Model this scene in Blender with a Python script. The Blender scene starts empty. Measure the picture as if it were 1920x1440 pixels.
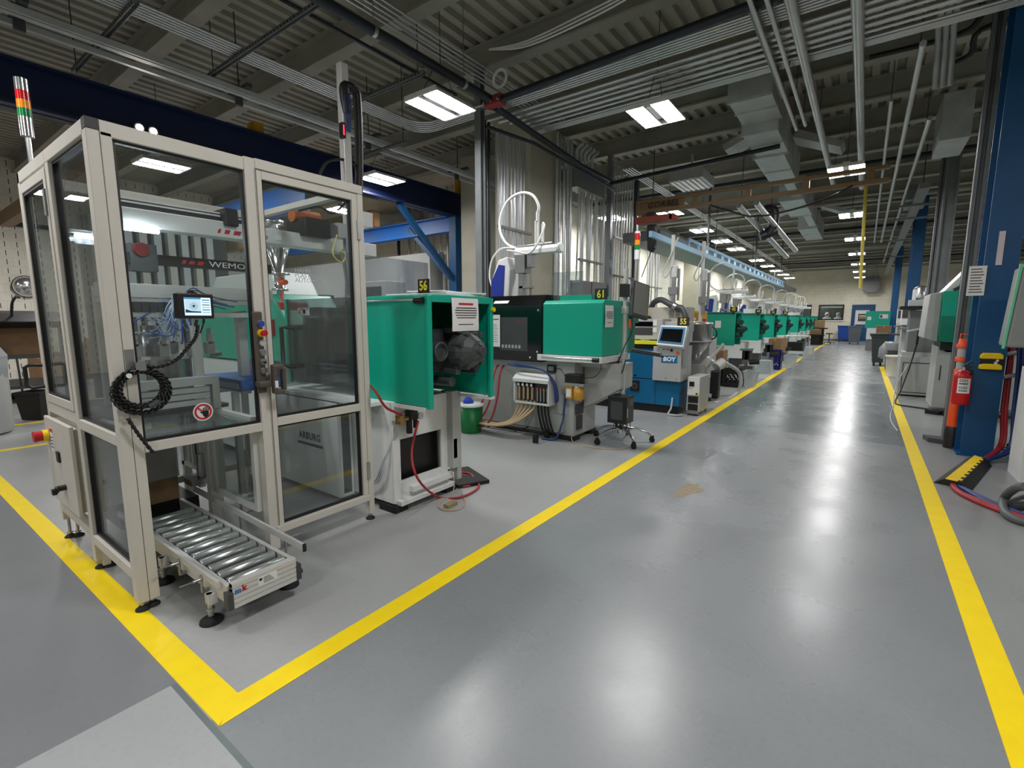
import bpy, bmesh, math, random
from mathutils import Vector, Matrix
random.seed(7)
S = bpy.context.scene
COL = S.collection
PI = math.pi

# ---------------------------------------------------------------- materials
def lin(c):
    return tuple((v/12.92 if v <= .04045 else ((v+.055)/1.055)**2.4) for v in [q/255. for q in c]) + (1.,)

MATS = {}
def mat(name, rgb, rough=.5, metal=0., var=.06, scale=6., bump=0., spec=.5, coat=0., rvar=0.):
    """procedural painted / metal / plastic surface: noise-varied colour and roughness"""
    if name in MATS: return MATS[name]
    m = bpy.data.materials.new(name); m.use_nodes = True
    nt = m.node_tree; b = nt.nodes['Principled BSDF']
    b.inputs['Roughness'].default_value = rough
    b.inputs['Metallic'].default_value = metal
    b.inputs['Specular IOR Level'].default_value = spec
    b.inputs['Coat Weight'].default_value = coat
    c = lin(rgb)
    b.inputs['Base Color'].default_value = c
    if var or bump or rvar:
        tc = nt.nodes.new('ShaderNodeTexCoord')
        n = nt.nodes.new('ShaderNodeTexNoise'); n.inputs['Scale'].default_value = scale; n.inputs['Detail'].default_value = 4
        nt.links.new(tc.outputs['Object'], n.inputs['Vector'])
        if var:
            r = nt.nodes.new('ShaderNodeValToRGB')
            r.color_ramp.elements[0].position = .3; r.color_ramp.elements[1].position = .7
            r.color_ramp.elements[0].color = tuple(max(0, v*(1-var)) for v in c[:3])+(1,)
            r.color_ramp.elements[1].color = tuple(min(1, v*(1+var)) for v in c[:3])+(1,)
            nt.links.new(n.outputs['Fac'], r.inputs['Fac']); nt.links.new(r.outputs['Color'], b.inputs['Base Color'])
        if rvar:
            mr = nt.nodes.new('ShaderNodeMapRange')
            mr.inputs['To Min'].default_value = max(.02, rough-rvar); mr.inputs['To Max'].default_value = min(1, rough+rvar)
            nt.links.new(n.outputs['Fac'], mr.inputs['Value']); nt.links.new(mr.outputs['Result'], b.inputs['Roughness'])
        if bump:
            bp = nt.nodes.new('ShaderNodeBump'); bp.inputs['Strength'].default_value = bump; bp.inputs['Distance'].default_value = .01
            nt.links.new(n.outputs['Fac'], bp.inputs['Height']); nt.links.new(bp.outputs['Normal'], b.inputs['Normal'])
    MATS[name] = m
    return m

def emit(name, rgb, strength):
    if name in MATS: return MATS[name]
    m = bpy.data.materials.new(name); m.use_nodes = True
    b = m.node_tree.nodes['Principled BSDF']
    b.inputs['Base Color'].default_value = lin(rgb)
    b.inputs['Emission Color'].default_value = lin(rgb)
    b.inputs['Emission Strength'].default_value = strength
    MATS[name] = m
    return m

def glass(name, tint=(255, 255, 255), refl=.06, rough=.02, density=0.):
    """thin pane: see-through with a fresnel reflection; density adds a milky body"""
    if name in MATS: return MATS[name]
    m = bpy.data.materials.new(name); m.use_nodes = True
    nt = m.node_tree; nt.nodes.clear()
    out = nt.nodes.new('ShaderNodeOutputMaterial')
    tr = nt.nodes.new('ShaderNodeBsdfTransparent'); tr.inputs['Color'].default_value = lin(tint)
    gl = nt.nodes.new('ShaderNodeBsdfGlossy'); gl.inputs['Roughness'].default_value = rough
    lw = nt.nodes.new('ShaderNodeFresnel'); lw.inputs['IOR'].default_value = 1.5
    ma = nt.nodes.new('ShaderNodeMath'); ma.operation = 'MULTIPLY_ADD'
    ma.inputs[1].default_value = .6; ma.inputs[2].default_value = refl-.03
    nt.links.new(lw.outputs['Fac'], ma.inputs[0])
    mx = nt.nodes.new('ShaderNodeMixShader')
    nt.links.new(ma.outputs[0], mx.inputs['Fac']); nt.links.new(tr.outputs[0], mx.inputs[1]); nt.links.new(gl.outputs[0], mx.inputs[2])
    last = mx
    if density:
        df = nt.nodes.new('ShaderNodeBsdfDiffuse'); df.inputs['Color'].default_value = lin((215, 222, 226))
        m2 = nt.nodes.new('ShaderNodeMixShader'); m2.inputs['Fac'].default_value = density
        nt.links.new(mx.outputs[0], m2.inputs[1]); nt.links.new(df.outputs[0], m2.inputs[2]); last = m2
    nt.links.new(last.outputs[0], out.inputs['Surface'])
    MATS[name] = m
    return m

# ---------------------------------------------------------------- mesh builder
class MB:
    def __init__(s): s.v = []; s.f = []; s.mi = []; s.sm = []; s.mats = []; s.cur = 0
    def m(s, material):
        if material not in s.mats: s.mats.append(material)
        s.cur = s.mats.index(material); return s
    def add(s, vs, fs, smooth=False):
        if not s.mats: s.mats = [None]; s.cur = 0
        o = len(s.v); s.v += [tuple(p) for p in vs]
        for f in fs: s.f.append([i+o for i in f]); s.mi.append(s.cur); s.sm.append(smooth)
        return s
    def box(s, x0, x1, y0, y1, z0, z1):
        x0, x1 = min(x0, x1), max(x0, x1); y0, y1 = min(y0, y1), max(y0, y1); z0, z1 = min(z0, z1), max(z0, z1)
        vs = [(x, y, z) for z in (z0, z1) for y in (y0, y1) for x in (x0, x1)]
        return s.add(vs, [(0, 2, 3, 1), (4, 5, 7, 6), (0, 1, 5, 4), (2, 6, 7, 3), (0, 4, 6, 2), (1, 3, 7, 5)])
    def cbox(s, c, d): return s.box(c[0]-d[0]/2, c[0]+d[0]/2, c[1]-d[1]/2, c[1]+d[1]/2, c[2]-d[2]/2, c[2]+d[2]/2)
    def obox(s, M, d):
        """box of size d centred on matrix M"""
        vs = [M @ Vector((x*d[0]/2, y*d[1]/2, z*d[2]/2)) for z in (-1, 1) for y in (-1, 1) for x in (-1, 1)]
        return s.add(vs, [(0, 2, 3, 1), (4, 5, 7, 6), (0, 1, 5, 4), (2, 6, 7, 3), (0, 4, 6, 2), (1, 3, 7, 5)])
    def bar(s, p0, p1, w, h):
        """rectangular bar between two points, w sideways, h upwards"""
        p0, p1 = Vector(p0), Vector(p1); d = p1-p0; L = d.length; d.normalize()
        u = Vector((0, 0, 1)) if abs(d.z) < .95 else Vector((1, 0, 0))
        sd = d.cross(u).normalized(); u2 = sd.cross(d)
        M = Matrix((( d.x, sd.x, u2.x, 0), (d.y, sd.y, u2.y, 0), (d.z, sd.z, u2.z, 0), (0, 0, 0, 1)))
        M.translation = (p0+p1)/2
        return s.obox(M, (L, w, h))
    def cyl(s, p0, p1, r, n=12, r2=None, cap=True):
        p0, p1 = Vector(p0), Vector(p1); d = (p1-p0).normalized()
        u = Vector((0, 0, 1)) if abs(d.z) < .9 else Vector((1, 0, 0))
        a = d.cross(u).normalized(); b = d.cross(a)
        r2 = r if r2 is None else r2
        vs = []
        for p, rr in ((p0, r), (p1, r2)):
            for i in range(n):
                t = 2*PI*i/n; vs.append(p+a*math.cos(t)*rr+b*math.sin(t)*rr)
        s.add(vs, [(i, (i+1) % n, n+(i+1) % n, n+i) for i in range(n)], True)
        if cap: s.add(vs, [tuple(range(n))[::-1], tuple(range(n, 2*n))])
        return s
    def lathe(s, prof, c=(0, 0, 0), axis='z', n=16, smooth=True):
        """prof: list of (r, h) along the axis"""
        vs = []
        for r, h in prof:
            for i in range(n):
                t = 2*PI*i/n; a, b = r*math.cos(t), r*math.sin(t)
                p = (a, b, h) if axis == 'z' else ((h, a, b) if axis == 'x' else (b, h, a))
                vs.append((c[0]+p[0], c[1]+p[1], c[2]+p[2]))
        fs = [(k*n+i, k*n+(i+1) % n, (k+1)*n+(i+1) % n, (k+1)*n+i) for k in range(len(prof)-1) for i in range(n)]
        s.add(vs, fs, smooth)
        for k in (0, len(prof)-1):
            if prof[k][0] > 1e-5:
                q = tuple(range(k*n, k*n+n)); s.add(vs, [q[::-1] if k == 0 else q])
        return s
    def tube(s, pts, r, n=8, smooth_steps=0):
        pts = [Vector(p) for p in pts]
        if smooth_steps: pts = spline(pts, smooth_steps)
        vs = []; k = len(pts); prev = None
        for i, p in enumerate(pts):
            d = (pts[min(i+1, k-1)]-pts[max(i-1, 0)])
            if d.length < 1e-9: d = Vector((0, 0, 1))
            d.normalize()
            if prev is None:
                u = Vector((0, 0, 1)) if abs(d.z) < .9 else Vector((1, 0, 0)); a = d.cross(u).normalized()
            else:
                a = (prev-d*prev.dot(d))
                a = a.normalized() if a.length > 1e-6 else d.orthogonal().normalized()
            prev = a; b = d.cross(a)
            rr = r[i] if isinstance(r, (list, tuple)) else r
            for j in range(n):
                t = 2*PI*j/n; vs.append(p+a*math.cos(t)*rr+b*math.sin(t)*rr)
        fs = [(i*n+j, i*n+(j+1) % n, (i+1)*n+(j+1) % n, (i+1)*n+j) for i in range(k-1) for j in range(n)]
        s.add(vs, fs, True)
        return s.add(vs, [tuple(range(n))[::-1], tuple(range((k-1)*n, k*n))])
    def prism(s, poly, axis, a0, a1):
        """extrude a 2d outline; axis x: poly=(y,z); y: (x,z); z: (x,y)"""
        def P(q, a): return (a, q[0], q[1]) if axis == 'x' else ((q[0], a, q[1]) if axis == 'y' else (q[0], q[1], a))
        n = len(poly); vs = [P(q, a0) for q in poly]+[P(q, a1) for q in poly]
        return s.add(vs, [tuple(range(n))[::-1], tuple(range(n, 2*n))]+[(i, (i+1) % n, n+(i+1) % n, n+i) for i in range(n)])
    def frame(s, axis, a, b0, b1, z0, z1, w, t):
        """rectangular picture frame in the plane axis=a, member width w, thickness t (a..a+t)"""
        def B(p0, p1, q0, q1):
            if axis == 'x': s.box(a, a+t, p0, p1, q0, q1)
            else: s.box(p0, p1, a, a+t, q0, q1)
        B(b0, b0+w, z0, z1); B(b1-w, b1, z0, z1); B(b0+w, b1-w, z0, z0+w); B(b0+w, b1-w, z1-w, z1)
        return s
    def quad(s, a, b, c, d): return s.add([a, b, c, d], [(0, 1, 2, 3)])
    def build(s, name, material=None, parent=None, loc=None, bev=0., world=True):
        me = bpy.data.meshes.new(name)
        off = Vector((0, 0, 0))
        if parent is not None and world: off = parent_world(parent)
        elif parent is None and loc is not None: off = Vector(loc)
        me.from_pydata([tuple(Vector(p)-off) for p in s.v], [], s.f)
        real = [k for k in s.mats if k is not None]
        ms = [(k or material or real[0]) for k in s.mats]
        for q in ms: me.materials.append(q)
        me.polygons.foreach_set('material_index', s.mi)
        me.polygons.foreach_set('use_smooth', s.sm)
        bm = bmesh.new(); bm.from_mesh(me); bmesh.ops.recalc_face_normals(bm, faces=bm.faces); bm.to_mesh(me); bm.free()
        me.update()
        o = bpy.data.objects.new(name, me); COL.objects.link(o)
        if parent is not None: o.parent = parent
        elif loc is not None: o.location = loc
        if bev:
            md = o.modifiers.new('edge', 'BEVEL'); md.width = bev; md.segments = 2; md.limit_method = 'ANGLE'; md.angle_limit = math.radians(50)
        return o

def parent_world(o):
    v = Vector((0, 0, 0))
    while o is not None: v += o.location; o = o.parent
    return v

def spline(pts, steps):
    out = []; n = len(pts)
    for i in range(n-1):
        p0, p1, p2, p3 = pts[max(i-1, 0)], pts[i], pts[i+1], pts[min(i+2, n-1)]
        for k in range(steps):
            t = k/steps
            out.append(.5*((2*p1)+(p2-p0)*t+(2*p0-5*p1+4*p2-p3)*t*t+(3*p1-p0-3*p2+p3)*t**3))
    out.append(pts[-1]); return out

def arc(c, r, a0, a1, n, plane='xz'):
    out = []
    for i in range(n+1):
        t = math.radians(a0+(a1-a0)*i/n); a, b = r*math.cos(t), r*math.sin(t)
        out.append((c[0]+a, c[1], c[2]+b) if plane == 'xz' else ((c[0], c[1]+a, c[2]+b) if plane == 'yz' else (c[0]+a, c[1]+b, c[2])))
    return out

# ---------------------------------------------------------------- objects
def tag(o, label, cat, group=None):
    o['label'] = label; o['category'] = cat
    if group: o['group'] = group
    return o
def thing(name, label, cat, loc=(0, 0, 0), group=None, rz=0.):
    o = bpy.data.objects.new(name, None); COL.objects.link(o); o.location = loc; o.rotation_euler = (0, 0, rz)
    o.empty_display_size = .1
    return tag(o, label, cat, group)
def struct(o): o['kind'] = 'structure'; return o
def copy_tree(o, loc=None, label=None, group=None, parent=None, rz=None):
    c = o.copy(); COL.objects.link(c)
    if parent is not None: c.parent = parent
    else:
        if loc is not None: c.location = loc
        if rz is not None: c.rotation_euler = (0, 0, rz)
        if label: c['label'] = label
        if group: c['group'] = group
    for ch in list(o.children): copy_tree(ch, parent=c)
    return c

def text(name, s, size, m, parent, loc, face, extrude=.0008, bold=0., align='CENTER', sx=1., rot=0., world=True, shear=0., sp=1.):
    """flat lettering on a surface that faces 'px','nx','py','ny','pz'"""
    cu = bpy.data.curves.new(name, 'FONT'); cu.body = s; cu.size = size; cu.extrude = extrude; cu.offset = bold; cu.shear = shear; cu.space_character = sp
    cu.align_x = align; cu.align_y = 'CENTER'; cu.resolution_u = 2
    tmp = bpy.data.objects.new(name+'_t', cu)
    COL.objects.link(tmp)
    dg = bpy.context.evaluated_depsgraph_get()
    me = bpy.data.meshes.new_from_object(tmp.evaluated_get(dg))
    bpy.data.objects.remove(tmp); bpy.data.curves.remove(cu)
    X, Y, N = {'px': ((0, 1, 0), (0, 0, 1), (1, 0, 0)), 'nx': ((0, -1, 0), (0, 0, 1), (-1, 0, 0)), 'ny': ((1, 0, 0), (0, 0, 1), (0, -1, 0)),
               'py': ((-1, 0, 0), (0, 0, 1), (0, 1, 0)), 'pz': ((1, 0, 0), (0, 1, 0), (0, 0, 1))}[face] if isinstance(face, str) else face
    X, Y, N = Vector(X), Vector(Y), Vector(N)
    off = parent_world(parent) if (parent is not None and world) else Vector((0, 0, 0))
    cr, sr = math.cos(rot), math.sin(rot)
    for v in me.vertices:
        a, b = v.co.x*sx, v.co.y
        a, b = a*cr-b*sr, a*sr+b*cr
        v.co = X*a+Y*b+N*v.co.z+Vector(loc)-off
    me.materials.clear(); me.materials.append(m)
    o = bpy.data.objects.new(name, me); COL.objects.link(o)
    if parent is not None: o.parent = parent
    return o

# ---------------------------------------------------------------- surveying: a sight line from the camera met with a plane of the place
_P = math.atan(122/900); _W = math.atan(662/math.hypot(900, 122))
_f = Vector((-math.sin(_W)*math.cos(_P), math.cos(_W)*math.cos(_P), -math.sin(_P)))
_r = Vector((math.cos(_W), math.sin(_W), 0))
_u = Vector((-math.sin(_W)*math.sin(_P), math.cos(_W)*math.sin(_P), math.cos(_P)))
def sight(x, y): return _f+_r*((x-960)/900)+_u*((720-y)/900)
EYE = Vector((0, 0, 1.4))
def PX(x, y, X): d = sight(x, y); return EYE+d*(X/d.x)
def PY(x, y, Y): d = sight(x, y); return EYE+d*(Y/d.y)
def PZ(x, y, z=0.): d = sight(x, y); return EYE+d*((z-1.4)/d.z)
M_alu = mat('anodised_aluminium', (208, 208, 205), .42, .25, .03, 3, rvar=.06)
M_beige = mat('beige_powder_coat', (206, 202, 192), .45, 0, .03, 4)
M_white = mat('white_machine_paint', (222, 224, 222), .4, 0, .03, 3)
M_grey = mat('light_grey_paint', (176, 178, 176), .45, 0, .05, 3)
M_midgrey = mat('mid_grey_paint', (120, 122, 122), .45, 0, .06, 3)
M_dkgrey = mat('dark_grey_paint', (62, 65, 67), .5, 0, .1, 5)
M_black = mat('black_plastic', (18, 18, 19), .45, 0, .1, 8)
M_rubber = mat('black_rubber', (24, 24, 24), .75, 0, .15, 20)
M_steel = mat('brushed_steel', (170, 172, 174), .3, .9, .05, 4, rvar=.08)
M_chrome = mat('bright_chrome', (214, 216, 217), .16, .9, .02, 4)
M_galv = mat('galvanised_steel', (186, 190, 191), .45, .3, .12, 5, rvar=.1)
M_conduit = mat('emt_conduit', (200, 203, 206), .3, .7, .05, 2)
M_green = mat('turquoise_green_paint', (2, 166, 138), .36, 0, .04, 2)
M_greendk = mat('deep_green_paint', (0, 122, 98), .42, 0, .05, 2)
M_cast = mat('dark_cast_iron', (68, 72, 74), .42, .1, .15, 6, bump=.1)
M_blue = mat('dark_blue_paint', (8, 76, 124), .42, 0, .1, 3)
M_navy = mat('navy_blue_paint', (7, 28, 68), .45, 0, .08, 3)
M_sky = mat('bright_blue_paint', (20, 104, 190), .42, 0, .05, 3)
M_boyblue = mat('cyan_blue_paint', (0, 100, 145), .4, 0, .04, 2)
M_yellow = mat('safety_yellow', (246, 208, 10), .5, 0, .06, 9)
M_yelline = mat('yellow_floor_paint', (255, 220, 0), .45, 0, .05, 9, bump=.12)
M_red = mat('signal_red', (190, 20, 26), .38, 0, .05, 6)
M_orange = mat('safety_orange', (245, 82, 20), .45, 0, .05, 6)
M_redhose = mat('red_rubber_hose', (165, 40, 46), .5, 0, .08, 10)
M_bluehose = mat('blue_rubber_hose', (40, 62, 120), .45, 0, .08, 10)
M_tan = mat('tan_hose', (190, 165, 130), .5, 0, .08, 10)
M_clearhose = mat('grey_clear_hose', (178, 184, 187), .3, 0, .06, 10)
M_card = mat('corrugated_cardboard', (150, 120, 88), .85, 0, .08, 12)
M_paper = mat('white_paper', (232, 231, 228), .8, 0, .02, 6)
M_ink = mat('black_ink', (20, 20, 22), .7, 0, 0)
M_redink = mat('red_ink', (190, 24, 40), .6, 0, 0)
M_whiteink = mat('white_lettering', (238, 238, 238), .6, 0, 0)
M_yelink = mat('yellow_lettering', (236, 224, 60), .6, 0, 0)
M_signblk = mat('black_sign_board', (26, 28, 26), .6, 0, .05)
M_brown = mat('brown_grey_handle', (92, 84, 76), .4, .2, .05)
M_brass = mat('brass_fitting', (170, 140, 84), .35, .8, .1)
M_belt = mat('blue_conveyor_belt', (24, 92, 180), .55, 0, .05)
M_plywood = mat('dark_plywood', (96, 86, 74), .7, 0, .15, 8)
M_gantry = mat('tan_orange_crane_paint', (122, 96, 60), .5, 0, .06, 3)
M_crate = mat('navy_crate_plastic', (30, 26, 120), .45, 0, .05)
M_bin = mat('grey_bin_plastic', (88, 93, 98), .5, 0, .06)
M_binb = mat('blue_bin_plastic', (20, 66, 150), .5, 0, .06)
M_tote = glass('frosted_tote_plastic', (225, 232, 236), .07, .25, .38)
M_bag = glass('clear_bag_film', (240, 242, 244), .08, .35, .3)
G_pane = glass('polycarbonate_pane', (244, 248, 248), .045, .01, .012)
G_tint = glass('smoked_pane', (206, 212, 214), .06, .02, .015)
G_black = mat('black_gloss_guard', (10, 11, 12), .12, 0, .05, 3)
M_label = mat('white_label', (228, 228, 224), .6, 0, .03)
M_wood = mat('tan_wood', (150, 110, 70), .7, 0, .12, 6)
M_strut = mat('grey_strut_channel', (128, 132, 134), .45, .35, .1, 5)
M_dkpipe = mat('dark_painted_pipe', (36, 42, 50), .45, .2, .1, 5)
M_beam = mat('beam_paint', (152, 150, 140), .7, 0, .12, 2)
M_gold = mat('ochre_paint', (180, 134, 10), .5, 0, .06)
M_coat = mat('white_coverall_cloth', (235, 236, 238), .85, 0, .03)
M_skin = mat('skin', (196, 150, 124), .6, 0, .04)
L_led = emit('led_lens', (252, 250, 250), 34.)
L_tube = emit('tube_lens', (235, 245, 255), 20.)
M_lamp_red = mat('red_lens', (190, 14, 24), .2, 0, .03)
M_lamp_amb = mat('amber_lens', (240, 140, 10), .2, 0, .03)
M_lamp_grn = mat('green_lens', (0, 128, 66), .2, 0, .03)
L_redled = emit('red_led_digits', (255, 30, 50), 3.)
# ================================================================ the room
def floor_mat(name, rgb, rough):
    m = bpy.data.materials.new(name); m.use_nodes = True
    nt = m.node_tree; b = nt.nodes['Principled BSDF']; L = nt.links
    g = nt.nodes.new('ShaderNodeNewGeometry')
    def noise(scale, det, vec=None):
        n = nt.nodes.new('ShaderNodeTexNoise'); n.inputs['Scale'].default_value = scale; n.inputs['Detail'].default_value = det
        L.new(vec or g.outputs['Position'], n.inputs['Vector']); return n
    c = lin(rgb)
    big = noise(.7, 5); fine = noise(45, 6)
    r = nt.nodes.new('ShaderNodeValToRGB')
    r.color_ramp.elements[0].position = .32; r.color_ramp.elements[1].position = .68
    r.color_ramp.elements[0].color = tuple(v*.9 for v in c[:3])+(1,); r.color_ramp.elements[1].color = tuple(v*1.08 for v in c[:3])+(1,)
    L.new(big.outputs['Fac'], r.inputs['Fac'])
    # speckle
    r2 = nt.nodes.new('ShaderNodeValToRGB'); r2.color_ramp.elements[0].position = .3; r2.color_ramp.elements[1].position = .52
    r2.color_ramp.elements[0].color = (.88, .88, .88, 1); r2.color_ramp.elements[1].color = (1, 1, 1, 1)
    L.new(fine.outputs['Fac'], r2.inputs['Fac'])
    mu = nt.nodes.new('ShaderNodeMixRGB'); mu.blend_type = 'MULTIPLY'; mu.inputs['Fac'].default_value = .5
    L.new(r.outputs['Color'], mu.inputs['Color1']); L.new(r2.outputs['Color'], mu.inputs['Color2'])
    # scuffs dragged along the aisle
    mp = nt.nodes.new('ShaderNodeMapping'); mp.inputs['Scale'].default_value = (40, 3, 1); mp.inputs['Rotation'].default_value = (0, 0, .25)
    L.new(g.outputs['Position'], mp.inputs['Vector'])
    sc = noise(1.4, 8, mp.outputs['Vector'])
    r3 = nt.nodes.new('ShaderNodeValToRGB'); r3.color_ramp.elements[0].position = .66; r3.color_ramp.elements[1].position = .8
    r3.color_ramp.elements[0].color = (0, 0, 0, 1); r3.color_ramp.elements[1].color = (.03, .03, .03, 1)
    L.new(sc.outputs['Fac'], r3.inputs['Fac'])
    ad = nt.nodes.new('ShaderNodeMixRGB'); ad.blend_type = 'ADD'; ad.inputs['Fac'].default_value = .5
    L.new(mu.outputs['Color'], ad.inputs['Color1']); L.new(r3.outputs['Color'], ad.inputs['Color2'])
    L.new(ad.outputs['Color'], b.inputs['Base Color'])
    md = noise(2.2, 6)
    mr = nt.nodes.new('ShaderNodeMapRange'); mr.inputs['From Min'].default_value = .3; mr.inputs['From Max'].default_value = .7
    mr.inputs['To Min'].default_value = rough-.03; mr.inputs['To Max'].default_value = rough+.05
    L.new(md.outputs['Fac'], mr.inputs['Value'])
    aa = nt.nodes.new('ShaderNodeMath'); aa.operation = 'ADD'; L.new(mr.outputs['Result'], aa.inputs[0]); L.new(r3.outputs['Color'], aa.inputs[1])
    L.new(aa.outputs[0], b.inputs['Roughness'])
    bp = nt.nodes.new('ShaderNodeBump'); bp.inputs['Strength'].default_value = .04; bp.inputs['Distance'].default_value = .006
    bn = noise(7, 3); L.new(bn.outputs['Fac'], bp.inputs['Height']); L.new(bp.outputs['Normal'], b.inputs['Normal'])
    b.inputs['Specular IOR Level'].default_value = .6
    return m
F_bay = floor_mat('floor_bay_light_grey', (164, 166, 165), .33)
F_front = floor_mat('floor_front_grey', (126, 129, 132), .3)
F_aisle = floor_mat('floor_aisle_grey', (136, 140, 142), .27)
F_deep = floor_mat('floor_aisle_slate', (112, 121, 123), .24)
F_pale = floor_mat('floor_pale_concrete', (164, 168, 168), .36)
F_side = floor_mat('floor_side_grey', (148, 151, 150), .3)
fl = MB()
def fq(m, x0, x1, y0, y1): fl.m(m); fl.quad((x0, y0, 0), (x1, y0, 0), (x1, y1, 0), (x0, y1, 0))
fq(F_bay, -16.1, -1.75, .6, 38); fq(F_front, -16.1, -2.05, -6, .6); fq(F_pale, -2.05, .5, -6, .58)
fl.m(F_deep); fl.quad((-2.05, .58, 0), (.5, .58, 0), (.5, .6, 0), (-2.05, .6, 0))
fq(F_aisle, -1.75, .5, .6, 6.75); fq(F_deep, -1.75, .5, 6.75, 13); fq(F_aisle, -1.75, .5, 13, 38)
fq(F_side, .5, 9, -6, 38)
struct(fl.build('floor'))

ln = MB(); ln.prism([(-1.70, .605), (-1.79, .715), (-11, .60), (-11, .52)], 'z', .0004, .0016)
ln.prism([(-1.695, .605), (-1.668, 10), (-1.69, 34), (-1.80, 34), (-1.79, 10), (-1.80, .71)], 'z', .0004, .0019)
ln.prism([(.495, -4), (.605, -4), (.56, 17.9), (.45, 17.9)], 'z', .0004, .0018)
for x in (-7.42, -9.08, -11.2): ln.box(x, x+.1, .8, 8.8, .0004, .0016)
struct(ln.build('floor_line', M_yelline))
# worn spot where the epoxy has come off
M_worn = mat('bare_concrete_patch', (148, 136, 112), .8, 0, .16, 30)
px = []
for i in range(30):
    t = 2*PI*i/30; r = 1+.22*math.sin(3*t+1)+.16*math.sin(5*t+.4)+.1*math.sin(9*t)
    px.append((-1.065+.075*r*math.cos(t)+.02*math.sin(t), 3.93+.2*r*math.sin(t)))
struct(MB().prism(px, 'z', .0003, .001).build('floor_patch', M_worn))
for sx, sy, sr in ((-.25, 1.33, .02), (-.9, 1.2, .012), (-1.28, 2.9, .015), (-2.2, 2.5, .016), (-2.3, 2.55, .012), (.05, 4.4, .014)):
    pass

def block_mat(name, rgb, ax, slots=False, joint=.82):
    m = bpy.data.materials.new(name); m.use_nodes = True
    nt = m.node_tree; b = nt.nodes['Principled BSDF']; L = nt.links
    g = nt.nodes.new('ShaderNodeNewGeometry'); sp = nt.nodes.new('ShaderNodeSeparateXYZ'); L.new(g.outputs['Position'], sp.inputs[0])
    cb = nt.nodes.new('ShaderNodeCombineXYZ'); L.new(sp.outputs[ax], cb.inputs[0]); L.new(sp.outputs[2], cb.inputs[1])
    br = nt.nodes.new('ShaderNodeTexBrick'); br.inputs['Scale'].default_value = 1
    br.inputs['Brick Width'].default_value = .4; br.inputs['Row Height'].default_value = .2; br.inputs['Mortar Size'].default_value = .006
    c = lin(rgb); br.inputs['Color1'].default_value = c; br.inputs['Color2'].default_value = tuple(v*.94 for v in c[:3])+(1,)
    br.inputs['Mortar'].default_value = tuple(v*joint for v in c[:3])+(1,)
    L.new(cb.outputs[0], br.inputs['Vector'])
    col = br.outputs['Color']
    no = nt.nodes.new('ShaderNodeTexNoise'); no.inputs['Scale'].default_value = 1.2; no.inputs['Detail'].default_value = 5; L.new(g.outputs['Position'], no.inputs['Vector'])
    rp = nt.nodes.new('ShaderNodeValToRGB'); rp.color_ramp.elements[0].position = .3; rp.color_ramp.elements[1].position = .65
    rp.color_ramp.elements[0].color = (.86, .85, .82, 1); rp.color_ramp.elements[1].color = (1, 1, 1, 1); L.new(no.outputs['Fac'], rp.inputs['Fac'])
    mx = nt.nodes.new('ShaderNodeMixRGB'); mx.blend_type = 'MULTIPLY'; mx.inputs['Fac'].default_value = 1; L.new(col, mx.inputs['Color1']); L.new(rp.outputs['Color'], mx.inputs['Color2'])
    col = mx.outputs['Color']
    if slots:
        def fr(src, period, lo, hi):
            d = nt.nodes.new('ShaderNodeMath'); d.operation = 'DIVIDE'; d.inputs[1].default_value = period; L.new(src, d.inputs[0])
            f = nt.nodes.new('ShaderNodeMath'); f.operation = 'FRACT'; L.new(d.outputs[0], f.inputs[0])
            c_ = nt.nodes.new('ShaderNodeMath'); c_.operation = 'COMPARE'; c_.inputs[1].default_value = (lo+hi)/2; c_.inputs[2].default_value = (hi-lo)/2
            L.new(f.outputs[0], c_.inputs[0]); return c_.outputs[0]
        a = fr(sp.outputs[ax], .2, .45, .52); z = fr(sp.outputs[2], .2, .2, .8)
        k = nt.nodes.new('ShaderNodeMath'); k.operation = 'MULTIPLY'; L.new(a, k.inputs[0]); L.new(z, k.inputs[1])
        m2 = nt.nodes.new('ShaderNodeMixRGB'); m2.inputs['Color2'].default_value = (.02, .02, .02, 1); L.new(k.outputs[0], m2.inputs['Fac']); L.new(col, m2.inputs['Color1']); col = m2.outputs['Color']
    L.new(col, b.inputs['Base Color'])
    b.inputs['Roughness'].default_value = .7
    bp = nt.nodes.new('ShaderNodeBump'); bp.inputs['Strength'].default_value = .4; bp.inputs['Distance'].default_value = .01; bp.invert = True
    L.new(br.outputs['Fac'], bp.inputs['Height']); L.new(bp.outputs['Normal'], b.inputs['Normal'])
    return m
B_x = block_mat('cream_block_far', (246, 240, 220), 0)
B_y = block_mat('cream_block_side', (244, 239, 222), 1)
B_slot = block_mat('cream_slotted_block', (236, 231, 216), 1, True)
HW = 5.18
# far wall with two window openings and a door opening
fw = MB(); WY = 37.9
W1 = (-4.32, -2.93, 1.33, 2.33); W2 = (-2.53, -1.14, 1.33, 2.32); D1 = (-.73, .47, 0, 2.3)
xs = [-6.6, W1[0], W1[1], W2[0], W2[1], D1[0], D1[1], 9]
for i in range(7):
    a, b_ = xs[i], xs[i+1]
    hole = {1: W1, 3: W2, 5: D1}.get(i)
    if hole is None: fw.box(a, b_, WY, WY+.2, 0, HW)
    else:
        if hole[2] > 0: fw.box(a, b_, WY, WY+.2, 0, hole[2])
        fw.box(a, b_, WY, WY+.2, hole[3], HW)
struct(fw.build('wall_far', B_x))
struct(MB().box(-6.7, -6.5, 9.2, 38.1, 0, HW).build('wall_left', B_y))
struct(MB().box(-16.2, -6.5, 9, 9.2, 0, HW).build('wall_return', B_x))
struct(MB().box(-16.2, -16.0, -6.2, 9, 0, HW).build('wall_west', B_slot))
struct(MB().box(9, 9.2, -6.2, 38.1, 0, HW).build('wall_right', B_y))
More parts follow.
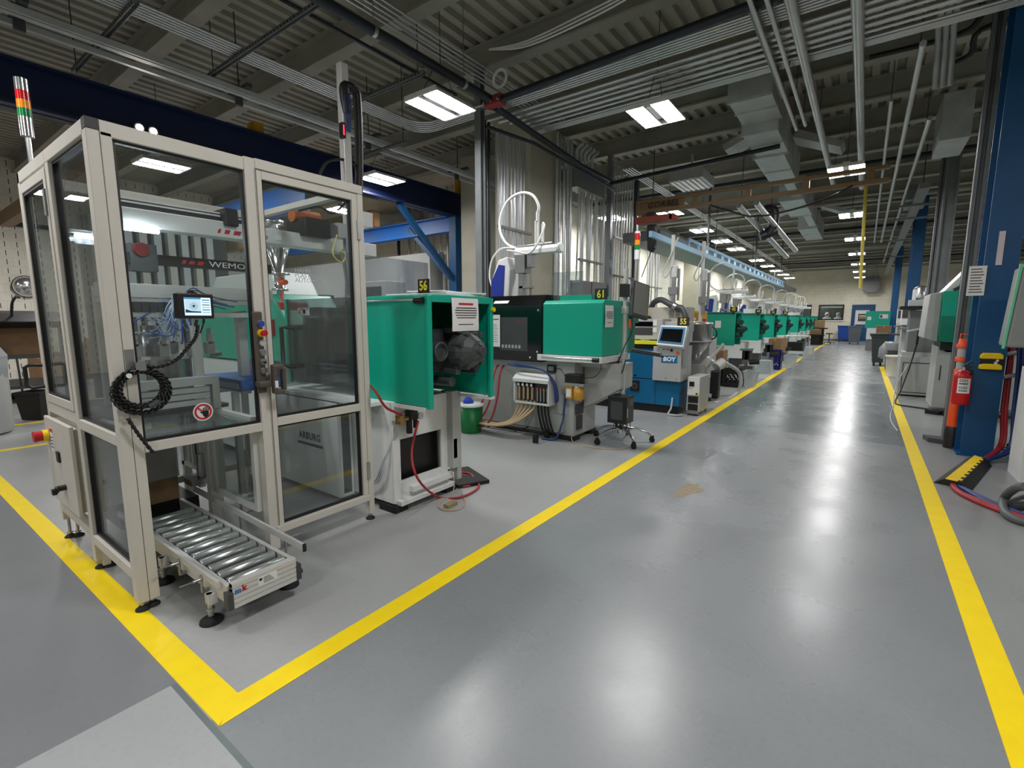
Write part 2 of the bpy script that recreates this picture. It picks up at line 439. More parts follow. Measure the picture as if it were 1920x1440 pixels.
struct(MB().box(-16.2, 9.2, -6.2, -6, 0, HW).build('wall_back', B_x))
# room behind the windows
M_dim = mat('dim_grey_wall', (70, 72, 72), .8)
ck = MB(); ck.box(-4.8, -.8, 40.2, 40.3, 0, 2.9); ck.box(-4.9, -4.8, 38.1, 40.3, 0, 2.9); ck.box(-.8, -.7, 38.1, 40.3, 0, 2.9); ck.box(-4.9, -.7, 38.1, 40.3, 2.8, 2.9); ck.box(-4.9, -.7, 38.1, 40.3, -.1, 0)
struct(ck.build('wall_cleanroom', M_dim))
for i, w in enumerate((W1, W2)):
    f = struct(MB().frame('y', WY-.03, w[0], w[1], w[2], w[3], .07, .2).build('window_%d' % (i+1), M_black))
    MB().box(w[0]+.06, w[1]-.06, WY+.06, WY+.07, w[2]+.06, w[3]-.06).build('pane', G_pane, f)
    MB().box(w[0]-.05, w[1]+.05, WY-.06, WY, w[2]-.09, w[2]-.03).build('sill', M_white, f)
    if i == 0 or True: MB().box(w[0]+.07, w[1]-.07, WY+.1, WY+.14, w[3]-.2, w[3]-.07).build('blind', M_paper, f)
d = struct(MB().frame('y', WY-.03, D1[0], D1[1], -.1, 2.3, .1, .2).build('door_1', M_blue))
lf = MB(); lf.box(D1[0]+.1, D1[1]-.1, WY+.02, WY+.07, .01, 1.05); lf.box(D1[0]+.1, D1[1]-.1, WY+.02, WY+.07, 1.95, 2.2)
lf.box(D1[0]+.1, D1[0]+.2, WY+.02, WY+.07, 1.05, 1.95); lf.box(D1[1]-.28, D1[1]-.1, WY+.02, WY+.07, 1.05, 1.95)
lf.build('door_leaf', M_blue, d)
dn = MB(); dn.m(M_paper).box(D1[0]+.2, D1[1]-.28, WY+.035, WY+.045, 1.05, 1.95); dn.m(M_dkgrey).box(D1[0]+.36, D1[1]-.3, WY+.025, WY+.035, 1.25, 1.72)
dn.m(M_brass).box(D1[0]+.4, D1[1]-.36, WY+.02, WY+.026, 1.42, 1.52); dn.m(M_label).box(D1[0]+.4, D1[1]-.4, WY+.02, WY+.026, 1.56, 1.62)
dn.build('door_window', None, d)
MB().cyl((D1[0]+.16, WY-.05, 1.0), (D1[0]+.3, WY-.05, 1.0), .018).build('door_handle', M_steel, d)
st = MB().box(-16.0, 9, WY-.012, WY, 0, .1)
struct(MB().box(-6.5, D1[0], WY-.015, WY, 0, .1).build('baseboard_far', M_midgrey))

# corrugated roof deck, ribs along the aisle
dk = MB(); x = -16.2; prof = []
while x < 9.2:
    prof += [(x, 5.02), (x+.09, 5.02), (x+.11, 5.085), (x+.18, 5.085)]; x += .2
n = len(prof); vs = [(p[0], -6.2, p[1]) for p in prof]+[(p[0], 38.1, p[1]) for p in prof]
dk.add(vs, [(i, i+1, n+i+1, n+i) for i in range(n-1)])
dk.box(-16.2, 9.2, -6.2, 38.1, 5.12, 5.2)
struct(dk.build('ceiling', mat('roof_deck_paint', (160, 157, 144), .6, .05, .14, 1.2)))
for k in range(-5, 25):
    y = 4.04+1.39*k
    if y > 37.7: break
    bm_ = MB().box(-16.0, 9, y-.09, y+.09, 4.70, 4.725); bm_.box(-16.0, 9, y-.012, y+.012, 4.725, 5.0); bm_.box(-16.0, 9, y-.09, y+.09, 5.0, 5.02)
    struct(bm_.build('ceiling_beam', M_beam))
# block pillars along the machine row
def pillar(x0, x1, y0, y1): struct(MB().box(x0, x1, y0, y1, 0, 4.7).build('pillar', mat('pillar_paint', (172, 168, 152), .75, 0, .08, 1.5, bump=.15)))
pillar(-5.35, -4.62, 6.85, 7.65); pillar(-7.05, -6.55, 7.85, 8.6); pillar(-6.5, -5.6, 13.4, 14.2); pillar(-6.5, -5.8, 21.5, 22.3)
# girder line over the pillars
struct(MB().box(-6.45, -6.2, 9.3, 37.8, 4.35, 4.69).build('ceiling_girder', M_beam))
# ================================================================ lamps, camera, world
def light_fixture(x, y, z, label, group, ends_y=True, rz=0.):
    """two-lens LED high bay, lenses side by side in X, long in Y"""
    t = thing('ceiling_light', label, 'ceiling light', (x, y, z), group, rz)
    h = MB()
    for s in (-1, 1):
        h.prism([(s*.145-.105, .002), (s*.145+.105, .002), (s*.145+.075, .05), (s*.145-.075, .05)], 'y', -.32, .32)
    h.box(-.05, .05, -.2, .2, .03, .11); h.box(-.24, .24, -.335, -.318, .0, .05); h.box(-.24, .24, .318, .335, 0, .05)
    h.build('housing', M_white, t, world=False)
    for s in (-1, 1):
        MB().quad((s*.145-.1, -.31, 0), (s*.145+.1, -.31, 0), (s*.145+.1, .31, 0), (s*.145-.1, .31, 0)).build('lens', L_led, t, world=False)
    w = MB()
    for yy in (-.26, .26): w.cyl((0, yy, .1), (0, yy*.3, .42), .004, 5)
    w.cyl((0, 0, .4), (0, 0, 5.03-z), .005, 5)
    w.build('hanger_wire', M_dkgrey, t, world=False)
    return t
LP = [(-4.1, 4.25, 3.8, 'twin-lens LED ceiling light nearest the camera, left of the dark strut post'),
      (-2.2, 5.93, 3.8, 'twin-lens LED ceiling light hanging above the green machine numbered 61'),
      (-7.0, 5.75, 3.8, 'small-looking LED ceiling light beside the end of the dark blue gantry beam')]
for x, y, z, l in LP: light_fixture(x, y, z, l, 'LED ceiling lights')
for i in range(7):
    light_fixture(-.44, 9.93+4.18*i, 3.8, ('LED ceiling light nearest in the row hanging over the aisle, beside the tan crane bridge' if i == 0 else 'LED ceiling light in the receding row over the aisle, shrinking toward the far wall'), 'aisle row of LED ceiling lights')
for i, y in enumerate((11.35, 14.1, 16.4, 18.5, 22.5, 25.2, 27.9, 30.5, 33.2)):
    light_fixture(-3.82, y, 3.8, ('LED ceiling light above the red hoist trolley on the tan crane bridge' if i == 0 else 'LED ceiling light in the receding row above the machines, right of the blue crane rail'), 'machine row of LED ceiling lights')
for x, y in ((4.2, 7), (4.2, 13), (4.2, 20), (4.2, 28), (3.2, 1.6), (-.44, 1.65), (-3.9, .1), (-.44, -2.6), (-3.9, -3.6), (-8.2, -1.6), (-9.2, 3.2), (-9.6, 6.8), (-13, -1), (-13, 2.8), (-13, 6.4)):  # lamps added to brighten the foreground, side bays and west wall
    light_fixture(x, y, 3.8, 'LED ceiling light lighting the side bays and the near end of the hall', 'side bay LED ceiling lights')
for y in (11.6, 16.4, 21.2, 27, 33):
    light_fixture(-5.35, y, 3.9, 'LED ceiling light close to the left block wall behind the crane rail', 'wall row of LED ceiling lights')
# lamp added behind the windows to brighten the two figures
t = thing('ceiling_light', 'flat ceiling lamp in the room behind the far windows', 'ceiling light', (-2.8, 39.2, 2.78))
MB().box(-3.4, -2.2, 38.9, 39.5, 2.76, 2.8).build('housing', M_white, t)
MB().quad((-3.35, 38.95, 2.755), (-2.25, 38.95, 2.755), (-2.25, 39.45, 2.755), (-3.35, 39.45, 2.755)).build('lens', emit('room_lens', (255, 250, 240), 6.), t)

cd = bpy.data.cameras.new('camera'); cam = bpy.data.objects.new('camera', cd); COL.objects.link(cam)
cd.sensor_width = 36; cd.sensor_fit = 'HORIZONTAL'; cd.lens = 900/1920*36; cd.clip_start = .05; cd.clip_end = 200
P = math.atan(122/900); YW = math.atan(662/math.hypot(900, 122))
cam.location = (0, 0, 1.4); cam.rotation_euler = (PI/2-P, 0, YW)
S.camera = cam
w = bpy.data.worlds.new('world'); S.world = w; w.use_nodes = True
w.node_tree.nodes['Background'].inputs['Color'].default_value = (.8, .85, 1, 1); w.node_tree.nodes['Background'].inputs['Strength'].default_value = .15
S.view_settings.view_transform = 'Standard'; S.view_settings.look = 'None'; S.view_settings.gamma = 1; S.view_settings.use_curve_mapping = False
S.view_settings.exposure = 1.2
# ================================================================ glazed safety enclosure in the foreground
enc = thing('safety_enclosure', 'tall beige-framed glazed safety enclosure with roller conveyor coming out at its base', 'machine enclosure', (-3.38, 1.36, 0))
XF, XB, YF, YB, ZT = -2.70, -4.07, .672, 2.056, 2.242
f = MB()
# corner post, two profiles with a seam between
f.box(XF-.06, XF, YF, YF+.0455, .045, 2.196); f.box(XF-.06, XF, YF+.0475, YF+.089, .045, 2.196)
f.box(XF-.065, XF, 1.314, 1.371, .05, 2.248)                       # middle post
f.box(XF-.05, XF, 2.014, YB, .04, 2.196)                           # right post
f.box(XF-.05, XF, YF+.047, 1.313, 2.178, ZT)                       # front top rail, left bay
f.box(XF-.05, XF, 1.372, YB, 2.2, 2.252)                           # front top rail, right bay
f.box(XF-.05, XF, YF+.09, 1.314, .772, .819)                       # rail over the opening
# side facing the yellow line
f.box(XB, XB+.045, YF, YF+.05, .13, ZT); f.box(-3.42, -3.362, YF, YF+.05, .05, 2.18)
f.box(-3.418, XF-.048, YF, YF+.05, 2.18, ZT); f.box(XB, -3.421, YF, YF+.05, 2.18, ZT)
f.box(-3.362, XF-.06, YF, YF+.05, .813, .866); f.box(-3.362, XF-.06, YF, YF+.05, .158, .212)
f.box(XB+.045, -3.42, YF, YF+.05, .835, .893); f.box(XB+.045, -3.42, YF, YF+.05, .19, .235)
# far side and roof frame
f.box(XB, XB+.05, YB-.05, YB, .05, ZT); f.box(XB, XB+.05, YF+.05, YB-.05, 2.18, ZT); f.box(XB, XB+.05, YF+.05, YB-.05, .83, .88); f.box(XB, XB+.05, YF+.05, YB-.05, .19, .24)
f.box(XB+.05, XF-.05, YB-.05, YB, 2.2, ZT)
f.build('frame', M_beige, enc, bev=.003)
cp = MB(); cp.box(XF-.048, XF+.0005, YF-.0005, YF+.0465, 2.197, ZT+.0005); cp.box(XF-.02, XF+.0015, 1.3645, 1.3655, .15, 2.2)
cp.build('corner_cap', M_black, enc)
# panes with their dark gaskets
def pane_px(y0, y1, z0, z1, x=XF-.03, par=enc, g=.012):
    p = MB().box(x-.003, x+.003, y0, y1, z0, z1).build('pane', G_pane, par)
    MB().frame('x', x-.012, y0, y1, z0, z1, g, .024).build('gasket', M_black, par)
def pane_ny(x0, x1, z0, z1, y=YF+.03, par=enc, g=.014):
    MB().box(x0, x1, y-.003, y+.003, z0, z1).build('pane', G_pane, par)
    MB().frame('y', y-.014, x0, x1, z0, z1, g, .03).build('gasket', M_black, par)
pane_px(YF+.09, 1.313, .82, 2.178)
pane_ny(-3.361, XF-.062, .867, 2.179); pane_ny(-3.361, XF-.062, .213, .812)
MB().box(XB+.02, XB+.026, YF+.05, YB-.05, .24, 2.18).build('pane', G_pane, enc)
# right-hand door of the front
d = MB()
for (y0, y1, z0, z1) in ((1.3745, 1.402, .148, 2.192), (1.972, 2.0105, .19, 2.192), (1.402, 1.972, 2.15, 2.192), (1.402, 1.972, .786, .834)): d.box(XF-.045, XF+.001, y0, y1, z0, z1)
d.box(XF-.04, XF+.014, 1.352, 2.0105, .146, .189)
door = d.build('door', M_beige, enc, bev=.003)
pane_px(1.402, 1.972, .834, 2.15, par=door); pane_px(1.402, 1.972, .189, .786, par=door)
for z in (1.97, .36): MB().box(XF-.002, XF+.012, 2.0, 2.022, z-.06, z+.06).build('hinge', M_steel, door)
hb = MB(); hy = PX(521, 714, XF+.06).y
pts = [(XF+.03, hy-.03, 1.145), (XF+.075, hy-.026, 1.145), (XF+.085, hy+.02, 1.135), (XF+.085, hy+.028, 1.02), (XF+.075, hy+.02, .985), (XF+.05, hy-.02, .98)]
hb.box(XF+.045, XF+.085, hy-.035, hy-.008, .985, 1.15); hb.box(XF+.045, XF+.085, hy+.018, hy+.04, 1.0, 1.135); hb.box(XF+.045, XF+.085, hy-.02, hy+.03, 1.118, 1.15); hb.box(XF+.045, XF+.085, hy-.02, hy+.03, .98, 1.01)
hb.box(XF, XF+.06, hy-.1, hy-.02, 1.025, 1.06); hb.build('door_handle', M_brown, door, bev=.01)
lb = MB(); lb.box(XF+.086, XF+.0868, hy-.03, hy-.012, 1.02, 1.06); lb.build('handle_label', M_label, door)
# left door of the side face
d = MB()
for (x0, x1, z0, z1) in ((XB+.047, XB+.095, .9, 2.165), (-3.47, -3.424, .9, 2.165), (XB+.095, -3.47, 2.112, 2.165), (XB+.095, -3.47, .9, .95)): d.box(x0, x1, YF-.004, YF+.04, z0, z1)
sdoor = d.build('side_door', M_beige, enc, bev=.003)
pane_ny(XB+.095, -3.47, .95, 2.112, y=YF+.016, par=sdoor)
MB().tube([(XB+.03, YF, 1.12), (XB+.02, YF-.055, 1.125), (XB+.0, YF-.075, 1.11), (XB+.0, YF-.075, 1.0), (XB+.02, YF-.055, .985), (XB+.03, YF, .99)], .011, 8).build('handle', M_black, sdoor)
MB().box(-3.475, -3.44, YF-.012, YF-.004, 1.93, 2.06).build('hinge', M_midgrey, sdoor)
# electrical cabinet low on the side face
cb = MB(); cb.box(-4.005, -3.44, YF-.032, YF-.012, .3, .817); cb.box(-3.99, -3.455, YF-.012, YF+.2, .32, .80)
cab = cb.build('control_cabinet', M_beige, enc, bev=.004)
e = MB(); e.m(M_yellow).cyl((-3.93, YF-.035, .705), (-3.93, YF-.06, .705), .036, 16); e.m(M_red).cyl((-3.93, YF-.06, .705), (-3.93, YF-.1, .705), .03, 16, .034); e.build('isolator_switch', None, cab)
e = MB(); e.m(M_label).box(-3.885, -3.82, YF-.0335, YF-.0325, .62, .76); e.m(M_redink).box(-3.885, -3.82, YF-.0342, YF-.0334, .735, .755)
for q in range(4): e.m(M_ink).box(-3.878, -3.83, YF-.0342, YF-.0334, .64+q*.02, .646+q*.02)
e.build('warning_label', None, cab)
MB().box(-3.755, -3.7, YF-.042, YF-.032, .575, .635).build('socket', M_black, cab)
e = MB(); e.cyl((-3.66, YF-.032, .435), (-3.66, YF-.065, .435), .017, 12); e.cyl((-3.68, YF-.07, .44), (-3.72, YF-.06, .40), .008, 8); e.box(-3.7, -3.665, YF-.09, YF-.07, .4, .43); e.build('key', M_black, cab)
# control strip on the middle post
s = MB(); s.box(XF, XF+.016, 1.295, 1.348, .99, 1.44)
strip = s.build('control_strip', M_brown, enc, bev=.006)
def button(z, m, r=.016, h=.012, ring=M_steel, name='push_button'):
    b = MB(); b.m(ring).cyl((XF+.016, 1.334, z), (XF+.022, 1.334, z), r*1.25, 16); b.m(m).cyl((XF+.022, 1.334, z), (XF+.022+h, 1.334, z), r, 16); b.build(name, None, strip)
zs = [PX(491, y, XF+.02).z for y in (607, 624.5, 643, 661, 679, 695)]
button(zs[0], mat('blue_button', (50, 70, 170), .4)); button(zs[2], M_grey); button(zs[3], M_steel); button(zs[4], M_steel); button(zs[5], M_steel)
b = MB(); b.m(M_yellow).cyl((XF+.016, 1.334, zs[1]), (XF+.034, 1.334, zs[1]), .022, 18, .019); b.m(M_red).cyl((XF+.034, 1.334, zs[1]), (XF+.06, 1.334, zs[1]), .014, 18, .017); b.build('emergency_stop', None, strip)
MB().box(XF+.03, XF+.05, 1.33, 1.336, zs[4]-.006, zs[4]+.004).build('key', M_black, strip)
# feet
for (x, y) in ((-2.725, .693), (-2.735, .738), (-3.40, .70), (-3.385, .735), (-4.05, .70), (-4.03, .735), (-2.72, 2.03), (-4.05, 2.03)):
    q = MB(); q.m(M_steel).cyl((x, y, .02), (x, y, .13), .008, 10); q.m(M_steel).cyl((x, y, .03), (x, y, .04), .016, 6); q.m(M_rubber).lathe([(.031, 0), (.03, .008), (.012, .022), (.008, .024)], (x, y, .0005), n=16); q.build('levelling_foot', None, enc)
# shelf pane over the conveyor tunnel and the framed tunnel side
q = MB()
for a in ((-2.76, YF+.1, -3.38, YF+.1), (-2.76, 1.295, -3.38, 1.295), (-3.38, YF+.1, -3.38, 1.3), ): q.bar((a[0], a[1], .835), (a[2], a[3], .835), .035, .03)
q.build('tunnel_frame', M_alu, enc)
MB().box(-3.37, -2.77, YF+.11, 1.285, .826, .832).build('tunnel_shelf_pane', G_pane, enc)
MB().frame('y', 1.285, -3.33, -2.765, .285, .8, .035, .03).build('tunnel_side_frame', M_alu, enc)
MB().box(-3.295, -2.8, 1.296, 1.3, .32, .765).build('pane', G_pane, enc)
MB().box(-3.40, -3.345, 1.27, 1.325, .02, .82).build('tunnel_post', M_alu, enc); MB().box(-3.39, -3.36, .70, .735, .02, .82).build('tunnel_post', M_alu, enc)
# prohibition sticker on the glass
yc, zc = 1.03, .925
q = MB(); X = XF-.024
def disc(m, r0, r1, x, n=32, c=(yc, zc)):
    q.m(m)
    vs = [(x, c[0]+r*math.cos(2*PI*i/n), c[1]+r*math.sin(2*PI*i/n)) for r in (r0, r1) for i in range(n)]
    q.add(vs, [(i, (i+1) % n, n+(i+1) % n, n+i) for i in range(n)])
disc(M_label, 0, .047, X); disc(M_redink, .031, .041, X+.0006)
q.m(M_redink).prism([(yc-.028, zc+.02), (yc-.022, zc+.026), (yc+.028, zc-.02), (yc+.022, zc-.026)], 'x', X+.0006, X+.0009)
HY, HZ, HS = yc+.012, zc-.002, 1.35
def HP(pts, par_): par_.prism([(HY+(a-.011)*HS, HZ+b*HS) for a, b in pts], 'x', X+.0011, X+.0014)
q.m(M_ink); HP([(.0, -.012), (.006, -.02), (.016, -.02), (.021, -.006), (.021, .004), (.002, .004)], q)
for k, (dy, h) in enumerate(((.001, .016), (.0065, .021), (.012, .021), (.0172, .015))): HP([(dy, .002), (dy+.0038, .002), (dy+.0042+k*.001, h), (dy+.0005+k*.001, h)], q)
HP([(.002, -.008), (-.01, .001), (-.007, .003), (.003, 0)], q)
disc(M_grey, .0125, .0135, X+.001, 20, (yc-.017, zc-.006))
q.build('prohibition_sticker', None, enc)
# maker's name etched on the door glass
for i, (s_, y_, z_) in enumerate((('HAHN', PX(577, 508, XF).y, PX(577, 508, XF).z), ('PLASTICS', PX(577, 517, XF).y, PX(577, 517, XF).z), ('AUTOMATION', PX(577, 526, XF).y, PX(577, 526, XF).z))):
    text('glass_lettering', s_, .036, mat('etched_lettering', (176, 182, 186), .6), door, (XF-.0255, 1.575, z_), 'px', align='LEFT')

# coil of black braided cable hanging on a hook of the post
hk = thing('cable_hook', 'bent steel hook plate screwed to the enclosure corner post, carrying the cable coil', 'hook', (XF, .745, 1.24))
q = MB(); q.box(XF+.0008, XF+.004, .722, .757, 1.165, 1.262); q.box(XF+.004, XF+.05, .724, .757, 1.165, 1.17); q.box(XF+.046, XF+.05, .745, .785, 1.165, 1.205)
q.build('plate', M_steel, hk)
co = thing('cable_coil', 'coil of black braided cable hanging on the enclosure corner post', 'cable', (XF+.03, .765, 1.065))
for k in range(5):
    q = MB(); rr = (.078, .1, .088, .105, .083)[k]; xo = XF+.014+.007*k; cy_, cz_ = .765+.006*math.sin(k*2), 1.075+.006*math.cos(k*3)
    for h in (0, 1):
        pts = []
        for i in range(161):
            t = 2*PI*i/160; tw = 13*t+h*PI+k; r2 = rr+.005*math.cos(tw)
            pts.append((xo+.0058*math.sin(tw), cy_+r2*math.cos(t)*1.06, cz_+r2*math.sin(t)*.98))
        q.tube(pts, .0046, 5)
    q.build('coil_loop', M_black, co)
def braid(pts, name, par, steps=10, rad=.0055):
    P = spline([Vector(p) for p in pts], steps); q = MB()
    for h in (0, 1):
        o = []
        for i, p in enumerate(P):
            d_ = (P[min(i+1, len(P)-1)]-P[max(i-1, 0)]).normalized(); a = d_.orthogonal().normalized(); a = d_.cross(Vector((1, 0, 0))).normalized() if abs(d_.x) < .95 else a; b_ = d_.cross(a)
            tw = i*.9+h*PI; o.append(p+a*.0042*math.cos(tw)+b_*.0042*math.sin(tw))
        q.tube(o, rad, 5)
    return q.build(name, M_black, par)
braid([PX(240, 785, XF+.04), PX(255, 808, XF+.04), PX(270, 828, XF+.035), PX(287, 849, XF+.03)], 'cable_tail', co)
braid([PX(262, 684, XF+.04), PX(296, 688, XF+.03), PX(330, 675, XF+.02), PX(352, 652, XF+.03), PX(367, 632, XF+.045), PX(371, 610, XF+.055)], 'cable_lead', co, 14)
q = MB(); q.tube([PX(375, 625, XF+.04), PX(380, 612, XF+.05), PX(382, 601, XF+.055)], .0035, 6, 4); q.tube([PX(366, 612, XF+.055), PX(369, 600, XF+.055)], .007, 8); q.tube([PX(382, 606, XF+.055), PX(382, 598, XF+.055)], .006, 8); q.build('cable_plug', M_black, co)
q = MB()
q.lathe([(.013, 0), (.014, .012), (.014, .025)], (0, 0, 0), 'x', 12)
for v in range(len(q.v)):
    x_, y_, z_ = q.v[v]; q.v[v] = (XF+.05+x_*.4, .765-.1*math.cos(1.05)+y_*.8, 1.065+.095*math.sin(1.05)+z_*.8)
q.build('cable_tie', M_label, co)
q = MB(); q.cyl(PX(280, 763, XF+.05), PX(298, 752, XF+.05), .013, 12); q.build('cable_connector', M_dkgrey, co)

# camera monitor
mo = thing('monitor', 'small black vision-camera monitor showing a round part, mounted on the enclosure glass', 'monitor', (-2.64, 1.005, 1.46))
q = MB(); q.box(-2.685, -2.64, .927, 1.087, 1.402, 1.522); q.build('case', M_black, mo, bev=.004)
sc = MB()
sc.m(emit('screen_white', (196, 226, 246), .42)).box(-2.6395, -2.6388, .957, 1.073, 1.417, 1.503)
sc.m(emit('screen_header', (70, 130, 170), .3)).box(-2.6387, -2.6384, .957, 1.03, 1.494, 1.503)
sc.m(emit('screen_picture', (165, 190, 205), .4)).box(-2.6387, -2.6384, .96, 1.028, 1.43, 1.493)
def ring(r0, r1, m, x, c, n=24):
    sc.m(m); vs = [(x, c[0]+r*math.cos(2*PI*i/n), c[1]+r*math.sin(2*PI*i/n)) for r in (r0, r1) for i in range(n)]
    sc.add(vs, [(i, (i+1) % n, n+(i+1) % n, n+i) for i in range(n)])
SD = emit('screen_dark', (24, 50, 76), .2)
ring(0, .006, SD, -2.638, (.997, 1.462)); ring(.0105, .012, SD, -2.638, (.997, 1.462)); ring(.017, .0178, SD, -2.638, (.997, 1.462))
sc.m(SD).prism([(.96, 1.43), (1.028, 1.43), (1.028, 1.436), (.985, 1.438), (.96, 1.447)], 'x', -2.6383, -2.638)
for i in range(6): sc.m(emit('screen_grey', (120, 160, 190), .3) if i % 2 else SD).box(-2.6386, -2.6383, 1.034, 1.068, 1.49-.012*i, 1.494-.012*i)
sc.build('screen', None, mo)
q = MB(); q.tube([(-2.66, .985, 1.52), (-2.66, .99, 1.532), (-2.66, 1.005, 1.535), (-2.66, 1.012, 1.522)], .005, 8, 3); q.box(-2.67, -2.65, 1.0, 1.02, 1.522, 1.53); q.build('cable_lug', M_black, mo)
q = MB(); q.box(-2.728, -2.684, .985, 1.03, 1.44, 1.485); q.build('bracket', M_black, mo)

# signal tower on the enclosure's side rail
tw = thing('signal_tower', 'steel signal tower with red amber and green lenses above the enclosure', 'signal light', (-3.95, .72, 2.245))
def stack(t, x, y, z0, z1, r, lens, caps=(M_chrome, M_chrome), tube_r=.012):
    MB().cyl((x, y, z0), (x, y, z1), tube_r, 12).build('pole', M_chrome, t)
    z = z1
    for nm, m, h in lens: MB().cyl((x, y, z), (x, y, z+h), r, 20).build(nm, m, t); z += h
stack(tw, -3.95, .72, 2.243, 2.43, .03, (('base', M_chrome, .105), ('green_lens', M_lamp_grn, .045), ('amber_lens', M_lamp_amb, .045), ('red_lens', M_lamp_red, .05), ('cap', M_chrome, .065)))
# ================================================================ roller conveyor coming out of the enclosure
cv = thing('roller_conveyor', 'short steel roller conveyor sticking out from under the glazed enclosure', 'conveyor', (-2.75, 1.04, 0))
CY0, CY1, CX0, CX1, CZ = .875, 1.20, -3.62, -2.2, .2
q = MB()
for y in (CY0, CY1-.022): q.box(CX0, CX1-.03, y, y+.022, CZ-.085, CZ+.005)
q.build('side_rail', M_alu, cv, bev=.002)
q = MB(); q.box(CX0, CX1-.05, CY0+.022, CY1-.022, CZ-.085, CZ-.075); q.build('pan', M_black, cv)
q = MB(); q.m(M_alu)
for k in range(5): q.box(CX1-.03, CX1, CY0+.012, CY1-.012, CZ-.1+.024*k, CZ-.1+.024*k+.0205)
q.box(CX1-.03, CX1-.004, CY0+.012, CY1-.012, CZ-.1, CZ+.02)
ep = q.build('end_plate', None, cv)
MB().box(CX1-.04, CX1+.003, CY0-.012, CY0+.014, CZ-.1, CZ-.02).build('end_cap', M_dkgrey, cv, bev=.002)
q = MB(); q.box(CX1-.04, CX1+.003, CY1-.014, CY1+.012, CZ-.1, CZ-.02); q.cyl((CX1-.02, CY1+.01, CZ-.07), (CX1-.02, CY1+.026, CZ-.07), .012, 10); q.build('end_cap', M_dkgrey, cv, bev=.002)
text('maker_logo', 'm', .036, mat('logo_blue', (40, 110, 190), .5), ep, (CX1+.001, CY0+.034, CZ-.022), 'px', bold=.0015)
text('maker_logo', 'k', .04, M_redink, ep, (CX1+.001, CY0+.062, CZ-.019), 'px', bold=.0015)
q = MB(); q.m(M_label).box(CX1, CX1+.0012, CY0+.125, CY0+.215, CZ-.045, CZ-.002)
for k in range(4): q.m(M_ink).box(CX1+.0012, CX1+.0016, CY0+.15, CY0+.15+.05-.006*k, CZ-.036+.008*k, CZ-.033+.008*k)
q.m(M_ink).box(CX1+.0012, CX1+.0016, CY0+.13, CY0+.143, CZ-.02, CZ-.008)
q.build('rating_plate', None, ep)
M_zinc = mat('zinc_plated_roller', (196, 202, 200), .26, .75, .05, 6)
for k in range(12):
    x = -2.285-.0985*k
    r = MB(); r.m(M_zinc).lathe([(.02, CY0+.027), (.025, CY0+.032), (.025, CY1-.034), (.02, CY1-.029)], (x, 0, CZ-.012), 'y', 20); r.m(M_black).cyl((x, CY0+.02, CZ-.012), (x, CY0+.03, CZ-.012), .012, 10); r.cyl((x, CY1-.032, CZ-.012), (x, CY1-.02, CZ-.012), .012, 10)
    r.build('roller', None, cv)
# side guides on clamps
q = MB(); q.bar((CX0, CY1+.075, CZ+.045), (CX1-.02, CY1+.045, CZ+.045), .014, .035); q.build('guide_rail', M_alu, cv)
q = MB(); q.bar((CX0, CY0-.02, CZ+.012), (CX1-.06, CY0-.02, CZ+.012), .014, .03); q.build('guide_rail', M_alu, cv)
MB().bar((CX1-.02, CY1+.0452, CZ+.045), (CX1-.012, CY1+.045, CZ+.045), .017, .04).build('guide_cap', M_black, cv)
for (x, s, yy) in ((-2.42, 1, CY1+.055), (-2.95, 1, CY1+.065), (-2.42, -1, CY0-.03), (-2.68, -1, CY0-.03)):
    q = MB(); zz = CZ+.03 if s > 0 else CZ-.01
    q.cyl((x, yy, zz), (x, yy+s*.035, zz), .008, 8); q.cyl((x, yy+s*.03, zz), (x+.02, yy+s*.095, zz+.012), .004, 8); q.cyl((x, yy, zz-.02), (x, yy, zz+.02), .007, 8); q.cyl((x, yy, zz), (x, yy, CZ-.075), .006, 8); q.bar((x, yy, CZ-.07), (x, yy-s*.04, CZ-.07), .014, .014)
    q.build('guide_clamp', M_steel, cv)
for (x, y) in ((-2.355, CY0-.026), (-2.355, CY1+.026), (-2.93, CY0-.026), (-2.93, CY1+.026)):
    q = MB(); q.m(M_alu).box(x-.02, x+.02, y-.012, y+.026 if y < 1 else y+.012, .09, .14); q.m(M_steel).cyl((x, y, .02), (x, y, .14), .013, 12); q.cyl((x, y, .06), (x, y, .07), .02, 6); q.m(M_rubber).lathe([(.05, 0), (.048, .012), (.03, .024), (.012, .03)], (x, y, .0005), n=20); q.build('levelling_foot', None, cv)
# carton waiting inside
bx = thing('cardboard_box', 'brown carton in clear film standing inside the enclosure behind the rollers', 'box', (-3.85, 1.08, .2))
q = MB(); q.box(-4.02, -3.67, .93, 1.2, .195, .62); q.build('carton', M_card, bx)
q = MB(); q.box(-4.03, -3.662, .92, 1.208, .35, .628); q.build('film', M_bag, bx)
q = MB(); q.box(-4.03, -3.63, .86, 1.3, .1, .19); tag(q.build('lift_table', M_black), 'black lift table under the carton inside the enclosure', 'lift table')
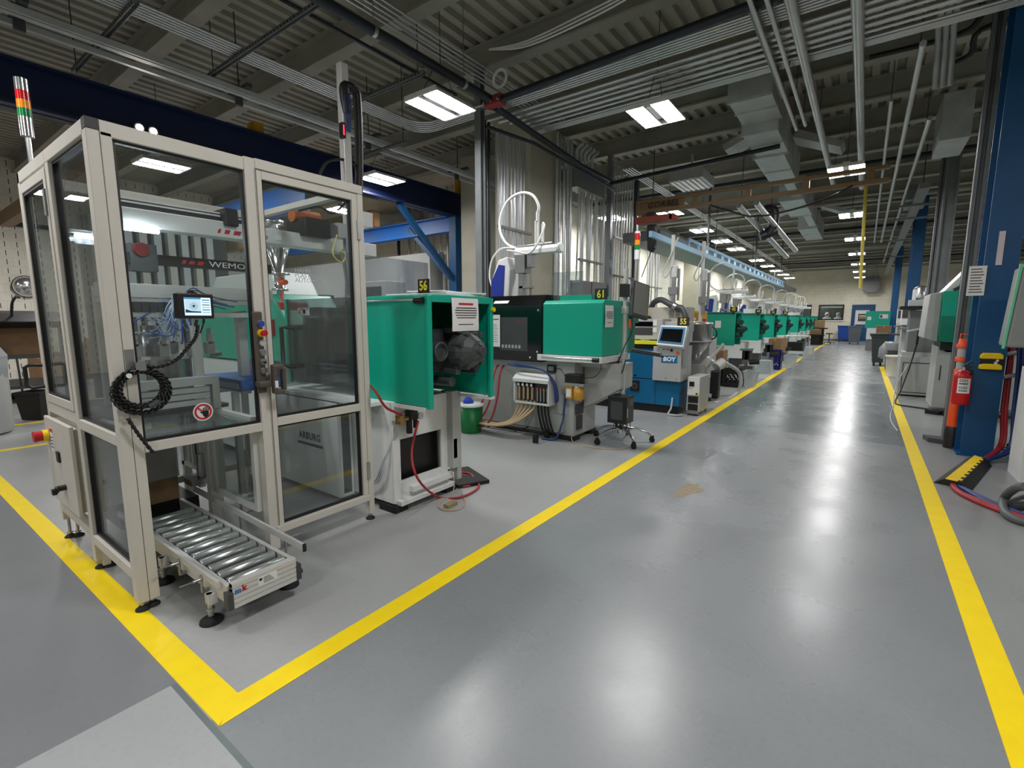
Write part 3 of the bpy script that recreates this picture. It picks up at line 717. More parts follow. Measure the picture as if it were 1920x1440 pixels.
# ================================================================ machinery inside the glazed enclosure
rb = thing('linear_robot', 'white linear take-out robot beam with red marks running over the enclosure and first machine', 'robot', (-3.7, 1.8, 1.4))
q = MB(); q.box(-3.84, -3.7, .96, 2.95, 1.97, 2.08); q.m(M_white); bmz = q.build('beam', M_white, rb, bev=.006)
q = MB(); q.m(M_white).box(-3.85, -3.74, .96, 1.9, 2.115, 2.125); q.box(-3.85, -3.74, .96, 1.9, 2.135, 2.145); q.m(M_black).box(-3.84, -3.75, .97, 1.9, 2.08, 2.115); q.build('guide_track', None, rb)
for (a, b_) in ((1.585, 1.615), (1.63, 1.675), (1.69, 1.75)):
    MB().prism([(a, 1.995), (b_-.012, 1.995), (b_, 2.025), (a+.012, 2.025)], 'x', -3.6995, -3.6985).build('red_mark', M_redink, bmz)
text('maker_name', 'WEMO', .045, M_ink, bmz, (-3.699, 1.765, 2.008), 'px', align='LEFT', sx=1.25)
q = MB(); q.box(-3.7, -3.693, 2.0, 2.045, 2.0, 2.035); q.build('rating_plate', M_label, bmz)
q = MB(); q.box(-3.88, -3.66, 1.63, 1.72, 2.05, 2.17); q.box(-3.9, -3.62, 2.2, 2.45, 2.06, 2.2); q.build('carriage', M_black, rb, bev=.01)
q = MB(); pz = PX(640, 120, -3.72); q.box(-3.75, -3.68, pz.y-.035, pz.y+.035, 1.5, pz.z); q.build('vertical_arm', M_alu, rb, bev=.004)
q = MB(); q.tube([(-3.7, pz.y+.06, 2.2), (-3.7, pz.y+.12, 2.65), (-3.7, pz.y+.13, pz.z-.25), (-3.7, pz.y+.09, pz.z-.17), (-3.7, pz.y+.03, pz.z-.16), (-3.69, pz.y-.01, pz.z-.2), (-3.68, pz.y, pz.z-.4)], .038, 6, 6); q.build('cable_chain', M_black, rb)
q = MB()
for k in range(5): q.tube([(-3.66, pz.y-.02+.012*k, pz.z-.24), (-3.655, pz.y-.03+.015*k, pz.z-.35), (-3.66, pz.y-.015+.008*k, pz.z-.55)], .005, 5, 4)
q.build('air_lines', M_bluehose, rb)
q = MB(); q.box(-3.68, -3.63, pz.y-.08, pz.y-.05, pz.z-.62, pz.z-.5); q.build('display_box', M_black, rb)
MB().box(-3.629, -3.628, pz.y-.074, pz.y-.064, pz.z-.6, pz.z-.52).build('red_display', L_redled, rb)
q = MB(); c = PX(688, 412, -3.6); q.box(-3.72, -3.58, c.y-.06, c.y+.05, c.z-.06, c.z+.06); q.m(M_red).box(-3.62, -3.575, c.y+.05, c.y+.058, c.z-.06, c.z+.06); q.build('valve_box', M_white, rb)
q = MB(); a = PX(575, 408, -3.78); q.cyl((-3.78, a.y-.13, a.z), (-3.78, a.y+.1, a.z), .055, 14); q.build('orange_motor', mat('dull_orange_plastic', (176, 92, 26), .5), rb)
q = MB(); q.tube([PX(560, 395, -3.7), PX(600, 388, -3.7), PX(625, 400, -3.7), PX(655, 372, -3.7)], .01, 6, 6); q.tube([PX(598, 330, -3.7), PX(612, 305, -3.7), PX(640, 299, -3.7), PX(665, 310, -3.7), PX(672, 345, -3.7)], .012, 6, 6); q.build('cable_loop', M_black, rb)
q = MB(); q.tube([PX(632, 440, -3.4), PX(624, 475, -3.4), PX(640, 492, -3.4), PX(648, 478, -3.4), PX(636, 468, -3.4), PX(640, 455, -3.4)], .006, 6, 6); q.build('yellow_cable', mat('pale_yellow_cable', (216, 210, 110), .5), rb)
g = MB(); c = PX(640, 432, -3.45); g.box(c.x-.07, c.x+.03, c.y-.05, c.y+.03, c.z-.06, c.z+.05); g.box(c.x-.04, c.x, c.y+.04, c.y+.06, c.z-.5, c.z+.04); g.cyl(c+Vector((0, 0, -.15)), c+Vector((0, .04, -.4)), .02, 8); g.build('gripper', M_steel, rb)

r2 = thing('linear_axis', 'low grey aluminium linear axis crossing the enclosure behind the monitor', 'robot axis', (-3.7, 1.4, 1.5))
q = MB(); q.box(-3.8, -3.7, .9, 1.95, 1.535, 1.62); q.box(-3.79, -3.71, .9, 1.95, 1.5, 1.53); q.build('axis_beam', M_alu, r2, bev=.003)
q = MB(); q.box(-3.85, -3.8, 1.9, 1.95, .83, 1.6); q.box(-3.85, -3.8, .9, .95, .83, 1.6); q.build('stand', M_alu, r2)
r3 = thing('cross_axis', 'dark robot cross axis with red marks and white lettering inside the enclosure', 'robot axis', (-4.0, 1.5, 1.8))
q = MB(); q.box(-4.03, -3.98, 1.14, 2.1, 1.77, 1.84); ab = q.build('axis_beam', M_black, r3)
for (a, b_) in ((1.45, 1.485), (1.495, 1.54), (1.55, 1.6)): MB().prism([(a, 1.792), (b_-.012, 1.792), (b_, 1.818), (a+.012, 1.818)], 'x', -3.9795, -3.9785).build('red_mark', M_redink, ab)
text('maker_name', 'WEMO', .058, M_whiteink, ab, (-3.979, 1.63, 1.803), 'px', align='LEFT', sx=1.45)
q = MB(); q.box(-4.06, -3.96, 1.15, 1.3, 1.72, 1.9); q.build('carriage', M_dkgrey, r3)
q = MB(); q.cyl((-4.0, 1.2, 1.86), (-3.94, 1.21, 1.86), .045, 16); q.build('red_cap', mat('dull_red_plastic', (110, 22, 26), .6), r3)
q = MB(); q.box(-4.03, -4.0, 1.94, 2.0, .4, 1.77); q.build('stand', M_alu, r3)

tl = thing('tube_light', 'bright tube light fixed under the robot beam inside the enclosure', 'lamp', (-3.6, 1.1, 1.9))
a, b_ = PX(229, 427, -3.6), PX(297, 434, -3.6)
MB().cyl((-3.6, a.y-.02, a.z+.004), (-3.6, b_.y, a.z+.004), .016, 12).build('tube', L_tube, tl)
MB().box(-3.63, -3.6, a.y-.02, b_.y+.02, a.z+.02, a.z+.04).build('holder', M_alu, tl)
MB().box(-3.63, -3.61, b_.y-.02, b_.y, a.z+.02, 1.97).build('bracket', M_alu, tl)
tl2 = thing('tube_light', 'second tube light inside the enclosure, seen through its side pane', 'lamp', (-3.95, 1.0, 1.9))
a2, b2 = PX(140, 441, -3.95), PX(180, 447, -3.95)
MB().cyl(a2, b2, .012, 12).build('tube', L_tube, tl2); MB().box(-3.98, -3.93, a2.y-.02, b2.y+.02, a2.z+.016, a2.z+.035).build('holder', M_alu, tl2)

# rotary table with its tangle of air tubes
rt = thing('rotary_table', 'round steel assembly table under a tangle of blue and clear air tubes in the enclosure', 'assembly table', (-3.55, 1.15, .85))
q = MB(); q.lathe([(.3, 1.16), (.3, 1.18), (0.001, 1.18)], (-3.62, 1.2, 0), n=40, smooth=False); q.build('disc', M_chrome, rt)
q = MB(); q.lathe([(.12, .85), (.12, 1.16)], (-3.62, 1.2, 0), n=24); q.lathe([(.06, 1.18), (.06, 1.3), (.045, 1.31), (.045, 1.36)], (-3.6, 1.1, 0), n=20); q.build('hub', M_steel, rt)
rnd = random.Random(3)
for k in range(10):
    t = 2*PI*k/10+.2; x, y = -3.62+.24*math.cos(t), 1.2+.24*math.sin(t)
    q = MB(); q.cbox((x, y, 1.215), (.05, .05, .07)); q.cbox((x+.01, y, 1.27), (.03, .025, .06)); q.cyl((x, y, 1.25), (x, y, 1.34), .009, 8); q.build('fixture', M_steel if k % 2 else M_grey, rt)
q = MB(); q.box(-3.75, -3.45, .92, 1.75, 1.41, 1.44); q.box(-3.72, -3.66, 1.0, 1.06, 1.18, 1.41); q.box(-3.72, -3.66, 1.66, 1.72, .85, 1.41); q.build('valve_bridge', M_alu, rt)
q = MB()
for k in range(9): q.box(-3.5, -3.44, .95+.04*k, .98+.04*k, 1.44, 1.5)
q.build('valve_bank', M_dkgrey, rt)
M_tubeblue = mat('bright_blue_tube', (36, 92, 190), .3); M_tubeclear = mat('pale_blue_tube', (176, 194, 214), .2)
for k in range(46):
    blue = k % 3 == 0
    y0 = .93+rnd.random()*.35; hub = Vector((-3.42+rnd.uniform(-.03, .03), 1.22+rnd.uniform(-.03, .03), 1.5+rnd.uniform(-.03, .05)))
    mid = Vector((-3.36+rnd.uniform(-.1, .06), (y0+hub.y)/2, 1.32+rnd.uniform(-.06, .12)))
    e_ = Vector((-3.42+rnd.uniform(-.12, .08), y0+rnd.uniform(-.05, .1), 1.3+rnd.uniform(-.05, .14)))
    if k % 6 == 0: e_ = hub+Vector((.02, .2+.02*k/6, -.02)); mid = (hub+e_)/2+Vector((.03, 0, .02))
    MB().tube([hub, (hub+mid)/2+Vector((0, 0, .04)), mid, e_], .0042, 6, 6).build('air_tube', M_tubeclear if not blue else (M_tubeblue if k % 2 else M_bluehose), rt)
MB().tube([PX(225, 590, -3.75), PX(300, 590, -3.7), PX(380, 592, -3.7), PX(460, 584, -3.8)], .006, 6, 5).build('red_air_line', M_redhose, rt)
MB().box(-3.8, -3.3, .78, 1.4, .836, .86).build('base_plate', M_dkgrey, rt)
for (x, y) in ((-3.78, .8), (-3.78, 1.38), (-3.45, 1.38)): MB().box(x-.02, x+.02, y-.02, y+.02, .2, .836).build('leg', M_alu, rt)

# aluminium profile box in front of the table
pb = thing('profile_frame', 'boxy aluminium profile frame standing behind the tunnel shelf in the enclosure', 'frame', (-3.25, 1.1, .85))
q = MB()
y0, y1 = PX(262, 715, -3.2).y, PX(410, 700, -3.2).y
q.box(-3.26, -3.2, y0-.1, y1, 1.005, 1.055); q.box(-3.26, -3.2, y1-.04, y1, .852, 1.005); q.box(-3.26, -3.2, y0-.1, y0-.06, .852, 1.005)
for z in (.885, .925, .962): q.box(-3.25, -3.215, y0-.06, y1-.05, z, z+.03)
q.build('rails', M_alu, pb, bev=.002)
q = MB(); a = PX(368, 610, -3.25); q.box(-3.29, -3.25, 1.21, 1.255, 1.055, 1.36); q.build('upright', M_alu, pb)
# blue belt conveyor
bc = thing('belt_conveyor', 'short blue belt conveyor with grey sides inside the enclosure', 'conveyor', (-3.6, 1.6, .5))
q = MB(); zb = .985; x0, x1 = -4.0, -3.42
q.lathe([(.04, 1.53), (.04, 1.81)], (x1, 0, zb-.04), 'y', 20); q.box(x0, x1, 1.53, 1.81, zb-.08, zb); q.build('belt', M_belt, bc)
q = MB(); q.box(x0, x1+.0, 1.515, 1.525, zb-.06, zb-.025); q.box(x0, x1+.02, 1.815, 1.825, zb-.06, zb+.11); q.build('side_plate', mat('blue_grey_plate', (130, 140, 158), .4, .2), bc)
for y in (1.55, 1.79): MB().box(-3.56, -3.52, y-.02, y+.02, 0, zb-.08).build('leg', M_alu, bc); MB().box(-3.95, -3.91, y-.02, y+.02, 0, zb-.08).build('leg', M_alu, bc)
# lower clutter seen through the tunnel
lf = thing('lifting_rig', 'aluminium lifting frame with slotted plates low inside the enclosure', 'frame', (-3.8, 1.5, 0))
q = MB()
for k in range(6): q.box(-4.0+.07*k, -3.975+.07*k, 1.36, 1.39, .35, .72)
q.box(-4.03, -3.55, 1.35, 1.4, .72, .76); q.box(-4.03, -3.55, 1.35, 1.4, .33, .36); q.box(-4.02, -3.98, 1.35, 1.4, 0, .72); q.box(-3.59, -3.55, 1.35, 1.4, 0, .72)
q.build('uprights', M_alu, lf)
q = MB(); q.box(-3.62, -3.5, 1.22, 1.36, .3, .34); q.cyl((-3.55, 1.3, .34), (-3.55, 1.3, .5), .025, 10); q.build('actuator', M_steel, lf)
# ================================================================ moulding machines
def hub(q, cx, cy, cz, s=1., m=M_cast):
    """toggle clamp end: domed nose, flange, four tie bar nuts and bolts, along +X"""
    q.m(m)
    q.lathe([(.0, .13), (.035, .13), (.04, .1), (.075, .085), (.115, .03), (.135, -.02), (.14, -.09), (.1, -.1), (.1, -.34)], (cx, cy, cz), 'x', 18, False)
    for k in range(8):
        t = PI/8+2*PI*k/8; y, z = cy+.125*math.cos(t), cz+.125*math.sin(t)
        q.cyl((cx-.06, y, z), (cx+.035, y, z), .017, 8)
    for k in range(5):
        t = 2*PI*k/5+.3; q.bar((cx+.11, cy+.03*math.cos(t), cz+.03*math.sin(t)), (cx-.03, cy+.125*math.cos(t), cz+.125*math.sin(t)), .025, .03)
    return q
def nuts(q, cx, cy, cz, m=M_cast, dy=.2, dz=.0):
    q.m(m)
    for s in (-1, 1):
        for z in ((-dz, dz) if dz else (0,)):
            q.lathe([(.055, -.5), (.055, -.02), (.07, -.02), (.07, .05), (.055, .055), (.05, .03), (.0, .03)], (cx-.02, cy+s*dy, cz+z), 'x', 16, False)
    return q

# ---- machine 56, nearest
m56 = thing('moulding_machine', 'nearest turquoise-green moulding machine, numbered 56, with open end beside the glazed enclosure', 'moulding machine', (-3.2, 2.57, 0))
XE, Y0, Y1, Z0, Z1 = -2.3, 2.23, 2.91, .81, 1.555
q = MB(); q.box(-2.95, XE-.03, Y0, Y0+.02, Z0, Z1); q.box(XE-.03, XE, Y0-.004, Y0+.035, Z0-.012, Z1); q.build('guard_panel', M_green, m56, bev=.004)
q = MB(); q.box(-2.95, XE-.03, Y1-.02, Y1, Z0, Z1); q.box(XE-.03, XE, Y1-.035, Y1+.004, Z0-.01, Z1); q.build('guard_panel', M_green, m56, bev=.004)
q = MB(); q.box(-2.95, XE-.03, Y0+.021, Y1-.021, Z1-.02, Z1+.008); q.box(XE-.03, XE, Y0+.036, Y1-.036, Z1-.045, Z1+.004); q.build('top_cover', M_green, m56, bev=.003)
q = MB(); q.box(-2.95, -2.93, Y0+.02, Y1-.02, Z0, Z1-.02); q.build('inner_panel', M_greendk, m56)
q = MB(); q.m(M_chrome).cyl((-2.95, Y0-.02, Z1-.03), (XE-.09, Y0-.02, Z1-.03), .009, 10); q.m(M_black).cyl((XE-.1, Y0-.02, Z1-.035), (XE-.03, Y0-.02, Z1-.035), .022, 14); q.build('guide_rail', None, m56)
MB().box(-2.95, XE-.05, Y0-.01, Y0+.03, Z0-.03, Z0-.004).build('sill_rail', M_white, m56)
q = MB(); q.m(M_white).box(-2.95, XE+.005, Y1-.05, Y1+.01, Z0-.03, Z0-.012); q.build('sill_rail', None, m56)
q = MB(); hub(q, XE+.03, 2.60, 1.175, 1.05); nuts(q, XE-.08, 2.60, 1.175, dy=.2)
q.m(M_cast).box(-2.75, -2.45, 2.42, 2.78, 1.02, 1.33); q.cyl((-2.75, 2.50, .955), (XE-.05, 2.50, .955), .035, 14); q.cyl((-2.7, 2.72, 1.3), (XE-.1, 2.72, 1.3), .03, 12)
for (y, z) in ((2.53, 1.32), (2.67, 1.33), (2.5, 1.03), (2.7, 1.02), (2.76, 1.28), (2.77, 1.08)): q.cbox((XE-.06, y, z), (.14, .045, .04))
q.build('clamp_unit', None, m56, bev=.006)
q = MB(); q.m(M_yellow).cyl((XE+.004, Y1-.015, 1.47), (XE+.025, Y1-.015, 1.47), .017, 12); q.build('yellow_knob', None, m56)
# base of white sheet steel with an open window low in its end
q = MB()
bx0, bx1, by0, by1 = -4.2, -2.66, 2.2, 2.76
q.box(bx1-.02, bx1, by0, by1, .53, .80); q.box(bx1-.02, bx1, by0, by0+.07, .06, .53); q.box(bx1-.02, bx1, by1-.07, by1, .06, .53); q.box(bx1-.02, bx1, by0+.07, by1-.07, .06, .22)
q.box(bx0, bx1-.02, by0, by0+.02, .06, .80); q.box(bx0, bx1-.02, by1-.02, by1, .06, .80); q.box(bx0, bx1, by0, by1, .80, .815); q.box(bx1-.02, bx1+.055, by0+.02, by1+.02, .05, .085); q.box(bx1, bx1+.05, by0+.14, by1+.02, .12, .165)
q.build('base', M_white, m56, bev=.003)
q = MB(); q.box(bx0, bx1-.08, by0+.04, by1-.04, .05, .5); q.build('base_interior', M_black, m56)
q = MB(); q.box(-2.7, -2.62, 2.83, 2.88, .085, .81); q.m(M_grey); q.build('side_post', M_grey, m56)
q = MB(); q.box(-2.72, -2.6, 2.76, 2.83, .2, .83); q.build('cable_channel', M_grey, m56)
q = MB(); q.box(-2.615, -2.6, 2.77, 2.81, .28, .44); q.build('power_strip', mat('ivory_plastic', (218, 210, 186), .5), m56)
q = MB(); q.box(-2.655, -2.64, 2.84, 2.87, .7, .8); q.build('paper_label', M_label, m56)
for (x, y) in ((-2.72, 2.24), (-2.72, 2.76), (-4.1, 2.24), (-4.1, 2.76)): MB().box(x-.09, x+.09, y-.06, y+.06, 0, .05).build('machine_pad', M_rubber, m56)
MB().prism([(-2.62, 2.84), (-2.5, 3.1), (-2.9, 3.28), (-3.1, 2.9)], 'z', .002, .03).build('black_mat_pad', M_rubber, m56)
# protruding cabinet with the maker's name and the white ledge
q = MB(); q.box(-4.1, -3.13, 2.075, 2.196, .04, .775); q.build('side_cabinet', M_white, m56, bev=.004)
q = MB(); q.frame('x', -3.13, 2.085, 2.19, .05, .76, .016, .008); q.m(M_dkgrey); q.build('cabinet_rim', M_white, m56)
MB().box(-3.129, -3.126, 2.10, 2.175, .07, .74).build('cabinet_window', G_black, m56)
q = MB(); q.box(-4.15, -2.76, 2.075, 2.2, .785, .812); q.build('ledge', M_white, m56, bev=.003)
c0, c1 = PY(557, 815, 2.07), PY(604, 832, 2.07)
sg = text('maker_name', 'ARBURG', .082, M_ink, m56, ((c0.x+c1.x)/2, 2.0735, (c0.z+c1.z)/2+.02), 'ny', bold=.002, sx=.88, sp=1.12)
MB().box(c0.x, c1.x, 2.0725, 2.0745, (c0.z+c1.z)/2-.055, (c0.z+c1.z)/2-.033).build('name_bar', M_ink, m56)
# sliding smoked door
dx0, dx1 = -4.0, -2.97
q = MB(); q.m(M_green).box(dx0, dx0+.03, 2.2, 2.23, .86, 1.565); q.box(dx1-.03, dx1, 2.2, 2.225, .86, 1.565); q.build('door_frame', None, m56)
sd = MB().box(dx0+.03, dx1-.03, 2.205, 2.213, .875, 1.56).build('smoked_door', G_tint, m56)
q = MB(); q.tube([(dx0+.13, 2.2, 1.32), (dx0+.12, 2.15, 1.33), (dx0+.02, 2.15, 1.33), (dx0+.02, 2.15, 1.02), (dx0+.12, 2.15, 1.0), (dx0+.13, 2.2, 1.0)], .018, 8); q.build('door_handle', M_black, sd)
q = MB(); q.m(M_label).box(dx0+.2, dx0+.37, 2.2, 2.204, 1.43, 1.49); q.m(M_orange).prism([(dx0+.21, 1.44), (dx0+.24, 1.44), (dx0+.225, 1.475)], 'y', 2.1992, 2.1998); q.m(M_blue).lathe([(0, 0), (.02, 0)], (dx0+.3, 2.1995, 1.46), 'y', 16)
q.m(M_ink).box(dx0+.25, dx0+.28, 2.1992, 2.1998, 1.475, 1.482); q.box(dx0+.33, dx0+.36, 2.1992, 2.1998, 1.475, 1.482); q.build('warning_label', None, sd)
q = MB(); q.m(M_steel).box(-3.9, -3.84, 2.3, 2.85, .9, 1.5); q.box(-3.3, -3.22, 2.3, 2.85, .9, 1.5); q.m(M_chrome)
for (y, z) in ((2.36, 1.0), (2.36, 1.4), (2.79, 1.0), (2.79, 1.4)): q.cyl((-3.95, y, z), (-2.95, y, z), .03, 12)
q.m(M_dkgrey).box(-3.7, -3.45, 2.4, 2.75, 1.0, 1.4); q.m(M_white).box(-3.43, -3.32, 2.42, 2.7, 1.05, 1.38); q.build('mould', None, m56)
q = MB(); q.box(-4.0, -2.96, 2.88, 2.9, .86, 1.56); q.build('rear_guard', M_greendk, m56)
# injection end with hopper
q = MB(); q.prism([(-5.9, 1.0), (-4.05, 1.0), (-4.05, 1.35), (-4.3, 1.62), (-5.9, 1.62)], 'y', 2.25, 2.85); q.build('injection_cover', M_green, m56, bev=.01)
q = MB(); q.box(-6.0, -4.2, 2.2, 2.85, .1, .98); q.build('rear_base', M_white, m56)
q = MB(); q.prism([(-5.8, 1.622), (-4.35, 1.622), (-4.5, 1.84), (-5.6, 1.84)], 'y', 2.35, 2.75); q.build('white_hood', M_white, m56, bev=.01)
h = PY(524, 520, 2.32); q = MB(); q.m(M_chrome)
q.lathe([(.03, -.22), (.03, -.12), (.07, -.12), (.07, -.1), (.045, -.1), (.045, .02), (.09, .02), (.09, .035), (.03, .035), (.115, .3), (.115, .38)], (h.x, h.y, h.z), n=20); q.m(M_steel).lathe([(.05, .38), (.05, .46), (.09, .46), (.09, .5), (.0, .5)], (h.x-.06, h.y, h.z), n=16); q.box(h.x-.03, h.x+.03, h.y-.14, h.y-.02, h.z+.36, h.z+.46); q.build('hopper_loader', None, m56)
q = MB(); q.box(h.x-.12, h.x+.1, h.y-.06, h.y+.2, 1.08, h.z-.22); q.box(h.x-.1, h.x+.0, h.y-.1, h.y-.06, 1.25, 1.4); q.build('red_throat', M_red, m56, bev=.008)
q = MB(); q.m(M_orange).cyl((h.x+.05, h.y-.02, h.z-.05), (h.x+.14, h.y-.02, h.z-.05), .022, 10); q.build('sensor', None, m56)
# clear guard sheet standing on the machine
a, b_ = PX(688, 474, -3.3), PX(802, 490, -3.3)
MB().box(-3.303, -3.297, Y0+.1, b_.y, Z1+.02, a.z-.02).build('clear_guard', glass('scratched_guard', (236, 240, 244), .06, .03, .03), m56)
# number board, sheets and notice
def number_board(par, s_, x, y, z, face='ny', w=.1, h=.085, m=M_yelink):
    o = MB()
    if face == 'ny': o.box(x-w/2, x+w/2, y, y+.008, z, z+h); pos = (x, y-.001, z+h*.5)
    else: o.box(x-.008, x, y-w/2, y+w/2, z, z+h); pos = (x+.001, y, z+h*.5)
    b = o.build('number_board', M_signblk, par)
    text('number', s_, h*.95, m, b, pos, face, bold=.0025, sx=.85)
number_board(m56, '56', -2.345, 2.235, 1.567, w=.1, h=.09)
pp = thing('plastic_sheets', 'stack of white plastic sheets lying on top of the green machine numbered 56', 'sheets', (-2.6, 2.6, 1.56))
q = MB(); q.obox(Matrix.Translation((-2.62, 2.62, 1.572)) @ Matrix.Rotation(.1, 4, 'Z'), (.56, .46, .018)); q.obox(Matrix.Translation((-2.56, 2.7, 1.587)) @ Matrix.Rotation(-.12, 4, 'Z'), (.42, .38, .012)); q.obox(Matrix.Translation((-2.6, 2.6, 1.598)) @ Matrix.Rotation(.25, 4, 'Z'), (.3, .3, .008)); q.build('sheets', mat('milky_sheet', (226, 234, 232), .35, 0, .03), pp)
def notice(name, label, x, y0, y1, z0, z1, red=True):
    t = thing(name, label, 'notice', (x, (y0+y1)/2, z0))
    s_ = MB(); n = 8
    vs = []
    for i in range(n+1):
        z = z1+(z0-z1)*i/n; o = .002+.006*math.sin(i/n*2.4)
        vs += [(x+o, y0, z), (x+o, y1, z), (x+o-.001, y0, z), (x+o-.001, y1, z)]
    fs = [(4*i, 4*i+1, 4*i+5, 4*i+4) for i in range(n)]+[(4*i+2, 4*i+6, 4*i+7, 4*i+3) for i in range(n)]
    s_.add(vs, fs); s_.build('sheet', M_paper, t)
    w = y1-y0; k = MB(); zz = z1-(z1-z0)*.2
    if red: k.m(M_redink).box(x+.0085, x+.0092, y0+w*.24, y1-w*.22, zz, zz+.012)
    for i, (a_, b2) in enumerate(((.14, .1), (.1, .08), (.1, .08), (.12, .09), (.16, .12))):
        z = zz-.025-.017*i; k.m(M_ink).box(x+.0088, x+.0096, y0+w*a_, y1-w*b2, z, z+.0055)
    k.box(x+.0085, x+.0092, y0+w*.22, y1-w*.22, zz-.14, zz-.135); k.build('print', None, t)
    return t
notice('notice_sheet', 'white printed notice taped over the open end of machine 56', XE+.004, 2.445, 2.725, 1.315, 1.545)

# air preparation set, hoses and cords at the foot of 56
ar = thing('air_regulator', 'brass and black air regulator set hanging under the green panel of machine 56', 'air regulator', (-2.64, 2.16, .6))
q = MB(); c = PX(765, 787, -2.6); q.m(M_brass).cyl((c.x, c.y-.1, c.z+.01), (c.x, c.y+.04, c.z+.01), .017, 10); q.box(c.x-.03, c.x+.02, c.y-.09, c.y-.05, c.z-.02, c.z+.04); q.m(M_black).box(c.x-.03, c.x+.03, c.y+.0, c.y+.07, c.z-.0, c.z+.07); q.cyl((c.x, c.y+.01, c.z-.1), (c.x, c.y+.01, c.z), .022, 12); q.cyl((c.x, c.y+.07, c.z-.07), (c.x, c.y+.07, c.z), .017, 12); q.m(M_chrome).cyl((c.x+.03, c.y+.085, c.z+.02), (c.x+.045, c.y+.085, c.z+.02), .026, 14); q.build('body', None, ar)
def hose(name, label, pts, r, m, cat='hose', group=None, n=8, st=8):
    o = MB().tube(pts, r, n, st).build(name, m); return tag(o, label, cat, group)
rad = .009
hose('red_air_hose', 'red air hose dropping from the regulator and coiled on the floor beside machine 56', [(c.x+.02, c.y+.08, c.z-.02), PX(772, 850, -2.52), PX(785, 900, -2.45), PZ(822, 932, .012), PZ(860, 933, .012), PZ(890, 920, .012), PZ(898, 908, .012), PZ(885, 896, .012), PZ(862, 890, .03), PZ(850, 902, .012), PZ(868, 912, .012), PZ(889, 905, .012), PZ(884, 890, .03), PZ(866, 886, .04), PZ(852, 888, .05)], rad, M_redhose)
hose('red_air_hose', 'short red air hose looping out from behind the enclosure post to the regulator', [PX(692, 722, -2.75), PX(705, 735, -2.6), PX(718, 757, -2.58), PX(730, 768, -2.6), (c.x, c.y-.06, c.z+.05)], rad, M_redhose)
hose('extension_lead', 'pale extension cord with a tan plug lying on the floor by machine 56', [PX(846, 882, -2.6), PX(852, 905, -2.58), PZ(846, 930, .006), PZ(830, 938, .006), PZ(822, 950, .006), PZ(836, 957, .006), PZ(860, 955, .006), PZ(872, 943, .006), PZ(866, 925, .006)], .004, M_tan, 'cord')
q = MB(); a = PZ(845, 946, .014); q.cbox((a.x, a.y, .014), (.05, .1, .026)); tag(q.build('cord_plug', mat('olive_tan_plastic', (150, 136, 96), .5)), 'tan multi-way cord plug lying on the floor by machine 56', 'plug')
for k in range(3):
    hose('air_line', 'clear air line hanging beside the white base of machine 56', [(c.x-.02+.01*k, c.y-.08, c.z), (c.x-.06, c.y-.07-.01*k, .55), (-2.72, 2.165+.004*k, .4), (-2.82+.02*k, 2.16, .22), (-3.0, 2.15, .12+.02*k)], .006, M_clearhose, 'hose', 'clear air lines by machine 56')
bk = thing('bucket', 'green bucket with white lid and blue rag standing behind machine 56', 'bucket', (-3.6, 4.1, 0))
a = PZ(874, 812); q = MB(); q.lathe([(.125, .003), (.15, .34), (.0, .34)], (a.x, a.y+.1, 0), n=24); q.build('pail', mat('green_pail', (0, 110, 52), .4), bk)
q = MB(); q.lathe([(.155, .33), (.157, .36), (.0, .365)], (a.x, a.y+.1, 0), n=24); q.build('lid', M_white, bk)
q = MB(); q.lathe([(.07, .365), (.06, .4), (.03, .44), (.01, .43)], (a.x-.03, a.y+.08, 0), n=9, smooth=False); q.build('rag', mat('blue_rag', (36, 70, 180), .8), bk)
# ================================================================ machine 61
m61 = thing('moulding_machine', 'turquoise-green moulding machine numbered 61 with black glossy door, second in the row', 'moulding machine', (-3.0, 5.05, 0))
q = MB(); Y0, Y1, Z0, Z1, XE = 4.7, 5.42, 1.0, 1.605, -2.24
q.prism([(Y0, Z0), (Y1, Z0), (Y1, Z1), (Y0+.045, Z1), (Y0, Z1-.035)], 'x', -2.985, XE); q.build('guard', M_green, m61, bev=.006)
q = MB(); q.box(-3.05, XE+.01, Y0-.02, Y1+.03, .925, .995); q.build('tray', M_white, m61, bev=.004)
q = MB(); q.m(M_chrome).cyl((-2.98, Y0-.035, .965), (XE-.08, Y0-.035, .965), .009, 10); q.m(M_black).cyl((XE-.09, Y0-.035, .962), (XE-.02, Y0-.035, .962), .024, 14); q.build('guide_rail', None, m61)
q = MB(); q.m(M_green).box(-2.85, -2.45, Y0+.15, Y1-.1, Z1, Z1+.06); q.build('top_hump', None, m61)
# black glossy sliding guard
q = MB(); q.prism([(Y0, .90), (Y0+.5, .90), (Y0+.5, 1.68), (Y0+.13, 1.68), (Y0, 1.56)], 'x', -3.85, -2.995); q.build('black_guard', G_black, m61, bev=.01)
q = MB(); q.m(M_chrome)
for x, z in ((-3.05, 1.5), (-3.06, 1.02), (-3.16, .95), (-3.76, .95)): q.cyl((x, Y0-.006, z), (x, Y0, z), .013, 10)
q.m(M_label).obox(Matrix.Translation((-3.62, Y0+.045, 1.603)) @ Matrix.Rotation(-math.atan2(.13, .12), 4, 'X'), (.22, .002, .05))
q.build('guard_screws', None, m61)
q = MB(); q.m(M_dkgrey).box(-3.62, -3.2, Y0-.001, Y0, 1.02, 1.42); q.m(M_grey)
for k in range(6): q.box(-3.58+.05*k, -3.55+.05*k, Y0-.002, Y0, 1.05, 1.09)
q.m(M_red).box(-3.36, -3.33, Y0-.002, Y0, 1.36, 1.38); q.build('window', None, m61)
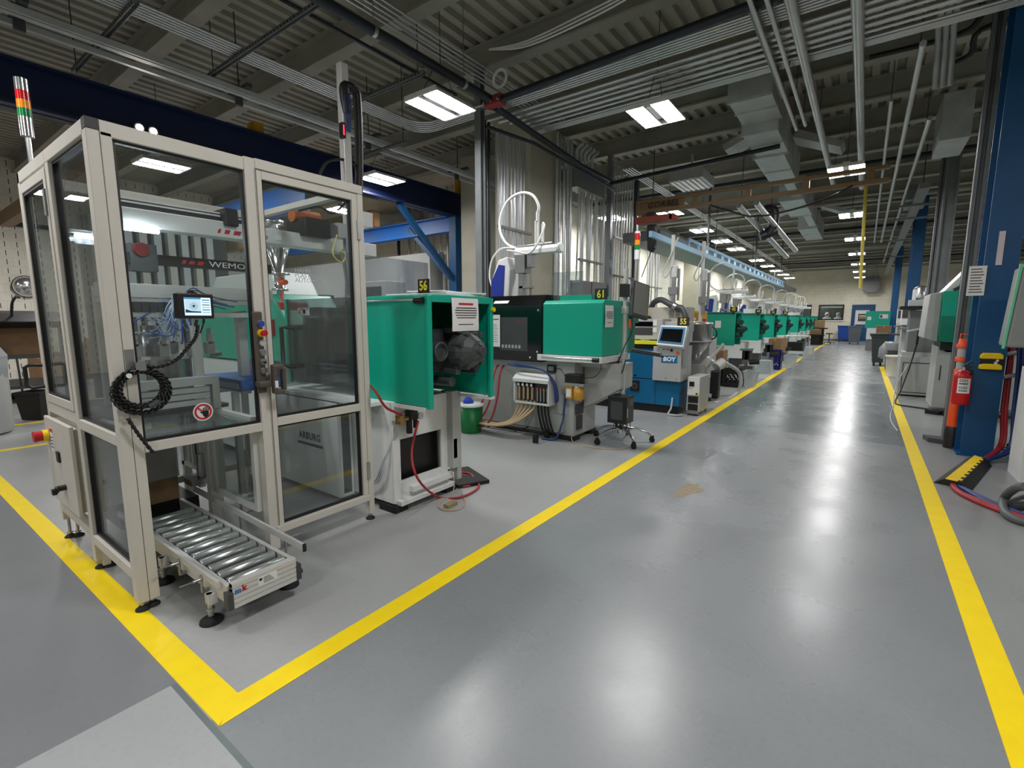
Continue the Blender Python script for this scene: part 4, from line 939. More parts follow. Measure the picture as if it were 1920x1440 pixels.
q = MB(); q.m(M_paper).box(-3.74, -3.6, Y0-.012, Y0-.008, 1.06, 1.45); q.m(M_ink).box(-3.72, -3.62, Y0-.0126, Y0-.012, 1.39, 1.4)
for k in range(9): q.box(-3.725, -3.63-.01*(k % 3), Y0-.0126, Y0-.012, 1.12+.026*k, 1.124+.026*k)
tag(q.build('hanging_sheet'), 'white printed sheet hanging on the black door of machine 61', 'notice')
# base and underside
q = MB(); q.box(-4.6, -2.62, 4.8, 5.35, .05, .925); q.box(-2.62, -2.3, 4.9, 5.3, .86, .925); q.build('base', M_grey, m61, bev=.004)
q = MB(); q.prism([(-2.6, .9), (-2.15, .9), (-2.15, .62), (-2.6, .36)], 'y', 5.0, 5.35); q.build('chute', M_grey, m61, bev=.004)
for (x, y) in ((-2.7, 4.85), (-2.7, 5.3), (-4.4, 4.85)): MB().box(x-.1, x+.1, y-.08, y+.08, 0, .05).build('machine_pad', M_rubber, m61)
q = MB(); q.box(-7.0, -4.6, 4.75, 5.4, .1, 1.0); q.box(-6.4, -3.9, 4.8, 5.35, 1.0, 1.5); q.build('injection_end', M_white, m61, bev=.006)
q = MB(); q.box(-2.64, -2.6, 4.83, 5.0, .3, .42); q.box(-2.63, -2.6, 4.86, 4.98, .12, .28); q.m(M_midgrey); q.build('access_plate', M_dkgrey, m61)
number_board(m61, '61', PY(1127, 550, Y0+.2).x, Y0+.2, Z1, w=.15, h=.125)
q = MB(); a = PY(1034, 530, Y0+.25); q.box(-2.98, -2.6, Y0+.22, Y0+.226, Z1, Z1+.33); tag(q.build('clear_guard', glass('clear_guard', (222, 228, 230), .09, .02, .08)), 'clear guard sheet standing on the green top of machine 61', 'guard sheet')
notice('notice_sheet', 'white notice taped on the green end of machine 61', XE+.004, 4.74, 4.95, 1.31, 1.545, False)
q = MB(); q.box(-2.28, -2.2, 5.43, 5.6, 1.35, 1.58); q.box(-2.9, -2.3, 5.44, 5.75, 1.0, 1.58); q.build('rear_guard', M_greendk, m61)

# water manifold with gauges
mf = thing('water_manifold', 'white water manifold box with round gauges on the base of machine 61', 'manifold', (-3.1, 4.7, .4))
q = MB(); q.prism([(4.62, .66), (4.78, .66), (4.78, .76), (4.70, .76), (4.62, .70)], 'x', -3.36, -2.86); q.box(-3.36, -3.34, 4.64, 4.78, .42, .66); q.box(-2.88, -2.86, 4.64, 4.78, .4, .66); q.box(-3.34, -2.88, 4.64, 4.66, .4, .425); q.build('housing', M_white, mf, bev=.004)
q = MB(); q.box(-3.33, -2.88, 4.7, 4.78, .43, .655); q.build('back_plate', M_dkgrey, mf)
for k in range(4):
    x = -3.30+.062*k
    q = MB(); q.m(M_black).cyl((x, 4.66, .625), (x, 4.70, .625), .024, 14); q.m(M_label).cyl((x, 4.656, .625), (x, 4.66, .625), .018, 14); q.build('gauge', None, mf)
    q = MB(); q.cyl((x, 4.68, .45), (x, 4.68, .6), .014, 8); q.build('flow_tube', M_tan, mf)
for k in range(4):
    x = -3.04+.045*k
    q = MB(); q.m(M_red if k < 2 else M_brass).cyl((x, 4.67, .58), (x, 4.7, .58), .016, 8); q.m(M_steel).cyl((x, 4.68, .44), (x, 4.68, .6), .012, 8); q.build('valve', None, mf)
for k in range(5):
    x = -3.30+.055*k
    hose('water_hose', 'tan water hose sweeping from the gauges down to the floor rack by machine 61', [(x, 4.68, .44), (x-.01, 4.66, .34), (x-.06-.02*k, 4.6-.03*k, .2), (x-.25-.05*k, 4.55-.03*k, .13), (-4.0, 4.6-.02*k, .13), (-4.5, 4.7, .14)], .014, M_tan, 'hose', 'tan water hoses of machine 61')
for k in range(4):
    x = -3.03+.045*k
    hose('drain_hose', 'black drain hose hanging from the manifold valves of machine 61', [(x, 4.68, .44), (x+.01, 4.67, .33), (x+.04, 4.67, .2), (x+.06, 4.7, .09), (x+.05, 4.76, .05)], .013, M_rubber, 'hose', 'black drain hoses of machine 61')
for k in range(3):
    hose('blue_hose', 'blue hose looping round the manifold of machine 61', [(-3.5+.03*k, 4.72, .85), (-3.3, 4.66, .84+.012*k), (-2.95, 4.64, .82), (-2.82+.012*k, 4.66, .68), (-2.8+.02*k, 4.68, .5), (-2.82, 4.72, .44)], .011, M_bluehose, 'hose', 'blue hoses of machine 61')
hose('blue_hose', 'blue hose drooping to the floor right of the manifold of machine 61', [(-2.72, 4.77, .55), (-2.71, 4.74, .4), (-2.73, 4.72, .2), (-2.78, 4.66, .03), (-2.95, 4.64, .015)], .013, M_bluehose)
for k in range(3):
    hose('red_hose', 'red hose hanging between machines 56 and 61', [(-3.62-.09*k, 4.79, .82), (-3.58-.09*k, 4.66, .74), (-3.56-.1*k, 4.58, .45), (-3.62-.12*k, 4.5, .16+.04*k), (-3.85-.1*k, 4.46, .05+.03*k), (-4.2, 4.62, .14+.03*k)], .012, M_redhose, 'hose', 'red hoses between machines 56 and 61')
rk = thing('wire_rack', 'black wire floor rack under the tan hoses of machine 61', 'rack', (-3.6, 4.6, 0))
q = MB()
for x in (-4.4, -4.0, -3.6, -3.2, -2.9): q.cyl((x, 4.42, .1), (x, 4.74, .1), .006, 6)
for y in (4.42, 4.5, 4.58, 4.66, 4.74): q.cyl((-4.4, y, .1), (-2.9, y, .1), .005, 6)
q.build('grid', M_black, rk)
for (x, y) in ((-2.92, 4.46), (-2.92, 4.7), (-4.38, 4.46), (-4.38, 4.7)): MB().box(x-.03, x+.03, y-.015, y+.015, 0, .1).build('leg', M_black, rk)
# oiler jar and small boxes on the end of the base
oj = thing('oil_jar', 'amber oil jar with black cap on a bracket on the base of machine 61', 'oil jar', (-2.55, 4.72, .45))
q = MB(); q.m(M_steel).box(-2.70, -2.44, 4.68, 4.80, .655, .69); q.build('bracket', None, oj)
q = MB(); q.box(-2.68, -2.48, 4.68, 4.79, .69, .79); q.build('cap', M_black, oj, bev=.01)
q = MB(); q.lathe([(.055, .5), (.062, .52), (.062, .655), (.05, .655)], (-2.53, 4.74, 0), n=18); q.box(-2.67, -2.585, 4.69, 4.79, .51, .655); q.build('jar', mat('amber_plastic', (190, 140, 50), .25), oj)
q = MB(); q.m(M_label).box(-2.66, -2.6, 4.688, 4.69, .53, .62); q.build('label', None, oj)
q = MB(); q.m(M_black).box(-2.97, -2.86, 4.77, 4.8, .78, .87); q.m(M_midgrey).box(-2.95, -2.88, 4.765, 4.77, .8, .85); tag(q.build('switch_box'), 'small black switch box above the manifold on machine 61', 'switch box')
hose('power_cable', 'black cord looping from the switch box to the oil jar of machine 61', [(-2.86, 4.78, .82), (-2.78, 4.76, .83), (-2.7, 4.74, .75), (-2.66, 4.74, .78)], .004, M_black, 'cord')
hose('power_cable', 'black cord running from the tray down the end of machine 61', [(-2.5, 4.8, .74), (-2.35, 4.76, .77), (-2.27, 4.74, .85), (-2.26, 4.73, .92)], .004, M_black, 'cord')
hose('power_cable', 'thin tan cord running over the floor from machine 61 to the computer cart', [(-2.62, 4.75, .06), (-2.55, 4.7, .008), (-2.3, 4.64, .006), (-2.05, 4.75, .006), (-1.95, 5.0, .006)], .005, M_tan, 'cord')
q = MB(); q.prism([(4.70, .1), (4.82, .1), (4.82, .3), (4.72, .3)], 'x', -2.86, -2.72); tag(q.build('filter_jar', glass('pale_filter', (240, 244, 214), .05, .1, .35)), 'pale translucent filter cylinder at the base of machine 61', 'filter')

# ---- swing-arm robot on a column, made once and repeated
def make_picker(label, loc, group=None):
    t = thing('picker_robot', label, 'robot', loc, group)
    q = MB(); q.prism([(-.07, .985), (.07, .985), (.07, 1.045), (.045, 1.09), (-.045, 1.09), (-.07, 1.045)], 'x', .0, .72); q.lathe([(.06, 0), (.075, .012), (.075, .04), (.05, .05)], (.715, 0, 1.04), 'x', 18); q.build('arm', M_white, t, world=False, bev=.006)
    q = MB(); q.m(M_steel).cyl((0, -.02, 1.11), (.62, -.02, 1.12), .012, 8); q.cyl((.1, .04, 1.1), (.1, .04, 1.14), .02, 8); q.build('slide_rod', None, t, world=False)
    q = MB(); q.prism([(-.38, .30), (-.12, .30), (-.06, .4), (-.04, .78), (-.1, .97), (-.26, .93), (-.38, .66)], 'y', -.12, .12); q.build('body', M_white, t, world=False, bev=.02)
    q = MB(); q.prism([(-.385, .36), (-.16, .345), (-.13, .84), (-.24, .86), (-.385, .62)], 'y', -.128, -.12); q.build('blue_panel', mat('violet_blue_panel', (34, 52, 150), .4), t, world=False)
    q = MB(); q.cyl((-.2, 0, 0), (-.2, 0, .3), .06, 14); q.lathe([(.1, 0), (.1, .03)], (-.2, 0, 0), n=16); q.build('column', M_steel, t, world=False)
    q = MB(); q.box(.02, .2, -.09, .07, .72, .985); q.box(.07, .15, -.06, .04, .35, .72); q.box(.22, .3, -.06, .06, .8, .985); q.cyl((.11, -.03, .1), (.11, -.03, .35), .015, 8); q.cyl((.25, 0, .3), (.25, 0, .8), .018, 8); q.box(.08, .3, -.06, .02, .5, .54); q.box(.2, .29, -.05, .05, .22, .3); q.build('vertical_axis', M_steel, t, world=False, bev=.004)
    q = MB(); q.box(.24, .3, -.04, .04, .02, .22); q.cyl((.27, 0, -.02), (.27, 0, .05), .02, 8); q.build('gripper', M_black, t, world=False)
    q = MB(); q.cyl((.3, .05, 1.08), (.3, .05, 1.46), .016, 8); q.cyl((.34, .05, 1.08), (.34, .05, 1.46), .016, 8); q.cyl((.33, .05, 1.45), (.33, .05, 1.58), .025, 10); q.cyl((.42, .05, 1.15), (.42, .05, 1.4), .02, 8); q.build('cable_mast', M_white, t, world=False)
    q = MB(); q.tube([(.33, .05, 1.55), (.345, .05, 1.66), (.24, .05, 1.82), (.03, .05, 1.88), (-.2, .05, 1.8), (-.34, .05, 1.58), (-.34, .05, 1.36), (-.22, .05, 1.18), (0, .04, 1.08)], .021, 8, 8); q.build('hose_loop', M_white, t, world=False)
    q = MB(); q.tube([(.0, -.05, 1.09), (-.25, -.05, 1.1), (-.43, -.05, .95), (-.48, -.05, .7), (-.4, -.06, .48), (-.37, -.08, .35)], .013, 6, 6); q.tube([(-.1, -.1, 1.06), (.1, -.14, 1.02), (.3, -.14, .98), (.42, -.1, 1.1), (.46, .02, 1.35), (.42, .05, 1.42)], .015, 6, 6); q.tube([(-.3, -.1, .3), (-.2, -.14, .2), (-.05, -.13, .22), (.05, -.08, .34)], .012, 6, 6); q.build('white_hoses', M_white, t, world=False)
    return t
zr = PY(1000, 470, 5.05)
pk = make_picker('white picker robot with blue panel and big hose loop on machine 61', (PY(963, 470, 5.05).x+.05, 5.05, zr.z-.88)); pk.scale = (.85, .85, .85)
q = MB(); q.box(PY(963, 470, 5.05).x-.4, PY(963, 470, 5.05).x+.1, 4.9, 5.2, 1.5, zr.z-.88); tag(q.build('pedestal', M_steel), 'steel pedestal carrying the white picker robot on machine 61', 'pedestal')
# ================================================================ computer cart
ct = thing('computer_cart', 'chrome five-star computer cart with pole, monitor and keyboard beside machine 61', 'computer cart', (-2.17, 5.13, 0))
CXc, CYc = -2.17, 5.12
q = MB(); q.lathe([(.05, .1), (.05, .16), (.03, .18)], (CXc, CYc, 0), n=16); q.build('base_hub', M_chrome, ct)
for k in range(5):
    t = math.radians(100+72*k); dx, dy = math.cos(t), math.sin(t)
    q = MB(); q.tube([(CXc+dx*.03, CYc+dy*.03, .15), (CXc+dx*.15, CYc+dy*.15, .155), (CXc+dx*.27, CYc+dy*.27, .12), (CXc+dx*.34, CYc+dy*.34, .075)], .016, 8, 4); leg = q.build('base_leg', M_chrome, ct)
    q = MB(); ex, ey = CXc+dx*.345, CYc+dy*.345; q.cyl((ex-.02*dy, ey+.02*dx, .03), (ex+.02*dy, ey-.02*dx, .03), .03, 14); q.box(ex-.018, ex+.018, ey-.018, ey+.018, .03, .075); q.build('caster', M_rubber, leg)
MB().cyl((CXc, CYc, .16), (CXc, CYc, 1.95), .026, 14).build('pole', M_alu, ct)
a = PY(1168, 770, 5.05); b_ = PY(1196, 737, 5.05)
q = MB(); q.box(-2.24, -2.02, 4.88, 5.09, .255, .555); pcb = q.build('computer', M_black, ct, bev=.004)
q = MB(); q.box(-2.019, -2.016, 4.89, 5.08, .27, .54); q.m(M_midgrey)
for k in range(4): q.box(-2.0158, -2.015, 4.97, 5.06, .46+.016*k, .468+.016*k)
q.m(M_dkgrey).box(-2.2, -2.06, 4.877, 4.88, .3, .5); q.m(M_label).box(-2.0155, -2.015, 4.9, 4.915, .33, .43); q.build('front_panel', M_dkgrey, pcb)
for k in range(7):
    rr = random.Random(k); x = -2.22+.03*k
    hose('cart_cable', 'black cable hanging in the tangle under the computer of the cart', [(x, 5.06, .255), (x+rr.uniform(-.04, .04), 5.0, .2), (x+rr.uniform(-.05, .05), 5.02, .17+rr.uniform(0, .03)), (CXc+rr.uniform(-.06, .06), 5.06, .19), (CXc+rr.uniform(-.02, .02), 5.13, .3)], .0045, M_black, 'cable', 'cables under the cart computer', 6, 5)
# keyboard arm
q = MB(); q.box(CXc-.035, CXc+.035, CYc-.035, CYc+.035, .955, 1.02); q.build('clamp', M_alu, ct)
c = PY(1190, 650, 5.1); q = MB(); M_ = Matrix.Translation((-1.93, 5.2, 1.02)) @ Matrix.Rotation(math.radians(20), 4, 'Z') @ Matrix.Rotation(math.radians(9), 4, 'Y')
q.obox(M_, (.36, .2, .018)); kt = q.build('keyboard_tray', M_black, ct, bev=.004)
q = MB(); q.obox(M_ @ Matrix.Translation((-.02, -.01, .02)), (.3, .12, .014)); q.build('keyboard', M_dkgrey, kt)
q = MB(); q.obox(M_ @ Matrix.Translation((.1, .07, .018)), (.12, .05, .02)); q.build('keyboard_rim', M_steel, kt)
# monitor on an arm
q = MB(); q.box(CXc-.03, CXc+.03, CYc-.03, CYc+.03, 1.46, 1.54); q.bar((CXc, CYc, 1.6), (CXc+.1, CYc-.05, 1.6), .03, .03); q.build('monitor_arm', M_alu, ct)
Mm = Matrix.Translation((-2.015, 5.14, 1.6)) @ Matrix.Rotation(math.radians(-22), 4, 'Z') @ Matrix.Rotation(math.radians(-9), 4, 'Y') @ Matrix.Rotation(math.radians(-12), 4, 'X')
q = MB(); q.obox(Mm, (.045, .25, .40)); mn = q.build('monitor', M_dkgrey, ct, bev=.012)
q = MB(); q.obox(Mm @ Matrix.Translation((.024, 0, .01)), (.004, .21, .345)); q.build('monitor_screen', mat('sleeping_screen', (128, 128, 122), .25, 0, .03), mn)
q = MB(); q.box(-2.2, -2.12, 5.02, 5.12, 1.64, 1.78); q.m(M_black); q.build('power_supply', M_black, ct)
q = MB(); q.tube([(-2.1, 5.07, 1.64), (-2.03, 5.0, 1.3), (-2.13, 5.04, 1.1), (-2.19, 5.03, .9), (-2.2, 5.06, .6)], .005, 6, 6); q.tube([(-2.2, 5.07, .98), (-2.23, 5.05, .85), (-2.15, 5.02, .8), (-2.12, 5.06, .95)], .006, 6, 6); q.build('cable', M_black, ct)
q = MB(); q.box(-2.09, -2.07, 5.04, 5.06, 1.3, 1.4); q.build('orange_tag', M_orange, ct)

# ================================================================ blue machine 55
bo = thing('moulding_machine', 'blue and grey moulding machine numbered 55 with tilted screen, third in the row', 'moulding machine', (-2.7, 7.3, 0))
q = MB(); q.m(M_boyblue).box(-3.5, -2.11, 7.05, 7.55, .12, .495); q.box(-3.5, -2.5, 7.04, 7.55, .505, .96); q.m(M_boyblue).box(-3.85, -3.5, 7.05, 7.5, .5, .8)
q.build('body', None, bo, bev=.006)
q = MB(); q.box(-2.9, -2.896, 7.047, 7.05, .12, .5); q.box(-2.47, -2.466, 7.047, 7.05, .12, .495); q.box(-3.2, -3.196, 7.036, 7.04, .505, .96); q.build('seams', M_ink, bo)
MB().box(-3.48, -2.14, 7.08, 7.53, 0, .12).build('plinth', M_black, bo)
q = MB(); q.m(M_black).box(-2.86, -2.72, 7.035, 7.05, .3, .46); q.m(M_dkgrey).cyl((-2.79, 7.03, .38), (-2.79, 7.035, .38), .05, 18); q.m(M_black).cyl((-2.79, 7.025, .38), (-2.79, 7.03, .38), .02, 12); q.cyl((-2.79, 7.04, .54), (-2.79, 7.05, .54), .015, 10); q.build('fan_vent', None, bo)
q = MB(); q.m(M_grey).box(-2.5, -2.085, 6.985, 7.5, .495, 1.0); con = q.build('console', None, bo, bev=.005)
q = MB(); q.m(mat('logo_blue_panel', (10, 110, 160), .5)).box(-2.375, -2.14, 6.982, 6.985, .765, .87); q.build('logo_panel', None, con)
text('maker_name', 'BOY', .085, M_whiteink, con, (-2.257, 6.981, .817), 'ny', bold=.004, sx=1.05)
q = MB(); q.m(M_black)
for k, w in enumerate((.012, .03, .03)): q.box(-2.42+.06*k, -2.42+.06*k+w, 6.98, 6.985, .955, .965)
q.cyl((-2.23, 6.975, .95), (-2.23, 6.985, .95), .02, 12); q.m(M_orange).cyl((-2.14, 6.97, .92), (-2.14, 6.985, .92), .022, 14); q.m(M_black).cyl((-2.3, 6.98, .54), (-2.3, 6.985, .54), .006, 6); q.cyl((-2.14, 6.98, .54), (-2.14, 6.985, .54), .006, 6); q.build('switches', None, con)
# tilted screen
A, B, C, D = [PY(*p, y) for p, y in (((1230, 646), 6.93), ((1281, 651), 6.93), ((1289, 611), 7.08), ((1240, 609), 7.08))]
def slab(q, P4, t):
    n = (P4[1]-P4[0]).cross(P4[3]-P4[0]).normalized()*t
    vs = list(P4)+[p-n for p in P4]; q.add(vs, [(0, 1, 2, 3), (7, 6, 5, 4), (0, 4, 5, 1), (1, 5, 6, 2), (2, 6, 7, 3), (3, 7, 4, 0)])
def inset(P4, m0, m1, off):
    c = sum(P4, Vector())/4; n = (P4[1]-P4[0]).cross(P4[3]-P4[0]).normalized()*off
    u = (P4[1]-P4[0])*m0; v = (P4[3]-P4[0])*m1
    return [P4[0]+u+v+n, P4[1]-u+v+n, P4[2]-u-v+n, P4[3]+u-v+n]
q = MB(); slab(q, [A, B, C, D], .1); scn = q.build('screen_housing', M_white, bo, bev=.01)
q = MB(); slab(q, inset([A, B, C, D], .04, .1, .006), .006); q.build('screen_bezel', M_boyblue, scn)
q = MB(); slab(q, inset([A, B, C, D], .11, .2, .01), .004); q.build('screen_glass', G_black, scn)
# guard with window, yellow strip, beige cabinet, exhaust hose
q = MB(); q.m(M_grey).box(-3.6, -2.42, 7.1, 7.5, 1.09, 1.4); q.box(-2.42, -2.1, 7.2, 7.55, 1.05, 1.36); q.build('upper_guard', None, bo, bev=.006)
q = MB(); q.m(M_dkgrey).box(-3.3, -2.56, 7.095, 7.1, 1.16, 1.27); q.m(G_black).box(-3.3, -2.56, 7.093, 7.097, 1.29, 1.36); q.m(M_label).box(-2.56, -2.5, 7.094, 7.099, 1.3, 1.38); q.box(-2.56, -2.5, 7.094, 7.099, 1.2, 1.27); q.build('window', None, bo)
MB().box(-3.3, -2.46, 7.0, 7.09, 1.025, 1.075).build('yellow_strip', mat('lemon_yellow', (232, 226, 30), .5), bo)
MB().box(-3.6, -2.46, 7.03, 7.09, .96, 1.02).build('black_gap', M_black, bo)
q = MB(); q.m(mat('warm_grey_cabinet', (172, 168, 156), .5)).box(-3.3, -2.2, 7.5, 7.95, 1.2, 1.58); q.m(M_dkgrey)
for k in range(6):
    q.box(-2.46, -2.38, 7.496, 7.5, 1.42+.022*k, 1.43+.022*k); q.box(-2.36, -2.29, 7.496, 7.5, 1.42+.022*k, 1.43+.022*k)
q.m(M_yellow).box(-2.88, -2.78, 7.495, 7.5, 1.52, 1.565); q.m(M_ink).lathe([(.0, 0), (.05, 0), (.05, .01)], (-2.78, 7.49, 1.4), 'y', 18); q.build('rear_cabinet', None, bo, bev=.004)
pts = [PY(1218, 600, 7.8), PY(1223, 572, 7.6), PY(1238, 562, 7.5), PY(1255, 570, 7.45), PY(1266, 576, 7.45), PY(1278, 578, 7.45), PY(1285, 592, 7.42), PY(1286, 612, 7.4)]
MB().tube(pts, .045, 12, 6).build('exhaust_hose', M_dkgrey, bo)
q = MB(); q.cyl(PY(1262, 573, 7.45), PY(1268, 576, 7.45), .053, 12); q.build('hose_clamp', M_steel, bo)
number_board(bo, '55', PY(1281, 606, 7.15).x, 7.15, PY(1281, 611, 7.15).z, w=.17, h=.12)
q = MB(); q.prism([(-2.09, 1.0), (-2.06, .72), (-2.05, 1.0), (-2.0, 1.28)], 'y', 7.0, 7.2); tag(q.build('plastic_bag', M_bag), 'crumpled clear bag hanging beside the screen of blue machine 55', 'bag')
stt = thing('signal_tower', 'white signal tower with red amber and green lenses behind the cart monitor', 'signal light', (-2.89, 7.2, 1.6))
stack(stt, -2.89, 7.2, 1.42, 2.3, .04, (('base', M_white, .14), ('green_lens', M_lamp_grn, .075), ('amber_lens', M_lamp_amb, .07), ('red_lens', M_lamp_red, .1), ('cap', M_white, .03)), tube_r=.03)

# temperature control unit on casters
tc = thing('temperature_unit', 'small white temperature control unit on casters beside blue machine 55', 'temperature control unit', (-1.98, 7.3, 0))
q = MB(); q.m(M_grey).box(-2.02, -1.84, 7.12, 7.62, .07, .57); q.m(M_white).box(-2.015, -1.845, 7.11, 7.12, .3, .565); q.build('case', None, tc, bev=.004)
q = MB(); q.m(M_black).box(-1.99, -1.92, 7.105, 7.11, .43, .5); q.m(M_yellow).box(-1.9, -1.86, 7.104, 7.11, .31, .345); q.m(M_ink).cyl((-1.88, 7.095, .328), (-1.88, 7.104, .328), .012, 10)
q.m(M_midgrey).box(-1.995, -1.95, 7.106, 7.11, .4, .406); q.build('front_panel', None, tc)
for z0, z1 in ((.19, .285), (.08, .17)): MB().box(-2.0, -1.86, 7.112, 7.12, z0, z1).build('grille', M_black, tc)
q = MB(); q.m(M_steel).box(-2.01, -1.85, 7.09, 7.11, .035, .05); q.box(-2.01, -1.85, 7.1, 7.6, .05, .07); q.build('frame', None, tc)
for (x, y) in ((-2.0, 7.15), (-1.86, 7.15), (-2.0, 7.57), (-1.86, 7.57)): MB().cyl((x-.012, y, .026), (x+.012, y, .026), .026, 12).build('caster', M_midgrey, tc)
hose('floor_hose', 'grey hose ends curling on the floor between blue machine 55 and the temperature unit', [(-2.2, 7.03, .25), (-2.2, 6.98, .1), (-2.22, 6.93, .02), (-2.12, 6.9, .018), (-2.03, 6.98, .018)], .014, M_clearhose)

# hopper dryer cart
hd = thing('hopper_dryer', 'stainless conical hopper dryer on a grey wheeled stand beyond blue machine 55', 'hopper dryer', (-2.35, 8.9, 0))
hx, hy = -2.36, 8.8
M_hop = mat('satin_stainless', (190, 192, 194), .24, .75, .05)
q = MB(); q.lathe([(.05, .68), (.06, .74), (.235, 1.0), (.24, 1.0), (.24, 1.3), (.25, 1.3), (.25, 1.33), (.1, 1.36), (.0, 1.36)], (hx, hy, 0), n=28); q.build('hopper', M_hop, hd)
q = MB(); q.lathe([(.248, 1.0), (.252, 1.01), (.248, 1.02)], (hx, hy, 0), n=28); q.lathe([(.16, .69), (.16, .71)], (hx, hy, 0), n=20); q.m(M_red).cyl((hx+.1, hy, 1.36), (hx+.1, hy, 1.4), .03, 10); q.m(M_black).tube([(hx+.25, hy-.05, 1.27), (hx+.32, hy-.06, 1.2), (hx+.32, hy-.06, 1.1), (hx+.25, hy-.05, 1.05)], .012, 6, 4); q.m(M_steel).cyl((hx-.2, hy-.16, 1.2), (hx-.2, hy-.2, 1.25), .04, 10); q.build('fittings', M_steel, hd)
q = MB(); q.box(hx-.22, hx+.2, hy-.22, hy+.22, .38, .62); q.box(hx-.1, hx+.1, hy-.1, hy+.1, .62, .69); q.box(hx-.05, hx+.24, hy-.2, hy+.2, .1, .38); q.build('stand', M_grey, hd, bev=.005)
q = MB(); q.bar((hx-.2, hy-.25, .1), (hx+.34, hy-.25, .1), .05, .06); q.bar((hx-.2, hy+.25, .1), (hx+.34, hy+.25, .1), .05, .06); q.build('foot_rail', M_grey, hd)
q = MB(); q.cyl((hx+.14, hy-.1, .56), (hx+.26, hy-.1, .72), .075, 14); q.cyl((hx+.24, hy-.1, .7), (hx+.45, hy-.05, .98), .03, 10); q.cyl((hx+.34, hy-.02, .57), (hx+.42, hy+.1, .66), .085, 14); q.build('vacuum_pipe', M_alu, hd)
q = MB(); q.box(hx+.28, hx+.42, hy-.14, hy+.02, .03, .52); q.build('filter_drum', M_black, hd, bev=.02)
for (x, y) in ((hx-.18, hy-.25), (hx+.3, hy-.25), (hx-.18, hy+.25), (hx+.3, hy+.25)): MB().cyl((x, y-.015, .035), (x, y+.015, .035), .035, 12).build('caster', M_rubber, hd)
p = [(hx+.42, hy+.08, .65), PZ(1383, 690, .5), PZ(1389, 712, .25), PZ(1378, 738, .08), PZ(1355, 750, .04), PZ(1335, 752, .035)]
MB().tube([p[0], PX(1366, 684, -1.9), PX(1385, 697, -1.78), PX(1389, 718, -1.74), PX(1380, 738, -1.8), PX(1358, 752, -1.9), PX(1338, 755, -1.95)], .032, 10, 8).build('vacuum_hose', M_clearhose, hd)
rb_ = thing('red_bin', 'small red parts bin with white label on the floor behind the computer cart', 'bin', (-3.25, 7.4, 0))
a = PZ(1143, 757); q = MB(); q.prism([(a.x-.0, .02), (a.x+.22, .02), (a.x+.26, .27), (a.x-.04, .27)], 'y', a.y-.2, a.y+.0); q.m(M_red); q.build('tub', M_red, rb_)
MB().box(a.x+.13, a.x+.24, a.y-.206, a.y-.201, .12, .2).build('label', M_label, rb_)
# ================================================================ receding row of green machines
def make_press(label, loc, variant=0, group=None, num=None):
    t = thing('moulding_machine', label, 'moulding machine', loc, group)
    L = .78; gm = M_green
    q = MB(); q.box(-L, 0, -.34, -.315, .81, 1.55); q.build('guard_panel', gm, t, world=False, bev=.004)
    q = MB(); q.box(-L, 0, .315, .34, .81, 1.55); q.build('guard_panel', gm, t, world=False, bev=.004)
    q = MB(); q.box(-L, 0, -.315, .315, 1.525, 1.555); q.build('top_cover', gm, t, world=False)
    q = MB(); q.box(-L, .01, -.355, -.3, .785, .81); q.build('sill_rail', M_white, t, world=False)
    q = MB(); q.box(-L, -.06, -.36, -.345, 1.52, 1.545); q.m(M_black).box(-.08, -.02, -.365, -.34, 1.505, 1.55); q.build('guide_rail', M_dkgrey, t, world=False)
    cm = mat('dark_green_casting', (14, 74, 62), .45, .1, .1) if variant != 2 else M_cast
    q = MB(); hub(q, .06, 0, 1.18, 1, cm); nuts(q, .03, 0, 1.18, cm, .17, .13); q.build('clamp_unit', None, t, world=False)
    q = MB(); q.box(-L, -L+.02, -.31, .31, .82, 1.52); q.build('inner_panel', M_greendk, t, world=False)
    q = MB(); q.box(-2.4, -.35, -.3, .3, .3, .785); q.box(-2.4, -1.2, -.3, .3, .06, .3); q.build('base', M_white, t, world=False)
    q = MB(); q.box(-.75, -.4, -.26, .26, .02, .3); q.build('drive', M_dkgrey, t, world=False)
    q = MB(); q.m(M_black).box(-1.75, -L-.02, -.34, -.32, .86, 1.56); q.build('smoked_guard', G_black, t, world=False)
    q = MB(); q.prism([(-3.7, .9), (-1.85, .9), (-1.85, 1.3), (-2.1, 1.6), (-3.7, 1.6)], 'y', -.31, .31); q.build('injection_cover', M_green if variant != 1 else M_white, t, world=False, bev=.01)
    q = MB(); q.box(-3.7, -2.4, -.3, .3, .06, .9); q.build('rear_base', M_white, t, world=False)
    return t
rows = [(11.85, '45', 0), (14.92, '44', 1), (17.55, '36', 0), (20.45, None, 0), (24.45, None, 1), (27.5, None, 0), (29.55, None, 1), (32.1, None, 2), (34.3, None, 1)]
descr = ['green moulding machine numbered 45, largest of the receding row beyond the hopper dryer', 'green moulding machine numbered 44, right behind machine 45', 'green moulding machine third of the receding row, behind number 44',
         'green moulding machine with a dark stroke on its panel, fourth of the receding row', 'green moulding machine with a white board on top, fifth of the receding row']
protos = {}
for i, (y, num, v) in enumerate(rows):
    lab = descr[i] if i < 5 else 'small distant green moulding machine near the far end of the receding row'
    if v not in protos: t = protos[v] = make_press(lab, (-2.3, y, 0), v, 'green machines of the receding row')
    else: t = copy_tree(protos[v], (-2.3, y, 0), lab, 'green machines of the receding row')
for t, num, y in [(o, r[1], r[0]) for o, r in zip([o for o in COL.objects if o.name.startswith('moulding_machine') and o.get('group') == 'green machines of the receding row'], sorted([r for r in rows], key=lambda r: 0))]: pass
nb = {11.85: '45', 14.92: '44', 17.55: '36', 20.45: '26'}
